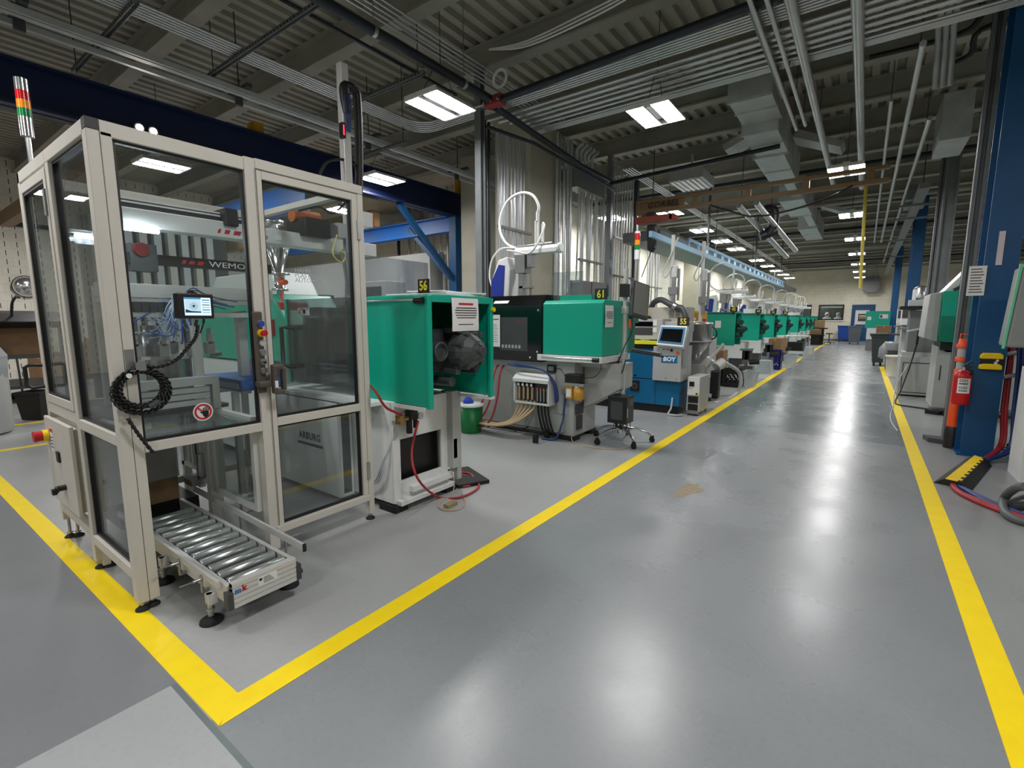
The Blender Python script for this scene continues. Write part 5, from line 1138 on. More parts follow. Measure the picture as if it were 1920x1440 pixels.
for t in [o for o in COL.objects if o.get('group') == 'green machines of the receding row']:
    y = round(t.location.y, 2)
    if y in nb: number_board(t, nb[y], -2.36, y-.3, 1.555, w=.15, h=.11)
    if y == 11.85:
        MB().box(-2.72, -2.6, y-.344, y-.341, 1.2, 1.36).build('paper', M_paper, t)
    if y == 20.45:
        q = MB(); q.bar((-2.5, y-.345, 1.05), (-2.52, y-.345, 1.4), .004, .03); q.build('dark_stroke', M_greendk, t)
    if y in (14.92, 24.45):
        q = MB(); q.box(-2.75, -2.3, y-.25, y-.24, 1.56, 1.68); q.build('white_board', M_label, t)
yb = thing('yellow_cabinet', 'ochre yellow cabinet between blue machine 55 and green machine 45', 'cabinet', (-2.8, 9.8, 0))
q = MB(); q.box(-3.4, -2.52, 9.5, 10.0, .9, 1.55); q.build('case', M_gold, yb, bev=.005)
q = MB(); q.frame('y', 9.492, -3.4, -2.52, .9, 1.55, .03, .008); q.build('rim', mat('bright_yellow_trim', (235, 190, 20), .5), yb)
q = MB(); q.box(-3.38, -2.54, 9.52, 9.98, .03, .9); q.build('stand', M_midgrey, yb)
q = MB(); q.m(M_label).box(-2.8, -2.6, 9.494, 9.5, 1.38, 1.42); q.m(M_ink).box(-2.77, -2.7, 9.493, 9.496, 1.36, 1.44); q.build('labels', None, yb)
# picker robots along the row
pl = ['white picker robot with blue panel and tall hose loop on machine 45', 'white picker robot on green machine 44', 'white picker robot third along the receding row', 'white picker robot fourth along the receding row', 'white picker robot fifth along the receding row']
for i, y in enumerate((11.95, 14.95, 17.6, 20.5, 24.5, 27.5, 29.6, 32.1)):
    c_ = copy_tree(pk, (-2.76 if i < 1 else -3.1, y, 1.2), pl[i] if i < 5 else 'tiny white picker robot near the far end of the row', 'picker robots on the row machines'); c_.scale = (.78, .78, .78)
# slim robot masts between the near pillars
for i, (px_, py_, pz_, Y_) in enumerate(((1257, 545, 470, 8.2), (1313, 560, 480, 9.15))):
    b0 = PY(px_, py_+30, Y_); t0 = PY(px_, pz_, Y_)
    ms = thing('take_out_robot', ('tall grey take-out robot mast with dangling cable behind blue machine 55' if i == 0 else 'slim take-out robot mast right of the one behind blue machine 55'), 'robot', (b0.x, Y_, b0.z))
    q = MB(); q.box(b0.x-.025, b0.x+.025, Y_-.02, Y_+.02, b0.z-.4, t0.z+.25); q.build('mast', M_alu, ms)
    q = MB(); q.box(b0.x+.0, b0.x+.1, Y_-.06, Y_+.05, t0.z-.45, t0.z-.25); q.build('head', M_white, ms, bev=.02)
    q = MB(); q.box(b0.x+.02, b0.x+.07, Y_-.05, Y_+.03, b0.z+.0, t0.z-.45); q.cyl((b0.x+.12, Y_, b0.z+.1), (b0.x+.12, Y_, t0.z-.3), .02, 8); q.box(b0.x-.03, b0.x+.12, Y_-.07, Y_+.03, b0.z+.2, b0.z+.32); q.build('gripper', M_steel, ms)
    q = MB(); q.tube([(b0.x+.1, Y_-.05, t0.z+.2), (b0.x+.02, Y_-.06, t0.z+.0), (b0.x-.06, Y_-.08, t0.z-.2), (b0.x-.12, Y_-.08, t0.z-.36), (b0.x-.08, Y_-.08, t0.z-.44), (b0.x-.02, Y_-.08, t0.z-.36), (b0.x+.02, Y_-.08, t0.z-.25)], .012, 8, 6); q.build('cable', M_white, ms)
    q = MB(); q.box(b0.x-.25, b0.x+.25, Y_-.25, Y_+.25, .05, b0.z-.4); q.m(M_grey); q.build('pedestal', M_grey, ms)

# ---- things on the floor along the row
cr = thing('crate', 'black plastic crate with holes on the floor by the grey vacuum hose', 'crate', (-2.15, 10.7, 0))
def crate(t, x0, x1, y0, y1, z0, z1, m):
    q = MB(); q.m(m).frame('y', y0, x0, x1, z0, z1, .04, .02); q.frame('y', y1-.02, x0, x1, z0, z1, .04, .02); q.frame('x', x0, y0, y1, z0, z1, .04, .02); q.frame('x', x1-.02, y0, y1, z0, z1, .04, .02)
    q.box(x0+.02, x1-.02, y0+.02, y1-.02, z0, z0+.02)
    nx = 7; nz = 5; w = (x1-x0-.08)/nx; h = (z1-z0-.08)/nz
    for i in range(nx):
        for k in range(nz):
            if (i+k) % 2 or k in (0,) or (k == nz-1 and 0 < 1):
                for yy in (y0+.004, y1-.016): q.box(x0+.04+i*w, x0+.04+(i+1)*w, yy, yy+.012, z0+.04+k*h, z0+.04+(k+1)*h)
    ny = 6; w = (y1-y0-.08)/ny
    for i in range(ny):
        for k in range(nz):
            if (i+k) % 2 or k in (0, nz-1):
                for xx in (x0+.004, x1-.016): q.box(xx, xx+.012, y0+.04+i*w, y0+.04+(i+1)*w, z0+.04+k*h, z0+.04+(k+1)*h)
    q.build('shell', None, t)
crate(cr, -2.34, -1.96, 10.62, 11.0, .01, .36, M_black)
for z in (.01, .285):
    c_ = thing('crate', 'navy blue plastic crate with holes, %s of the stack of two' % ('lower' if z < .1 else 'upper'), 'crate', (-1.97, 15.2, z), 'navy crates'); crate(c_, -2.13, -1.8, 15.02, 15.4, z, z+.27, M_crate)
def carton(label, x0, x1, y0, y1, z0, z1, flaps=False):
    t = thing('cardboard_box', label, 'box', ((x0+x1)/2, (y0+y1)/2, z0))
    q = MB()
    q.box(x0, x1, y0, y1, z0, z1); q.build('carton', M_card, t)
    q = MB(); q.box((x0+x1)/2-.025, (x0+x1)/2+.025, y0-.001, y1+.001, z1-.06, z1+.001); q.build('tape', mat('parcel_tape', (186, 150, 104), .3), t)
    return t
carton('brown cardboard box standing on the navy crates', -2.12, -1.8, 15.03, 15.38, .56, .86)
carton('tall brown cardboard box on the floor below green machine 45', -2.85, -2.42, 11.1, 11.5, .0, .72)
carton('brown cardboard box beside the crates under the receding row', -2.3, -1.95, 17.3, 17.7, .35, .8)
carton('brown cardboard box on top of the black stand at the far end of the row', -2.2, -1.75, 31.0, 31.5, .93, 1.32)
carton('second brown cardboard box lower on the black stand at the far end', -2.35, -1.85, 30.6, 31.0, .57, .85)
def tote(label, x0, x1, y0, y1, h, z=0., group=None, inv=True):
    t = thing('tote_box', label, 'plastic bin', ((x0+x1)/2, (y0+y1)/2, z), group); i = .05; a = (0, i) if inv else (i, 0)
    def ring_(o, zz): return [(x0+o, y0+o, zz), (x1-o, y0+o, zz), (x1-o, y1-o, zz), (x0+o, y1-o, zz)]
    vs = ring_(a[0], z+.003)+ring_(a[1], z+h); q = MB(); q.add(vs, [(0, 1, 5, 4), (1, 2, 6, 5), (2, 3, 7, 6), (3, 0, 4, 7), (4, 5, 6, 7) if inv else (0, 1, 2, 3)])
    zz = z+.003 if inv else z+h-.02
    q.box(x0-.015, x1+.015, y0-.015, y0+.005, zz, zz+.02); q.box(x0-.015, x1+.015, y1-.005, y1+.015, zz, zz+.02); q.box(x0-.015, x0+.005, y0, y1, zz, zz+.02); q.box(x1-.005, x1+.015, y0, y1, zz, zz+.02)
    q.build('shell', M_tote, t)
tote('clear plastic tote beside the black crate, open side up', -1.95, -1.7, 10.75, 11.2, .33, inv=False)
tote('upside-down clear plastic tote on the floor before the navy crates', -2.2, -1.84, 13.75, 14.3, .33)
tote('clear plastic tote right of the navy crates', -1.78, -1.5, 15.5, 16.3, .36, inv=False)
tote('clear plastic tote far along the yellow line near the wheeled table', -1.66, -1.35, 19.3, 20.4, .42)
wt = thing('wheeled_table', 'low wheeled table with black trays at the end of the green row', 'table', (-2.1, 21.8, 0))
q = MB(); q.box(-2.5, -1.72, 21.3, 22.4, .72, .76); q.build('top', M_white, wt)
q = MB(); q.box(-2.45, -1.75, 21.35, 22.35, .18, .22); q.box(-2.4, -1.85, 21.4, 22.2, .22, .5); q.build('tray', M_black, wt)
for (x, y) in ((-2.45, 21.35), (-1.75, 21.35), (-2.45, 22.35), (-1.75, 22.35)): q = MB(); q.m(M_steel).box(x-.02, x+.02, y-.02, y+.02, .07, .72); q.m(M_rubber).cyl((x-.015, y, .036), (x+.015, y, .036), .036, 10); q.build('leg', None, wt)
bs = thing('black_stand', 'tall black stand with shelves holding cartons near the far wall', 'stand', (-2.05, 31.1, 0))
q = MB(); q.box(-2.45, -1.7, 30.55, 31.05, .5, .56); q.box(-2.25, -1.6, 30.95, 31.55, .86, .92); q.box(-1.95, -1.75, 31.1, 31.3, .0, .86); q.box(-2.3, -1.9, 30.7, 30.9, 0, .5); q.build('stand', M_black, bs)
so = thing('stool', 'black workshop stool on casters near the far wall', 'stool', (-1.6, 32.4, 0))
q = MB(); q.lathe([(.17, .55), (.18, .58), (.16, .61), (0, .61)], (-1.55, 32.4, 0), n=16); q.build('seat', M_black, so)
q = MB(); q.cyl((-1.55, 32.4, .1), (-1.55, 32.4, .55), .025, 8); q.build('post', M_black, so)
for k in range(5):
    t = 2*PI*k/5; q = MB(); q.bar((-1.55, 32.4, .11), (-1.55+.26*math.cos(t), 32.4+.26*math.sin(t), .08), .03, .03); q.cyl((-1.565+.26*math.cos(t), 32.4+.26*math.sin(t), .03), (-1.535+.26*math.cos(t), 32.4+.26*math.sin(t), .03), .03, 8); q.build('leg', M_black, so)
# stands under green machines: grey frames with black hoses
for i, y in enumerate((11.9, 14.95, 17.6)):
    s_ = thing('granulator', 'low grey granulator frame under the front of green machine %s' % ('45', '44', 'third in the receding row')[i], 'granulator', (-2.05, y, 0), 'granulators under the row machines')
    q = MB(); q.box(-2.25, -1.95, y-.05, y+.2, .05, .35); q.box(-2.1, -2.04, y-.2, y-.14, .03, .7); q.box(-2.2, -1.98, y-.25, y+.1, .7, .74); q.build('frame', M_steel, s_)
    q = MB(); q.cyl((-2.0, y-.24, .45), (-1.8, y-.22, .47), .06, 12); q.box(-2.16, -2.0, y-.2, y+.1, .5, .7); q.build('motor', M_black, s_)
# ================================================================ overhead services
def pipe(name, label, pts, r, m=None, cat='pipe', group=None, n=8, st=0):
    o = MB().tube(pts, r, n, st).build(name, m or M_conduit); return tag(o, label, cat, group)
# dark blue gantry on the left
gt = thing('gantry_crane', 'dark blue steel gantry with yellow-tan bridge standing behind the glazed enclosure', 'gantry', (-7.57, 8.2, 0))
q = MB(); X0 = -7.57
q.box(X0-.018, X0+.018, -5.5, 8.42, 3.65, 4.13); q.box(X0-.13, X0+.13, -5.5, 8.42, 4.1, 4.13); q.box(X0-.13, X0+.13, -5.5, 8.42, 3.65, 3.68); q.build('runway_beam', M_navy, gt)
q = MB(); q.box(X0-.1, X0+.1, 8.13, 8.33, .02, 3.65); q.box(X0-.22, X0+.22, 8.0, 8.46, 0, .02); q.build('post', M_blue, gt, bev=.004)
q = MB(); q.bar((X0, 8.13, 2.3), (X0, 6.6, 3.65), .09, .1); q.build('knee_brace', M_blue, gt)
q = MB(); q.bar((X0-.1, 8.23, 2.27), (X0-1.5, 8.23, 3.55), .09, .1); q.build('knee_brace', M_blue, gt)
q = MB(); q.box(-15.5, X0-.1, 8.22, 8.25, 3.36, 3.68); q.box(-15.5, X0-.1, 8.13, 8.34, 3.34, 3.37); q.box(-15.5, X0-.1, 8.13, 8.34, 3.66, 3.69); q.build('cross_beam', M_sky, gt)
q = MB(); q.box(-15.5, X0-.1, 4.65, 4.69, 3.23, 3.65); q.box(-15.5, X0-.1, 4.56, 4.77, 3.2, 3.24); q.build('cross_beam', M_sky, gt)
MB().box(-15, X0-.45, 2.1, 2.3, 3.35, 3.6).build('bridge', M_gantry, gt); MB().box(-15, X0-.45, 6.3, 6.5, 3.23, 3.53).build('bridge', M_gantry, gt)
q = MB(); yy = PX(482, 240, X0).y; q.box(X0-.15, X0+.05, yy-.07, yy+.07, 4.135, 4.3); q.m(M_gold); q.build('end_stop', M_gold, gt)
q = MB(); q.box(X0-.06, X0+.06, 8.3, 8.4, 4.13, 4.5); q.build('hanger', M_gold, gt)
# two little spot lamps on the gantry beam
for k, px_ in enumerate(((262, 239), (288, 246))):
    c = PX(px_[0], px_[1], -7.4)
    t = thing('spot_lamp', 'small bright spot lamp on the blue gantry beam, %s of the two' % ('left' if k == 0 else 'right'), 'lamp', tuple(c), 'gantry spot lamps')
    q = MB(); q.cyl(c+Vector((-.005, 0, 0)), c+Vector((-.06, 0, .0)), .055, 14); q.box(c.x-.15, c.x-.05, c.y-.016, c.y+.016, c.z-.02, c.z+.03); q.build('housing', M_dkgrey, t)
    q = MB(); q.lathe([(.0, .006), (.022, .003), (.038, 0)], tuple(c), 'x', 14); q.build('lens', emit('spot_lens', (255, 244, 224), 26), t)

# conduits running along the hall, then turning to cross it
def bundle(n, xs, z, y0, yt, x1, label, group, r=.013, dy=.05):
    for k in range(n):
        x = xs+.05*k; y = yt+dy*(n-1-k) if dy > 0 else yt-dy*k
        pts = [(x, y0, z), (x, y-.3, z)]+[(x+.3*(1-math.cos(t)), y-.3+.3*math.sin(t), z) for t in [PI/8*i for i in range(1, 5)]]+[(x1, y, z)]
        pipe('conduit', label, pts, r, M_conduit, 'conduit', group)
bundle(6, -5.72, 4.2, -5.5, 5.25, 8.8, 'thin steel conduit of the flat bundle that bends beside the dark strut post', 'bent conduits under the roof')
for k in range(6):
    pipe('conduit', 'thicker steel conduit crossing the hall above the first aisle lights', [(-4.6+.1*k, 5.72+.135*k, 4.22), (8.8, 5.72+.135*k, 4.22)], (.02, .028, .02, .028, .02, .016)[k], M_conduit, 'conduit', 'crossing conduits under the roof')
for k in range(4):
    pipe('conduit', 'thin steel conduit at the far edge of the crossing bundle', [(-4.4, 6.5+.035*k, 4.24), (8.8, 6.5+.035*k, 4.24)], .012, M_conduit, 'conduit', 'thin far conduits of the crossing bundle')
for k in range(5):
    pipe('conduit', 'steel conduit running along the hall over machine 56 to the pillar', [(-4.35+.07*k, -5.5, 4.5), (-4.35+.07*k, 6.7+.1*k, 4.5)], .011, M_conduit, 'conduit', 'conduits over machine 56')
for k in range(4):
    pipe('conduit', 'thin conduit running along the hall left of the blue gantry', [(-6.72-.05*k, -5.5, 4.3), (-6.72-.05*k, 7.7, 4.3)], .011, M_conduit, 'conduit', 'conduits left of the gantry')
# slotted strut trapezes hung from the roof
def trapeze(y, x0, x1, z, label):
    t = thing('strut_trapeze', label, 'strut', ((x0+x1)/2, y, z), 'strut trapezes')
    q = MB(); q.box(x0, x1, y-.022, y+.022, z+.036, z+.042); q.box(x0, x1, y-.022, y-.017, z, z+.042); q.box(x0, x1, y+.017, y+.022, z, z+.042)
    q.build('channel', M_strut, t)
    q = MB()
    n = int((x1-x0)/.06)
    for i in range(n): q.box(x0+.06*i+.015, x0+.06*i+.045, y-.0235, y-.0222, z+.014, z+.028)
    h = q.build('slots', M_ink, t); h['kind'] = 'stuff'
    for x in (x0+.1, x1-.1): MB().cyl((x, y, z), (x, y, 5.03), .006, 6).build('rod', M_dkgrey, t)
trapeze(2.75, -6.3, -4.1, 4.14, 'slotted strut trapeze crossing under the roof over the enclosure')
trapeze(4.14, -5.9, -4.25, 4.14, 'slotted strut trapeze left of the nearest ceiling light')
trapeze(1.8, -7.4, -5.4, 4.14, 'slotted strut trapeze at the top left corner of the view')
trapeze(5.1, -7.2, -5.6, 3.95, 'slotted strut trapeze above the end of the gantry')
tz = thing('strut_trapeze', 'slotted strut trapeze under the crossing conduits right of the second ceiling light', 'strut', (-1.05, 5.9, 4.1))
q = MB(); q.box(-1.07, -1.03, 5.1, 7.2, 4.14, 4.18); q.build('channel', M_strut, tz)
q = MB()
for i in range(34): q.box(-1.0715, -1.07, 5.12+.06*i, 5.15+.06*i, 4.15, 4.17)
q.build('slots', M_ink, tz)['kind'] = 'stuff'
tz = thing('strut_trapeze', 'pale slotted strut hanging over the aisle at the top of the view', 'strut', (-.28, 5.9, 4.1))
q = MB(); q.box(-.3, -.26, 5.1, 7.6, 4.14, 4.18); q.build('channel', M_strut, tz)
q = MB()
for i in range(40): q.box(-.3015, -.3, 5.12+.06*i, 5.15+.06*i, 4.15, 4.17)
q.build('slots', M_ink, tz)['kind'] = 'stuff'
# heavier rails on the left
tr = thing('overhead_rail', 'pair of grey overhead rails running the length of the hall left of the gantry', 'rail', (-6.3, 0, 4.1))
q = MB(); q.box(-6.29, -6.23, -5.5, 8.9, 4.05, 4.11); q.box(-6.2, -6.18, -5.5, 8.9, 4.05, 4.11); q.build('rail', M_galv, tr)
q = MB(); q.box(-6.52, -6.47, -5.5, 8.9, 4.05, 4.1); q.build('rail', M_galv, tr)
for y in (1.2, 3.1, 5.0, 7.0):
    q = MB(); q.box(-6.62, -6.1, y-.03, y+.03, 4.12, 4.16); q.box(-6.4, -6.36, y-.04, y+.04, 3.98, 4.2); q.cyl((-6.36, y, 4.16), (-6.36, y, 5.03), .008, 6); q.build('hanger', M_dkgrey, tr)
pipe('sprinkler_pipe', 'black steel pipe running along the hall over the nearest ceiling light', [(-4.06, -5.5, 4.16), (-4.06, 5.1, 4.16)], .05, M_dkpipe, n=12)
pipe('sprinkler_pipe', 'thin black pipe left of the thick black overhead pipe', [(-4.55, -5.5, 4.3), (-4.55, 5.0, 4.3)], .02, M_dkpipe)
pipe('sprinkler_pipe', 'black steel pipe crossing the hall from the red valve to the right', [(-4.0, 5.15, 4.14), (8.8, 5.15, 4.5)], .045, M_dkpipe, n=12)
pipe('sprinkler_pipe', 'black steel pipe running from the red valve toward the conduit pillar', [(-4.06, 5.2, 4.1), (-4.3, 8.0, 4.1), (-4.3, 9.4, 4.1)], .045, M_dkpipe, n=12)
pipe('sprinkler_pipe', 'thin black pipe sloping across in front of the first pillar', [(-4.3, 5.3, 3.95), (-4.12, 6.2, 3.95), (-4.25, 9.3, 3.95)], .025, M_dkpipe)
pipe('sprinkler_pipe', 'black steel pipe crossing under the duct beyond the second ceiling light', [(-4.2, 9.0, 4.0), (-1.3, 8.95, 4.1)], .035, M_dkpipe, n=10)
vl = thing('sprinkler_valve', 'small red valve body beside the dark strut post under the roof', 'valve', (-4.05, 5.15, 4.12))
q = MB(); q.box(-4.16, -3.9, 5.08, 5.24, 4.08, 4.2); q.build('body', mat('dull_red_valve', (140, 44, 46), .5), vl, bev=.02)
q = MB()
for (x, y) in ((-4.14, 5.07), (-4.03, 5.07), (-3.92, 5.07)): MB().cyl((x, y-.02, 4.12), (x, y+.01, 4.12), .014, 8).build('bolt', M_chrome, vl)
for y in (1.5, 3.3, 4.6):
    q = MB(); q.lathe([(.056, -.02), (.056, .02)], (-4.06, y, 4.16), 'y', 14); q.cyl((-4.06, y, 4.2), (-4.06, y, 5.03), .005, 6); tag(q.build('pipe_hanger', M_steel), 'ring hanger on the thick black overhead pipe', 'hanger', 'pipe hangers')
# looping white cables on the near beam
for k in range(3):
    pipe('cable', 'pale cable draped along the roof beam across the top of the view', [(-4.2, 5.26, 4.85), (-3.6, 5.28, 4.72+.03*k), (-2.6, 5.27, 4.75+.04*k), (-1.6, 5.27, 4.9), (-.4, 5.27, 4.95)], .011, M_whiteink, 'cable', 'pale cables on the beam', 6, 8)
q = MB()
for k in range(3): q.tube(arc((-3.98, 5.2, 4.42), .09+.012*k, 0, 360, 20, 'xz'), .008, 6)
tag(q.build('cable_loop', M_whiteink), 'loop of white cable hanging above the red valve', 'cable')
# strut post and vertical conduit bundles by the pillars
sp = thing('strut_post', 'tall dark strut post from floor to roof beam between machines 56 and 61', 'post', (-4.42, 5.3, 0))
q = MB(); q.box(-4.46, -4.42, 5.26, 5.36, 0, 4.7); q.box(-4.42, -4.36, 5.26, 5.275, 0, 4.7); q.box(-4.42, -4.36, 5.345, 5.36, 0, 4.7); q.build('channel', M_strut, sp)
def risers(px0, px1, X0_, z0, z1, n, label, group, r=(.016, .022), clamp=None, ybase=None):
    ya = PX(px0, 400, X0_).y; yb_ = PX(px1, 400, X0_).y
    rr = random.Random(px0)
    for k in range(n):
        y = ya+(yb_-ya)*(k+.5)/n
        pipe('conduit', label, [(X0_+rr.uniform(-.06, .06), y, z0), (X0_+rr.uniform(-.01, .01), y, z1)], r[k % 2], M_conduit if k % 3 else M_galv, 'conduit', group)
    for z in (clamp or []):
        q = MB(); q.box(X0_+.06, X0_+.1, ya-.05, yb_+.05, z, z+.04); tag(q.build('strut_rail', M_strut), 'horizontal strut rail clamping the vertical conduits at pixel-height %s of the riser bank beside %s' % (('upper' if z > 3 else 'lower'), label.split('beside ')[-1]) if False else '%s strut rail clamping the conduits %s' % ('upper' if z > 2.6 else 'lower', label.split('conduit ')[-1]), 'strut')
for k in range(3):
    pipe('conduit', 'dark vertical pipe just right of the dark strut post', [(-4.52, 5.46+.09*k, 0), (-4.52, 5.46+.09*k, 4.15)], .022, M_dkpipe, 'conduit', 'dark pipes by the strut post')
risers(930, 985, -4.6, 0, 4.2, 9, 'vertical steel conduit in the bank left of the first pillar', 'conduits left of first pillar', clamp=[2.75])
risers(1040, 1072, -4.55, 0, 4.6, 5, 'painted vertical conduit on the right face of the first pillar', 'conduits on first pillar', r=(.03, .022))
risers(1082, 1122, -4.55, 1.6, 3.85, 8, 'shiny vertical conduit under the grey junction box', 'conduits under junction box', clamp=[2.5])
risers(1124, 1140, -4.6, 0, 4.2, 4, 'dull vertical conduit right of the grey junction box', 'conduits right of junction box')
risers(1148, 1188, -4.5, 0, 4.65, 8, 'vertical conduit between the two tall strut posts right of machine 61', 'conduits between strut posts', clamp=[2.3, 3.1])
risers(1216, 1240, -5.2, 0, 4.0, 5, 'vertical conduit in the bank behind blue machine 55', 'conduits behind machine 55', r=(.02, .03), clamp=[2.3])
risers(1313, 1336, -5.6, 0, 4.0, 5, 'vertical conduit in the bank behind green machine 45', 'conduits behind machine 45', r=(.02, .03))
for px_, lab in ((1143, 'grey strut post, left of the two tall ones right of machine 61'), (1192, 'dark strut post, right of the two tall ones right of machine 61')):
    y = PX(px_, 400, -4.45).y
    q = MB(); q.box(-4.5, -4.4, y-.05, y+.05, 0, 4.7); o = q.build('strut_post', M_strut if px_ < 1150 else M_dkgrey); tag(o, lab, 'post')
jb = thing('junction_box', 'grey junction box high on the wall with conduits entering above and below', 'junction box', (-4.55, 8.65, 3.85))
a, b_ = PX(1075, 345, -4.5), PX(1127, 365, -4.5)
q = MB(); q.box(-4.66, -4.42, a.y, b_.y, a.z-.05, a.z+.3); q.build('box', M_midgrey, jb, bev=.006)
q = MB()
for k in range(5):
    y = a.y+.12+.15*k; q.tube([(-4.5, y, a.z+.3), (-4.5, y, a.z+.5), (-4.46, y-.05, a.z+.62), (-4.3, y-.14, a.z+.66)], .03, 8, 4)
q.build('flex_conduit', M_clearhose, jb)
for i, (p0, p1) in enumerate((((1082, 525), (1105, 572)), ((1108, 528), (1134, 572)))):
    a, b_ = PX(*p0, -4.45), PX(*p1, -4.45)
    q = MB(); q.box(-4.62, -4.42, a.y, b_.y, 0, a.z); q.m(M_dkgrey); tag(q.build('electrical_cabinet', M_midgrey, bev=.005), ('dark grey electrical cabinet under the shiny conduits, left of the pair' if i == 0 else 'dull grey electrical cabinet right of the dark one, behind number board 61'), 'cabinet')
# pipes on the return wall behind the gantry
for i, px_ in enumerate((766, 778, 785, 800, 812, 826, 838, 848)):
    p = PY(px_, 480, 8.9); pipe('conduit', 'thin vertical conduit on the block wall behind the blue gantry post', [(p.x, 8.93, 0), (p.x, 8.93, 4.6)], .016+.012*(i % 3 == 0), M_conduit, 'conduit', 'conduits on the wall behind the gantry')
a, b_ = PY(790, 476, 8.8), PY(826, 492, 8.8)
tag(MB().box(a.x, b_.x, 8.75, 8.9, b_.z, a.z).build('pull_box', M_grey), 'pale grey pull box on the wall conduits behind the blue gantry', 'junction box')
for i, px_ in enumerate((806, 818, 830)):
    p = PY(px_, 510, 8.8); pipe('conduit', 'fat pale conduit below the pull box behind the blue gantry', [(p.x, 8.85, 0), (p.x, 8.85, 2.7)], .04, M_galv, 'conduit', 'fat conduits below the pull box')
dd = PY(712, 372, 8.0); q = MB(); q.cyl((dd.x-1.2, 8.68, 4.0), (dd.x+.5, 8.68, 3.8), .28, 20); tag(q.build('foil_duct', M_galv), 'crinkled foil-wrapped duct behind the end of the gantry beam', 'duct')
pd = PY(733, 440, 8.6); pipe('drain_pipe', 'black pipe ending in an elbow on the block wall behind the gantry', [(pd.x, 8.85, 3.6), (pd.x, 8.85, 2.75), (pd.x+.05, 8.85, 2.62), (pd.x+.2, 8.85, 2.6)], .04, M_dkpipe, n=10)
a, b_ = PY(690, 480, 8.8), PY(800, 455, 8.8)
tag(MB().box(-15.9, b_.x+.4, 8.5, 8.98, b_.z-1.5, b_.z-.3).build('service_duct', M_grey), 'grey wall duct running low along the block wall behind machine 56', 'duct')

# galvanised air duct over the machines
du = thing('air_duct', 'big galvanised air duct running down the hall right of the second ceiling light', 'duct', (-1.5, 12, 4.2))
for i, (x0, x1, y0, y1, z0, z1) in enumerate(((-1.72, -1.2, 7.3, 8.25, 4.28, 4.68), (-1.72, -1.25, 8.25, 9.5, 4.14, 4.68), (-1.78, -1.32, 9.52, 11.6, 4.14, 4.68), (-1.86, -1.36, 13.2, 15.4, 4.14, 4.68), (-1.9, -1.4, 17.6, 20.2, 4.14, 4.68))):
    q = MB(); q.prism([(x0, z0), (x1, z0), (x1, z1), (x0, z1)], 'y', y0, y1)
    s_ = q.build('section', M_galv, du, bev=.004)
    for y in (y0+.02, (y0+y1)/2, y1-.02): MB().box(x0-.015, x1+.015, y-.012, y+.012, z0-.015, z1).build('flange', M_galv, s_)
q = MB(); q.prism([(-1.6, 4.2), (-1.42, 4.2), (-1.42, 4.66), (-1.6, 4.66)], 'y', 11.6, 20.0); q.build('core', M_galv, du)
for i, y in enumerate((9.9, 16.2)):
    q = MB(); q.prism([(-1.25, 4.5), (-.55, 4.2), (-.5, 4.28), (-1.2, 4.62)], 'y', y, y+.5); q.build('outlet', M_galv, du)
    q = MB(); q.prism([(-1.72, 4.5), (-2.2, 4.3), (-2.25, 4.4), (-1.75, 4.62)], 'y', y-.6, y-.1); q.build('outlet', M_galv, du)
# pipes along the hall on the right
for i, (x, y0, y1, r, lab) in enumerate(((-1.02, 4.6, 8.4, .022, 'slim steel pipe over the aisle, left of a close pair'), (-.9, 4.6, 8.3, .022, 'slim steel pipe over the aisle, right of a close pair'), (-.74, 4.2, 12.5, .045, 'thick steel pipe running down the hall above the aisle'), (-.27, 4.2, 12.8, .05, 'thickest steel pipe running down the hall right of the middle of the aisle'), (.25, 6.6, 22, .03, 'shiny steel pipe running down the hall near the right blue columns'), (.05, 8.0, 22, .022, 'slim steel pipe running down the hall just left of the shiny one'), (.5, 9.0, 30, .03, 'steel pipe running down the hall over the blue columns'))):
    o = pipe('steel_pipe', lab, [(x, y0, 4.12), (x, y1, 4.12)], r, M_conduit, n=10)
    for yy in (y0+.6, (y0+y1)/2, y1-.3): MB().cyl((x, yy, 4.12), (x, yy, 5.03), .006, 6).build('hanger_rod', M_dkgrey, o)
for k in range(4):
    pipe('conduit', 'thin conduit running down the hall above the crane rail', [(-3.95-.06*k, 9.4, 4.35), (-3.95-.06*k, 37, 4.35)], .013, M_conduit, 'conduit', 'conduits above the crane rail')
for i, y in enumerate((12.2, 15.8, 20.5, 26.0, 31.5, 36.3)):
    pipe('steel_pipe', 'pipe crossing the hall in the receding ladder of pipes under the roof', [(-6.4, y, 4.45), (8.9, y, 4.45)], .06 if i % 2 else .045, M_beam if i % 2 else M_dkpipe, 'pipe', 'cross pipes under the roof', 10)
# unit heater on the far wall, yellow hanging chain tube
uh = thing('unit_heater', 'grey box heater hung high on the far wall above the blue door', 'heater', (.15, 37.6, 3.4))
q = MB(); q.prism([(-.27, 3.2), (-.05, 3.02), (.4, 3.02), (.55, 3.2), (.55, 3.95), (-.27, 3.95)], 'y', 37.2, 37.86); q.build('case', M_midgrey, uh)
q = MB(); q.box(.3, .42, 37.5, 37.6, 3.95, 4.7); q.box(-.2, -.1, 37.5, 37.6, 3.95, 4.7); q.build('hanger', M_grey, uh)
yc = PY(1617, 500, 12.5); q = MB(); q.tube([(PY(1621, 375, 12.5).x, 12.5, PY(1621, 375, 12.5).z+.3), (PY(1613, 540, 12.5).x, 12.5, PY(1613, 540, 12.5).z)], .03, 8); tag(q.build('hanging_hose', mat('yellow_hoist_hose', (208, 190, 70), .4)), 'yellow coiled hoist hose hanging over the aisle from the crane bridge', 'hose')
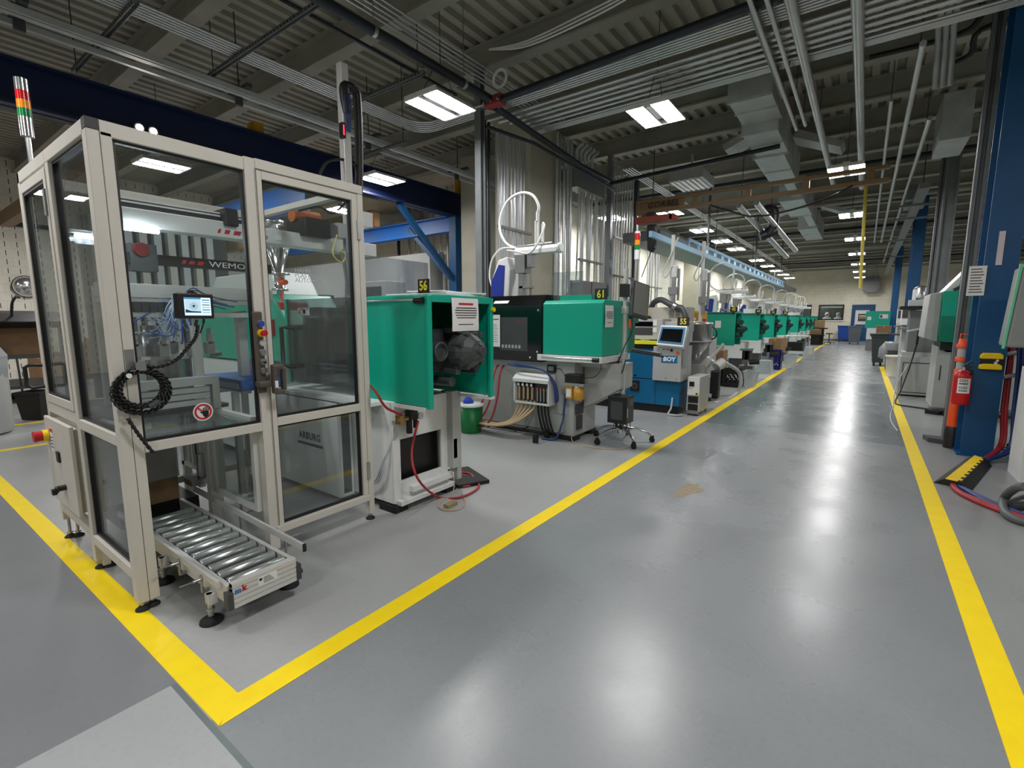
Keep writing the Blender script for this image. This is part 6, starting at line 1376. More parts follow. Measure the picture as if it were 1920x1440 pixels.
# tan work-station crane bridge with red trolley and blue runway
gb = thing('crane_bridge', 'tan truss crane bridge with black lettering spanning over the machines', 'crane', (-1.5, 8.95, 3.5))
YB_ = 8.95
def bp(px_, py_): return PY(px_, py_, YB_)
L0, L1 = -3.62, .12
zt0, zt1 = bp(1230, 371).z, bp(1560, 322).z; zb0 = bp(1230, 396).z
q = MB(); q.box(L0, L1, YB_-.05, YB_+.05, 3.52, 3.57); q.build('top_chord', M_gantry, gb)
q = MB(); q.box(L0, L1, YB_-.05, YB_+.05, 3.33, 3.39); q.build('bottom_chord', M_gantry, gb)
for k, x in enumerate((-3.58, -2.55, -1.72, -.9, -.1)):
    MB().box(x-.045, x+.045, YB_-.035, YB_+.035, 3.39, 3.52).build('upright', M_gantry, gb)
MB().box(L0, -2.75, YB_-.02, YB_+.02, 3.39, 3.52).build('name_plate', M_gantry, gb)
text('maker_name', 'GORBEL', .13, M_ink, gb, (-3.12, YB_-.052, 3.455), 'ny', sx=1.2, shear=.25, bold=.001)
rt_ = thing('hoist_trolley', 'red hoist trolley with black bag under the tan crane bridge', 'hoist', (-3.3, 8.9, 3.2))
q = MB(); q.box(-3.62, -2.92, 8.85, 9.05, 3.16, 3.27); q.cyl((-2.92, 8.85, 3.21), (-2.92, 9.05, 3.21), .06, 14); q.build('arm', mat('rust_red_paint', (150, 62, 46), .5), rt_, bev=.01)
q = MB(); q.box(-3.4, -3.28, 8.88, 9.02, 3.27, 3.34); q.build('trolley', M_black, rt_)
c = bp(1222, 445); q = MB(); q.prism([(c.x-.08, c.z+.22), (c.x+.09, c.z+.22), (c.x+.08, c.z-.2), (c.x+.02, c.z-.28), (c.x-.06, c.z-.22)], 'y', 8.88, 9.0); q.build('chain_bag', M_black, rt_, bev=.02)
e0 = c+Vector((0, 0, -.25)); e1 = bp(1203, 520); q = MB(); q.cyl(e0, e1, .008, 6); q.build('cord', M_black, rt_)
q = MB(); q.tube([(-2.3, 8.9, 3.33), (-2.0, 8.88, 3.2), (-1.6, 8.86, 3.05), (-1.1, 8.86, 3.08), (-.6, 8.88, 3.2), (-.3, 8.9, 3.34)], .015, 8, 6); q.build('festoon_cable', M_black, gb)
# blue runway rail seen along the row
M_rail = mat('pale_blue_rail_paint', (150, 200, 236), .35, .1, .04)  # blue rail, its reflected light put into a lighter colour
cr_ = thing('crane_runway', 'light blue ladder-like crane rail running down the hall above the green row', 'crane rail', (-3.1, 22, 2.9))
q = MB(); q.box(-3.13, -3.07, 8.3, 25, 2.80, 2.9); q.build('rail', M_rail, cr_)
q = MB(); q.box(-3.12, -3.08, 10.5, 24.9, 3.02, 3.07); q.build('top_bar', M_rail, cr_)
for k in range(20):
    y = 10.5+.75*k; MB().box(-3.12, -3.08, y-.05, y+.05, 2.9, 3.02).build('rung', M_rail, cr_)
for y in (12, 18, 24): MB().box(-3.12, -3.08, y-.03, y+.03, 3.07, 4.7).build('hanger', M_dkgrey, cr_)
q = MB(); q.box(-4.3, -3.5, 9.9, 34, 3.0, 3.2); q.m(M_midgrey); o = tag(q.build('cable_tray', M_midgrey), 'grey cable tray running down the hall left of the blue crane rail', 'cable tray')
for yy in (10.5, 16, 22, 28, 33): MB().cyl((-3.9, yy, 3.2), (-3.9, yy, 5.03), .01, 6).build('hanger_rod', M_dkgrey, o)
# black fan unit and twin pipes under the bridge
fu = thing('vacuum_pipes', 'pair of steel pipes with black hose elbow hanging past the tan crane bridge', 'pipe', (-1.9, 10.2, 3.6))
q = MB(); a0, a1 = PY(1385, 385, 9.8), PY(1475, 482, 13.5); b0, b1 = PY(1418, 380, 9.8), PY(1492, 470, 13.5); q.cyl(a0, a1, .05, 10); q.cyl(b0, b1, .05, 10); q.build('pipes', M_conduit, fu)
m0 = PY(1443, 428, 11.3); q = MB(); q.tube([m0+Vector((-.15, 0, .35)), m0+Vector((.03, 0, .36)), m0+Vector((.06, 0, .1)), m0+Vector((-.02, 0, -.12))], .1, 10, 5); q.cyl(m0+Vector((-.16, -.05, -.16)), m0+Vector((.12, .05, -.05)), .09, 12); q.build('elbow', M_black, fu)
q = MB(); q.cyl(a0+Vector((0, .2, 0)), (a0.x, a0.y+.2, 5.03), .008, 6); q.cyl((m0.x, m0.y, m0.z+.3), (m0.x, m0.y, 5.03), .008, 6); q.build('hanger', M_dkgrey, fu)
ah = thing('air_diffuser', 'slatted white air diffuser box hanging above the tan crane bridge', 'vent', (-3.3, 10.3, 4.2))
a, b_ = PZ(1260, 335, 4.1), PZ(1315, 352, 4.1)
q = MB(); q.box(-3.4, -2.75, 10.0, 10.9, 4.12, 4.3); q.build('case', M_grey, ah)
q = MB()
for k in range(6): q.box(-3.37+.1*k, -3.32+.1*k, 10.02, 10.88, 4.1, 4.12)
q.build('slats', M_white, ah)
MB().box(-3.1, -3.06, 10.4, 10.44, 4.3, 4.7).build('hanger', M_galv, ah)
# ================================================================ right-hand row
def hcol(label, x0, x1, y0, y1, z1, m=M_blue):
    t = thing('blue_column', label, 'column', ((x0+x1)/2, (y0+y1)/2, 0))
    q = MB(); q.box(x0, x1, y0, y0+.02, 0, z1); q.box(x0-.02, x1+.02, y1-.02, y1, 0, z1); q.box((x0+x1)/2-.01, (x0+x1)/2+.01, y0+.02, y1-.02, 0, z1); q.box(x0-.03, x1+.03, y0-.02, y1+.03, 0, .018)
    q.build('column', m, t); return t
c1 = hcol('nearest dark blue steel column on the right, carrying the fire extinguisher', .905, 1.15, 6.66, 6.9, 4.7)
hcol('second dark blue steel column on the right, behind the grey machine', .88, 1.12, 17.2, 17.45, 4.7); hcol('third dark blue steel column on the right, nearest the far wall', .93, 1.15, 28.2, 28.45, 4.7)
for i, (p0, p1, w) in enumerate((((1834, 527), None, .07),)): pass
q = MB(); q.box(.80, .93, 6.645, 6.648, 1.63, 1.92); q.m(M_ink)
for k in range(9): q.box(.815, .915-.01*(k % 3), 6.6435, 6.645, 1.66+.028*k, 1.668+.028*k)
tag(q.build('notice_sheet', M_paper), 'white notice sheet stuck to the left edge of the nearest blue column', 'notice')
tag(MB().box(.985, 1.03, 6.655, 6.6585, 1.92, 2.24).build('paper_strip', mat('pale_pink_paper', (222, 208, 214), .8)), 'tall pale strip of paper on the face of the nearest blue column', 'notice')
q = MB(); q.m(M_yellow).box(1.09, 1.16, 6.655, 6.659, 3.42, 3.62); q.m(M_ink).box(1.1, 1.125, 6.653, 6.655, 3.45, 3.59); q.box(1.125, 1.15, 6.653, 6.655, 3.56, 3.59); q.box(1.125, 1.145, 6.653, 6.655, 3.5, 3.53); tag(q.build('column_sign'), 'small yellow lettered sign high on the nearest blue column', 'sign')
# yellow hose clamp block on the column
yl = thing('hose_holder', 'yellow and black hose holder strapped to the nearest blue column', 'holder', (1.03, 6.62, .98))
for z in (.925, 1.03): q = MB(); q.prism([(.96, z-.02), (1.12, z-.02), (1.12, z+.015), (1.1, z+.035), (.98, z+.035), (.96, z+.01)], 'y', 6.59, 6.66); q.build('yellow_pad', M_yellow, yl, bev=.005)
q = MB(); q.m(M_black).box(.97, 1.13, 6.6, 6.66, .955, 1.01); q.m(M_chrome).cyl((1.07, 6.59, .97), (1.07, 6.6, .97), .014, 10); q.cyl((1.08, 6.59, .995), (1.08, 6.6, .995), .012, 10); q.build('clamp', None, yl)
# extinguisher
fx = thing('fire_extinguisher', 'red fire extinguisher hanging on the left side of the nearest blue column', 'fire extinguisher', (.845, 6.6, .56))
q = MB(); q.lathe([(.0, .535), (.062, .54), (.07, .56), (.07, .82), (.06, .86), (.03, .885), (.02, .89)], (.845, 6.575, 0), n=24); q.build('cylinder', M_red, fx)
q = MB(); q.cyl((.845, 6.575, .885), (.845, 6.575, .92), .02, 12); q.build('neck', M_chrome, fx)
q = MB(); q.bar((.845, 6.575, .93), (.90, 6.575, .98), .02, .016); q.bar((.845, 6.575, .915), (.9, 6.575, .93), .02, .012); q.tube([(.86, 6.55, .92), (.89, 6.53, .9), (.91, 6.54, .85)], .01, 6, 3); q.build('handle', M_black, fx)
q = MB(); n = 8
for i in range(n):
    t0, t1 = math.radians(-125+85*i/n), math.radians(-125+85*(i+1)/n)
    P_ = lambda t, z: (.845+.0712*math.cos(t), 6.575+.0712*math.sin(t), z)
    q.add([P_(t0, .66), P_(t1, .66), P_(t1, .81), P_(t0, .81)], [(0, 1, 2, 3)])
lb_ = q.build('label', M_label, fx)
q = MB()
for z, h in ((.79, .008), (.775, .006), (.75, .012), (.72, .006), (.705, .006), (.68, .01)):
    for i in range(4):
        t0, t1 = math.radians(-115+14*i), math.radians(-103+14*i)
        P_ = lambda t, zz: (.845+.0718*math.cos(t), 6.575+.0718*math.sin(t), zz)
        q.add([P_(t0, z), P_(t1, z), P_(t1, z+h), P_(t0, z+h)], [(0, 1, 2, 3)])
q.build('label_print', M_ink, lb_)
MB().box(.84, .91, 6.62, 6.68, .7, .74).build('bracket', M_black, fx)
# orange delineator
dl = thing('traffic_delineator', 'tall orange traffic delineator with grey bands standing left of the nearest blue column', 'delineator', (.84, 6.85, 0))
q = MB(); q.m(M_black).lathe([(.07, .0), (.07, .2), (.056, .24)], (.872, 6.985, 0), n=18); q.build('base', None, dl)
q = MB(); q.m(M_orange).lathe([(.058, .24), (.05, .86), (.042, .87)], (.872, 6.985, 0), n=18); q.m(M_grey).lathe([(.042, .87), (.042, .95)], (.872, 6.985, 0), n=18); q.m(M_orange).lathe([(.055, .95), (.055, .99), (.045, 1.0)], (.872, 6.985, 0), n=18); q.m(M_grey).lathe([(.045, 1.0), (.045, 1.09)], (.872, 6.985, 0), n=18); q.m(M_orange).lathe([(.055, 1.09), (.06, 1.12), (.045, 1.14), (.04, 1.19), (.0, 1.19)], (.872, 6.985, 0), n=18); q.build('post', None, dl)
q = MB(); q.tube([(.84, 6.985, 1.18), (.84, 6.985, 1.24), (.905, 6.985, 1.24), (.905, 6.985, 1.18)], .008, 6); q.build('handle', M_orange, dl)
tag(MB().prism([(.69, 7.16), (.90, 7.10), (.90, 7.32), (.66, 7.34)], 'z', .002, .05).build('steel_plate', M_dkgrey), 'dark steel foot plate on the floor left of the delineator', 'plate')
# struts to the ceiling
for i, (p, Y_, w, lab) in enumerate((((1804, 600), 7.25, .1, 'grey strut post just left of the nearest blue column'), ((1752, 620), 12.3, .2, 'broad grey strut post behind the grey machine on the right'), ((1736, 600), 12.5, .08, 'slim grey strut post left of the broad one on the right'))):
    c_ = PY(p[0], p[1], Y_); q = MB(); q.box(c_.x-w/2, c_.x-w/2+.03, Y_-.05, Y_+.05, 0, 4.7); q.box(c_.x-w/2, c_.x+w/2, Y_+.02, Y_+.05, 0, 4.7); q.box(c_.x+w/2-.03, c_.x+w/2, Y_-.05, Y_+.05, 0, 4.7)
    tag(q.build('strut_post', M_strut), lab, 'post')
# machine behind the column
mr = thing('moulding_machine', 'green and grey moulding machine behind the nearest blue column on the right', 'moulding machine', (1.6, 9.7, 0))
q = MB(); q.m(M_green).prism([(.88, 1.15), (.93, 1.07), (2.6, 1.07), (2.6, 1.79), (.88, 1.79)], 'y', 9.3, 10.3); q.build('guard', None, mr, bev=.006)
q = MB(); q.m(M_grey).prism([(.72, 1.12), (.878, 1.07), (.878, 1.79), (.74, 1.76)], 'y', 9.35, 10.25); q.build('end_cover', None, mr, bev=.01)
q = MB(); q.m(M_greendk).box(.885, 2.6, 9.296, 9.3, 1.08, 1.44); q.build('lower_panel', None, mr)
q = MB(); q.box(.92, 2.6, 9.36, 10.2, .95, 1.07); q.build('under_tray', M_black, mr)
q = MB(); q.prism([(.9, .09), (.9, 1.0), (1.0, .92), (2.8, .92), (2.8, .09)], 'y', 9.42, 10.2); q.build('base', M_grey, mr, bev=.004)
q = MB(); q.box(1.09, 1.1, 9.416, 9.42, .5, .9)
for z in (.3, .6, .78): q.cyl((1.15, 9.41, z), (1.15, 9.42, z), .012, 8)
q.box(.95, .965, 9.416, 9.42, .5, .72); q.build('seam', M_dkgrey, mr)
for (x, y) in ((.93, 9.36), (1.12, 9.28)): MB().prism([(x-.1, y-.02), (x+.04, y-.1), (x+.14, y+.0), (x, y+.12)], 'z', 0, .06).build('foot', M_rubber, mr)
q = MB(); q.prism([(.9, 1.8), (2.4, 1.8), (2.4, 2.14), (1.15, 2.14)], 'y', 9.5, 10.2); q.build('top_hood', M_white, mr, bev=.01)
q = MB(); q.tube([(1.0, 9.45, 1.82), (1.15, 9.4, 1.9), (1.35, 9.4, 1.85), (1.6, 9.4, 1.9), (1.8, 9.45, 1.82)], .03, 8, 5); q.build('top_hose', M_dkgrey, mr)
# grey machine further on
mg = thing('moulding_machine', 'low grey machine with black top shelf beyond the green and grey machine', 'moulding machine', (1.0, 11.7, 0))
q = MB(); q.m(M_grey).box(.58, 1.9, 11.25, 12.1, .03, .72); q.box(.6, 1.9, 11.35, 12.0, .72, .8); q.build('base', None, mg, bev=.005)
q = MB(); q.m(M_midgrey).box(.66, 1.9, 11.4, 12.0, .8, 1.55); q.m(M_black).box(.5, 1.3, 11.3, 11.9, 1.57, 1.63); q.m(M_grey).box(.62, 1.2, 11.35, 11.6, 1.63, 1.74); q.build('upper_body', None, mg, bev=.005)
q = MB(); q.frame('y', 11.244, .62, 1.1, .07, .62, .012, .006); q.build('door_seam', M_dkgrey, mg)
q = MB(); q.m(M_alu).bar((.62, 11.2, 1.18), (.85, 11.2, 1.24), .02, .03); q.m(M_black).cyl((.78, 11.2, .95), (.79, 11.2, 1.2), .018, 8); q.build('hand_tool', None, mg)
hose('floor_cable', 'black cable hanging from the grey machine and looping onto the yellow line', [(.78, 11.18, .95), (.72, 11.1, .6), (.6, 10.6, .2), (.52, 10.2, .03), (.56, 9.95, .012), (.72, 9.85, .012), (1.0, 9.7, .012)], .012, M_black, 'cable')
hose('floor_cable', 'thin clear cable running over the yellow line into the aisle', [(.7, 11.2, .6), (.55, 10.9, .25), (.5, 10.3, .02), (.47, 9.6, .008), (.42, 9.0, .008), (.40, 8.3, .008), (.44, 7.6, .008)], .008, M_clearhose, 'cable')
# smaller grey/white machines and controls toward the far end
for i, (x, y, lab) in enumerate(((1.0, 15.2, 'cluttered grey control cabinet behind the grey bins on the right'), (1.1, 19.5, 'grey control cabinet near the second blue column'))):
    t = thing('control_cabinet', lab, 'cabinet', (x, y, 0))
    q = MB(); q.box(x-.25, x+.5, y, y+.6, .05, 1.2); q.build('case', M_grey, t, bev=.005)
    q = MB(); q.box(x-.3, x+.0, y-.15, y, 1.25, 1.7); q.box(x-.12, x-.05, y-.05, y+.05, 1.2, 2.1); q.build('head', M_white, t, bev=.01)
    q = MB(); q.box(x-.28, x-.02, y-.156, y-.15, 1.42, 1.66); q.build('screen', M_dkgrey, t)
    q = MB(); q.box(x-.35, x+.1, y-.25, y-.02, 1.15, 1.19); q.build('keyboard_shelf', M_midgrey, t)
    q = MB(); q.cyl((x+.2, y+.2, 1.2), (x+.2, y+.2, 2.3), .05, 10); q.cyl((x+.35, y+.2, 1.2), (x+.35, y+.2, 2.0), .04, 10); q.lathe([(.14, 1.9), (.14, 2.15), (.05, 2.2)], (x+.05, y+.3, 0), n=14); q.build('loader', M_steel, t)
gs = thing('moulding_machine', 'green fronted machine with white labels in front of the blue door on the right', 'moulding machine', (.5, 27, 0))
q = MB(); q.m(M_green).box(.02, .88, 26.6, 27.3, 1.0, 1.74); q.m(M_white).box(.1, .85, 26.6, 27.2, .5, 1.0); q.build('guard', None, gs, bev=.005)
q = MB(); q.m(M_label).box(.5, .8, 26.595, 26.6, 1.42, 1.6); q.box(.08, .22, 26.595, 26.6, 1.35, 1.5); q.m(M_blue).box(.52, .6, 26.592, 26.596, 1.45, 1.57); q.build('label', None, gs)
q = MB(); q.box(.1, .8, 26.7, 27.2, 0, .5); q.build('stand', M_midgrey, gs)
carton('brown cardboard box on the bin lid in front of the green machine on the right', .3, .66, 18.3, 18.7, .985, 1.2)
# bins
def roll_bin(name, label, x0, x1, y0, y1, h, m, lid=None, loc=None, z0=.1, lidx=0):
    t = thing(name, label, 'bin', ((x0+x1)/2, (y0+y1)/2, 0)); i = .07
    q = MB(); a = [(x0+i, y0+i), (x1-i, y0+i), (x1-i, y1-i), (x0+i, y1-i)]; b = [(x0, y0), (x1, y0), (x1, y1), (x0, y1)]
    vs = [(p[0], p[1], z0) for p in a]+[(p[0], p[1], h) for p in b]; q.add(vs, [(0, 1, 5, 4), (1, 2, 6, 5), (2, 3, 7, 6), (3, 0, 4, 7), (0, 1, 2, 3)])
    vs = [(p[0], p[1], h) for p in b]+[(p[0]*.96+(x0+x1)/2*.04, p[1]*.96+(y0+y1)/2*.04, h-.05) for p in b]; q.add(vs, [(0, 1, 5, 4), (1, 2, 6, 5), (2, 3, 7, 6), (3, 0, 4, 7)])
    q.box(x0-.025, x1+.025, y0-.025, y0, h-.05, h); q.box(x0-.025, x0, y0, y1, h-.05, h); q.box(x1, x1+.025, y0, y1, h-.05, h); q.box(x0-.025, x1+.025, y1, y1+.025, h-.05, h)
    q.build('tub', m, t, bev=.008)
    if lid: q = MB(); q.box(x0-.05, x1+lidx, y0-.05, y1+.05, h+.005, h+.045); q.build('lid', lid, t, bev=.015)
    for (x, y) in ((x0+.12, y0+.12), (x1-.12, y0+.12), (x0+.12, y1-.12), (x1-.12, y1-.12)): MB().cyl((x-.02, y, .05), (x+.02, y, .05), .05, 12).build('caster', M_rubber, t)
    return t
roll_bin('wheeled_bin', 'dark grey wheeled bin with lid standing on the right yellow line', .2, .6, 18.0, 18.8, .92, mat('dark_bin_plastic', (62, 72, 72), .5), M_dkgrey, lidx=.3)
roll_bin('wheeled_bin', 'grey wheeled bin far down the aisle before the blue door', -.72, -.1, 33.0, 33.7, .98, M_bin)
roll_bin('wheeled_bin', 'blue wheeled bin against the far wall behind the grey one', -1.35, -.65, 36.7, 37.5, .98, M_binb)
gb_ = thing('waste_bin', 'grey waste bin with clear liner beside the white pail', 'bin', (.72, 16.8, 0))
q = MB(); q.lathe([(.17, .01), (.22, .74), (.23, .74)], (.72, 16.9, 0), n=20); q.build('tub', M_bin, gb_)
q = MB(); q.lathe([(.235, .55), (.245, .72), (.22, .78), (.18, .74)], (.72, 16.9, 0), n=20); q.lathe([(.02, .75), (.12, .6), (.13, .35), (.05, .3)], (.5, 16.85, 0), n=10); q.build('liner', M_bag, gb_)
wp = thing('pail', 'white plastic pail on the floor before the grey waste bin', 'bucket', (.66, 14.9, 0))
q = MB(); q.lathe([(.15, .005), (.175, .48), (.19, .48), (.19, .52), (.165, .52), (.165, .46), (.14, .02)], (.66, 14.95, 0), n=24); q.build('shell', M_white, wp)
# near machine at the right edge
mn_ = thing('moulding_machine', 'grey rounded machine cover with pale green edge at the right edge of the view', 'moulding machine', (1.6, 5.7, 0))
q = MB(); a0 = PY(1916, 500, 5.8); b0 = PY(1882, 655, 5.8)
q.prism([(b0.x, 1.17), (b0.x+.03, 1.16), (2.4, 1.16), (2.4, 1.86), (a0.x+.05, 1.86), (a0.x, 1.82)], 'y', 5.75, 6.05); q.m(M_midgrey); q.build('cover', mat('soft_grey_cover', (140, 144, 142), .4), mn_, bev=.02)
q = MB(); q.bar((b0.x-.012, 5.76, 1.15), (a0.x-.01, 5.76, 1.85), .02, .016); q.build('edge_trim', mat('pale_green_trim', (110, 200, 160), .5), mn_)
q = MB(); q.m(M_green).box(1.02, 2.4, 6.95, 7.6, 1.15, 1.86); q.m(M_greendk).box(1.03, 2.4, 6.946, 6.95, 1.16, 1.5); q.build('green_guard', None, mn_)
q = MB(); q.box(1.18, 1.4, 5.8, 6.2, .0, .98); q.build('white_end_panel', M_white, mn_, bev=.004)
q = MB(); q.box(1.5, 2.4, 6.2, 7.4, .05, 1.15); q.m(M_blue).box(1.42, 1.5, 6.3, 7.3, .05, .95); q.build('base', M_midgrey, mn_)
q = MB()
for k in range(4): q.box(1.25, 1.5, 6.75+.1*k, 6.76+.1*k, .05, .06); q.box(1.25+.07*k, 1.26+.07*k, 6.7, 7.1, .05, .06); q.box(1.25+.07*k, 1.26+.07*k, 6.72, 6.73, .05, .16)
q.build('wire_tray', M_black, mn_)
# hoses beside the column
for k in range(2):
    hose('red_hose', 'red hose running down behind the nearest blue column to the cable ramp', [(1.22+.02*k, 6.95, 1.25), (1.2+.02*k, 6.82, .9), (1.19+.025*k, 6.75, .5), (1.2+.02*k, 6.7, .15), PZ(1842+4*k, 862, .03), PZ(1828+4*k, 870, .025), PZ(1805, 890, .025), PZ(1786+3*k, 908, .018), PZ(1797+4*k, 923, .017), PZ(1830, 940-4*k, .017), PZ(1870, 956-4*k, .017), PZ(1925, 976-4*k, .017)], .016, M_redhose, 'hose', 'red hoses at the right column')
    hose('blue_hose', 'blue hose running down behind the nearest blue column to the cable ramp', [(1.22+.03*k, 6.75, 1.28), (1.25+.03*k, 6.72, 1.0), (1.26+.02*k, 6.7, .5), (1.26+.03*k, 6.66, .14), PZ(1852+4*k, 862, .03), PZ(1836+4*k, 872, .025), PZ(1812, 892, .025), PZ(1796+4*k, 908, .018), PZ(1810+4*k, 919, .018), PZ(1840, 936-4*k, .018), PZ(1878, 953-4*k, .018), PZ(1925, 970-4*k, .018)], .016, M_bluehose, 'hose', 'blue hoses at the right column')
for k in range(3):
    z = (1.05, .82, .45)[k]
    hose('grey_hose', 'pale grey hose curving out of the machine right of the nearest blue column', [(1.16, 6.75, z), (1.3, 6.8, z+.02), (1.42, 6.9, z-.12), (1.43, 6.95, z-.35), (1.36-.05*(k == 2), 7.0, max(.1, z-.6 if k else .15))], .02, M_clearhose, 'hose', 'grey hoses at the right machine')
big = thing('hose_coil', 'thick dark grey hose looping on the floor at the right edge of the view', 'hose', (1.3, 4.9, 0))
MB().tube([PZ(1925, 912, .3), PZ(1905, 915, .22), PZ(1886, 930, .09), PZ(1880, 948, .03), PZ(1888, 965, .028), PZ(1910, 976, .028), PZ(1940, 982, .03)], .028, 10, 8).build('loop', mat('grey_ribbed_hose', (92, 94, 96), .5), big)
MB().tube([PZ(1884, 948, .03), PZ(1900, 938, .04), PZ(1925, 930, .03)], .016, 8, 5).build('loop', M_dkgrey, big)
q = MB(); c_ = PZ(1912, 950, .04); q.cyl(c_+Vector((-.05, -.02, 0)), c_+Vector((.06, .03, .01)), .035, 12); q.build('plug', M_dkgrey, big)
# cable ramp
rp = thing('cable_ramp', 'black rubber cable ramp with yellow lid at the foot of the nearest blue column', 'cable ramp', (.9, 5.85, 0))
def R_(px_, py_): p = PZ(px_, py_); return (p.x, p.y)
A0, A1, B1, B0 = Vector((*R_(1750, 905), 0)), Vector((*R_(1812, 860), 0)), Vector((*R_(1860, 874), 0)), Vector((*R_(1822, 921), 0))
def G(u, v, z): p = A0.lerp(B0, u).lerp(A1.lerp(B1, u), v); return (p.x, p.y, z)
prof = [(0, .003), (.28, .055), (.72, .055), (1, .003)]
q = MB(); vs = [G(u, 0, z) for u, z in prof]+[G(u, 1, z) for u, z in prof]; n = 4
q.add(vs, [(i, i+1, n+i+1, n+i) for i in range(3)]+[(0, 1, 2, 3), (4, 5, 6, 7)]); q.build('ramp', M_rubber, rp)
q = MB(); q.add([G(.3, .0, .0575), G(.62, .0, .0575), G(.62, 1, .0575), G(.3, 1, .0575), G(.3, .0, .052), G(.62, .0, .052), G(.62, 1, .052), G(.3, 1, .052)], [(0, 1, 2, 3), (0, 1, 5, 4)])
for k in range(8): v = .04+.12*k; q.add([G(.62, v, .0575), G(.7, v, .0575), G(.7, v+.06, .0575), G(.62, v+.06, .0575)], [(0, 1, 2, 3)])
q.build('lid', M_yellow, rp)
# boxes, conduits and trays high on the right
q = MB(); q.box(.66, 1.0, 9.6, 10.6, 3.95, 4.6); tag(q.build('fan_housing', M_galv, bev=.01), 'galvanised box housing under the roof beside the nearest blue column', 'duct')
for k in range(3): pipe('conduit', 'bent black-ended conduit beside the top of the nearest blue column', [(.38+.06*k, 6.3, 4.5), (.38+.06*k, 7.0, 4.45), (.4+.06*k, 7.2, 4.3), (.42+.06*k, 7.3, 3.9)], .028, M_galv, 'conduit', 'conduits by the column top', 8, 4)
q = MB(); q.tube([(-.2, 7.35, 4.42), (.55, 7.35, 4.42), (.72, 7.25, 4.5), (.75, 7.1, 4.62), (1.3, 7.0, 4.62)], .03, 8, 4); q.tube([(.6, 8.1, 4.42), (.75, 8.0, 4.45), (.8, 7.8, 4.6), (1.4, 7.7, 4.62)], .03, 8, 4); tag(q.build('black_pipe', M_black), 'black bent pipes crossing near the top of the nearest blue column', 'pipe')
q = MB(); q.box(.62, .78, 12.0, 34, 3.8, 3.9); o = tag(q.build('cable_tray', M_midgrey), 'dark cable tray running down the hall over the right-hand row', 'cable tray')
for yy in (12.5, 17, 22, 27, 32): MB().cyl((.7, yy, 3.9), (.7, yy, 5.03), .01, 6).build('hanger_rod', M_dkgrey, o)
q = MB()
for y in (13.5, 15.2, 19.2, 24): q.box(.4, 1.2, y, y+.06, 3.76, 3.8); q.box(.5, .8, y, y+.25, 3.9, 4.1)
tag(q.build('support_strut', M_strut), 'strut frames carrying boxes above the right-hand cable tray', 'strut')
q = MB(); q.box(.5, .85, 14.0, 14.5, 3.85, 4.3); tag(q.build('disconnect_box', M_midgrey), 'grey box hung under the roof above the right row of machines', 'junction box')
# ================================================================ left background and people behind the glass
wb = thing('waste_bin', 'black waste basket on the floor left of the enclosure', 'bin', (-9.3, 1.35, 0))
a, b_ = PZ(22, 790), PZ(68, 787)
q = MB(); q.lathe([(.17, .01), (.22, .4), (.235, .4), (.235, .36), (.2, .36)], ((a.x+b_.x)/2, (a.y+b_.y)/2+.15, 0), n=4, smooth=False); q.build('tub', M_black, wb)
gc = thing('storage_can', 'large grey rounded container at the left edge of the view', 'container', (-8.6, .95, 0))
q = MB(); q.lathe([(.3, .02), (.33, .1), (.33, .8), (.31, .86), (.0, .88)], (-8.62, .78, 0), n=28); q.build('tub', M_grey, gc)
q = MB(); q.lathe([(.34, .7), (.36, .95), (.3, 1.06), (.2, 1.02), (.0, 1.04)], (-8.62, .78, 0), n=11, smooth=False); q.build('bag', M_bag, gc)
uc = thing('utility_cart', 'dark utility cart loaded with black sheeting and cartons left of the enclosure', 'cart', (-11.6, 1.6, 0))
q = MB(); q.m(M_dkgrey).box(-12.6, -11.2, 1.2, 2.2, .75, .8); q.box(-12.6, -11.2, 1.2, 2.2, .25, .3)
for (x, y) in ((-12.55, 1.25), (-11.25, 1.25), (-12.55, 2.15), (-11.25, 2.15)): q.box(x-.03, x+.03, y-.03, y+.03, .05, 1.35)
q.build('frame', None, uc)
q = MB(); q.prism([(-12.8, 1.3), (-11.2, 1.25), (-11.0, 1.36), (-11.6, 1.5), (-12.8, 1.55)], 'y', 1.1, 2.3); q.build('sheeting', M_black, uc, bev=.04)
q = MB(); q.box(-12.5, -11.5, 1.3, 2.0, .8, 1.25); q.build('carton', M_card, uc)
q = MB(); q.box(-12.5, -11.3, 1.22, 1.3, .82, .9); q.build('blue_folder', M_binb, uc)
q = MB(); q.tube([(-11.4, 1.6, 1.4), (-11.2, 1.6, 1.65), (-10.8, 1.6, 1.75), (-10.3, 1.55, 1.72)], .02, 8, 5); q.build('hose', M_dkgrey, uc)
br_ = thing('broom', 'broom leaning against the black waste basket', 'broom', (-9.7, 1.6, 0))
a, b_ = PZ(44, 745, .02), PX(30, 665, -9.8)
MB().cyl(a, b_, .014, 8).build('handle', M_dkgrey, br_); q = MB(); q.cbox((a.x, a.y, .05), (.1, .32, .09)); q.build('head', M_black, br_)
pw = thing('plywood_crate', 'opened plywood crate standing on the floor behind the utility cart', 'crate', (-14.2, 2.6, 0))
q = MB(); q.box(-14.6, -13.6, 2.2, 3.0, .1, .6); q.bar((-13.6, 2.9, .1), (-13.2, 3.2, 1.0), .9, .03); q.build('crate', M_wood, pw)
dm = thing('dome_mirror', 'chrome dome mirror on the block wall left of the enclosure', 'mirror', (-15.9, 2.4, 2.1))
c_ = PX(52, 537, -15.8); q = MB(); q.lathe([(.24, 0), (.22, .05), (.16, .1), (.08, .125), (0.001, .13)], (-15.93, c_.y, c_.z), 'x', 28); q.build('dome', M_chrome, dm)
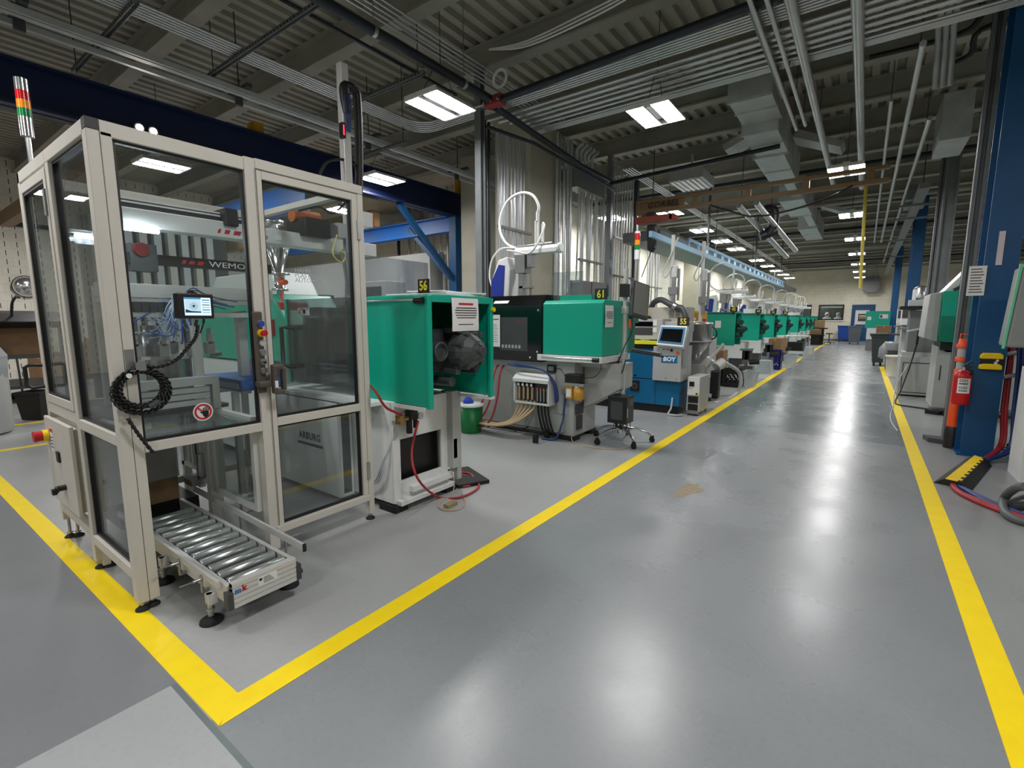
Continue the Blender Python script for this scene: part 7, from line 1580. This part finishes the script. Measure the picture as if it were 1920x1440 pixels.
q = MB(); q.lathe([(.25, -.02), (.25, .02), (.22, .02)], (-15.95, c_.y, c_.z), 'x', 28); q.build('rim', M_black, dm)
pipe('wall_pipe', 'black horizontal pipe on the slotted block wall left of the enclosure', [(-15.9, -5, 3.55), (-15.9, 8.8, 3.55)], .05, M_dkpipe)
q = MB(); q.box(-9.2, -5.4, 7.3, 7.45, .0, 1.4); q.m(M_midgrey); o = tag(q.build('partition', M_dkgrey), 'dark low partition on the floor behind the machines left of the gantry post', 'partition')
t = thing('steel_cabinet', 'pale steel cabinet with dark doors behind the glazed enclosure', 'cabinet', (-8, 5.8, 0))
q = MB(); q.box(-8.5, -7.2, 5.9, 6.4, .05, 2.1); q.build('case', M_grey, t, bev=.01); q = MB(); q.box(-8.4, -7.3, 5.89, 5.9, .15, 2.0); q.build('doors', M_dkgrey, t)
# two people in white coveralls behind the far window
def person(label, x, y, arm):
    bm = bmesh.new(); sk = bm.verts.layers.skin.new()
    def V_(p, r): v = bm.verts.new((x+p[0], y+p[1], p[2])); v[sk].radius = (r, r*.85); return v
    pel = V_((0, 0, .95), .17); wst = V_((0, 0, 1.15), .15); ch = V_((0, 0, 1.38), .18); nk = V_((0, 0, 1.53), .07); hd_ = V_((0, -.02, 1.68), .11); top = V_((0, -.02, 1.76), .085)
    for a_, b2 in ((pel, wst), (wst, ch), (ch, nk), (nk, hd_), (hd_, top)): bm.edges.new((a_, b2))
    for s_ in (-1, 1):
        sh = V_((s_*.2, 0, 1.43), .075); el = V_((s_*.27, -.05, 1.17), .055); wr = V_((s_*.16, -.24-arm, 1.12), .042); hn = V_((s_*.1, -.32-arm, 1.13), .035)
        for a_, b2 in ((ch, sh), (sh, el), (el, wr), (wr, hn)): bm.edges.new((a_, b2))
        hp = V_((s_*.1, 0, .88), .11); kn = V_((s_*.11, -.02, .5), .08); an = V_((s_*.11, .02, .1), .055); ft = V_((s_*.12, -.13, .05), .045)
        for a_, b2 in ((pel, hp), (hp, kn), (kn, an), (an, ft)): bm.edges.new((a_, b2))
    for v in bm.verts: v[sk].use_root = (v == pel)
    me = bpy.data.meshes.new('body'); bm.to_mesh(me); bm.free(); me.materials.append(M_coat)
    t = thing('person', label, 'person', (x, y, 0)); o = bpy.data.objects.new('body', me); COL.objects.link(o); o.parent = t; o.matrix_parent_inverse = Matrix.Translation((-x, -y, 0))
    o.modifiers.new('skin', 'SKIN').use_smooth_shade = True; sb = o.modifiers.new('sub', 'SUBSURF'); sb.levels = sb.render_levels = 2
    q = MB(); q.lathe([(.0, 1.54), (.08, 1.56), (.125, 1.64), (.13, 1.72), (.1, 1.8), (.04, 1.84), (.0, 1.845)], (x, y+.015, 0), n=18); q.build('hood', M_coat, t)
    q = MB(); q.lathe([(.0, -.02), (.055, .0), (.07, .02)], (0, 0, 0), n=14)
    q.v = [(x+v[0], y-.108+v[2]*.6, 1.69+v[1]*1.15) for v in q.v]; q.build('face', M_skin, t)
    q = MB()
    for s_ in (-1, 1): q.cbox((x+s_*.026, y-.125, 1.705), (.014, .006, .008))
    q.build('eyes', M_ink, t)
person('person in white coverall and hood standing behind the far window, left of the pair', -2.1, 39.1, 0)
person('person in white coverall leaning forward behind the far window, right of the pair', -1.46, 39.0, .08)
ta = thing('work_table', 'white work table behind the far window in front of the two people', 'table', (-1.7, 38.6, .01))
q = MB(); q.box(-2.0, -1.2, 38.3, 38.66, 1.0, 1.05); q.build('top', M_white, ta)
q = MB(); q.box(-1.6, -1.3, 38.35, 38.6, 1.05, 1.45); q.build('instrument', M_white, ta)
for x in (-1.95, -1.3): MB().box(x, x+.05, 38.35, 38.6, .01, 1.0).build('leg', M_grey, ta)

# dark press and bank of pale uprights behind the enclosure
t = thing('machine_cabinet', 'dark grey machine cabinet behind the glazed enclosure, beyond machine 56', 'cabinet', (-6.9, 3.5, 0))
q = MB(); q.box(-7.4, -6.4, 3.05, 4.3, .05, 1.75); q.build('case', M_dkgrey, t, bev=.01)
q = MB(); q.box(-6.395, -6.385, 3.15, 3.6, .9, 1.6); q.build('window', G_black, t)
q = MB(); q.box(-6.395, -6.385, 3.7, 4.2, 1.1, 1.5); q.build('panel', M_grey, t)
for k in range(9):
    y = 2.0+.17*k
    tag(MB().box(-8.35, -8.23, y, y+.09, 0, 2.75).build('upright', M_beige if k % 2 else M_galv), 'pale upright in the close bank of posts seen through the enclosure glass', 'post', 'uprights behind the enclosure')
tag(MB().box(-8.5, -8.36, 1.9, 3.7, 0, 2.75).build('back_panel', M_dkgrey), 'dark panel standing behind the bank of pale posts', 'panel')
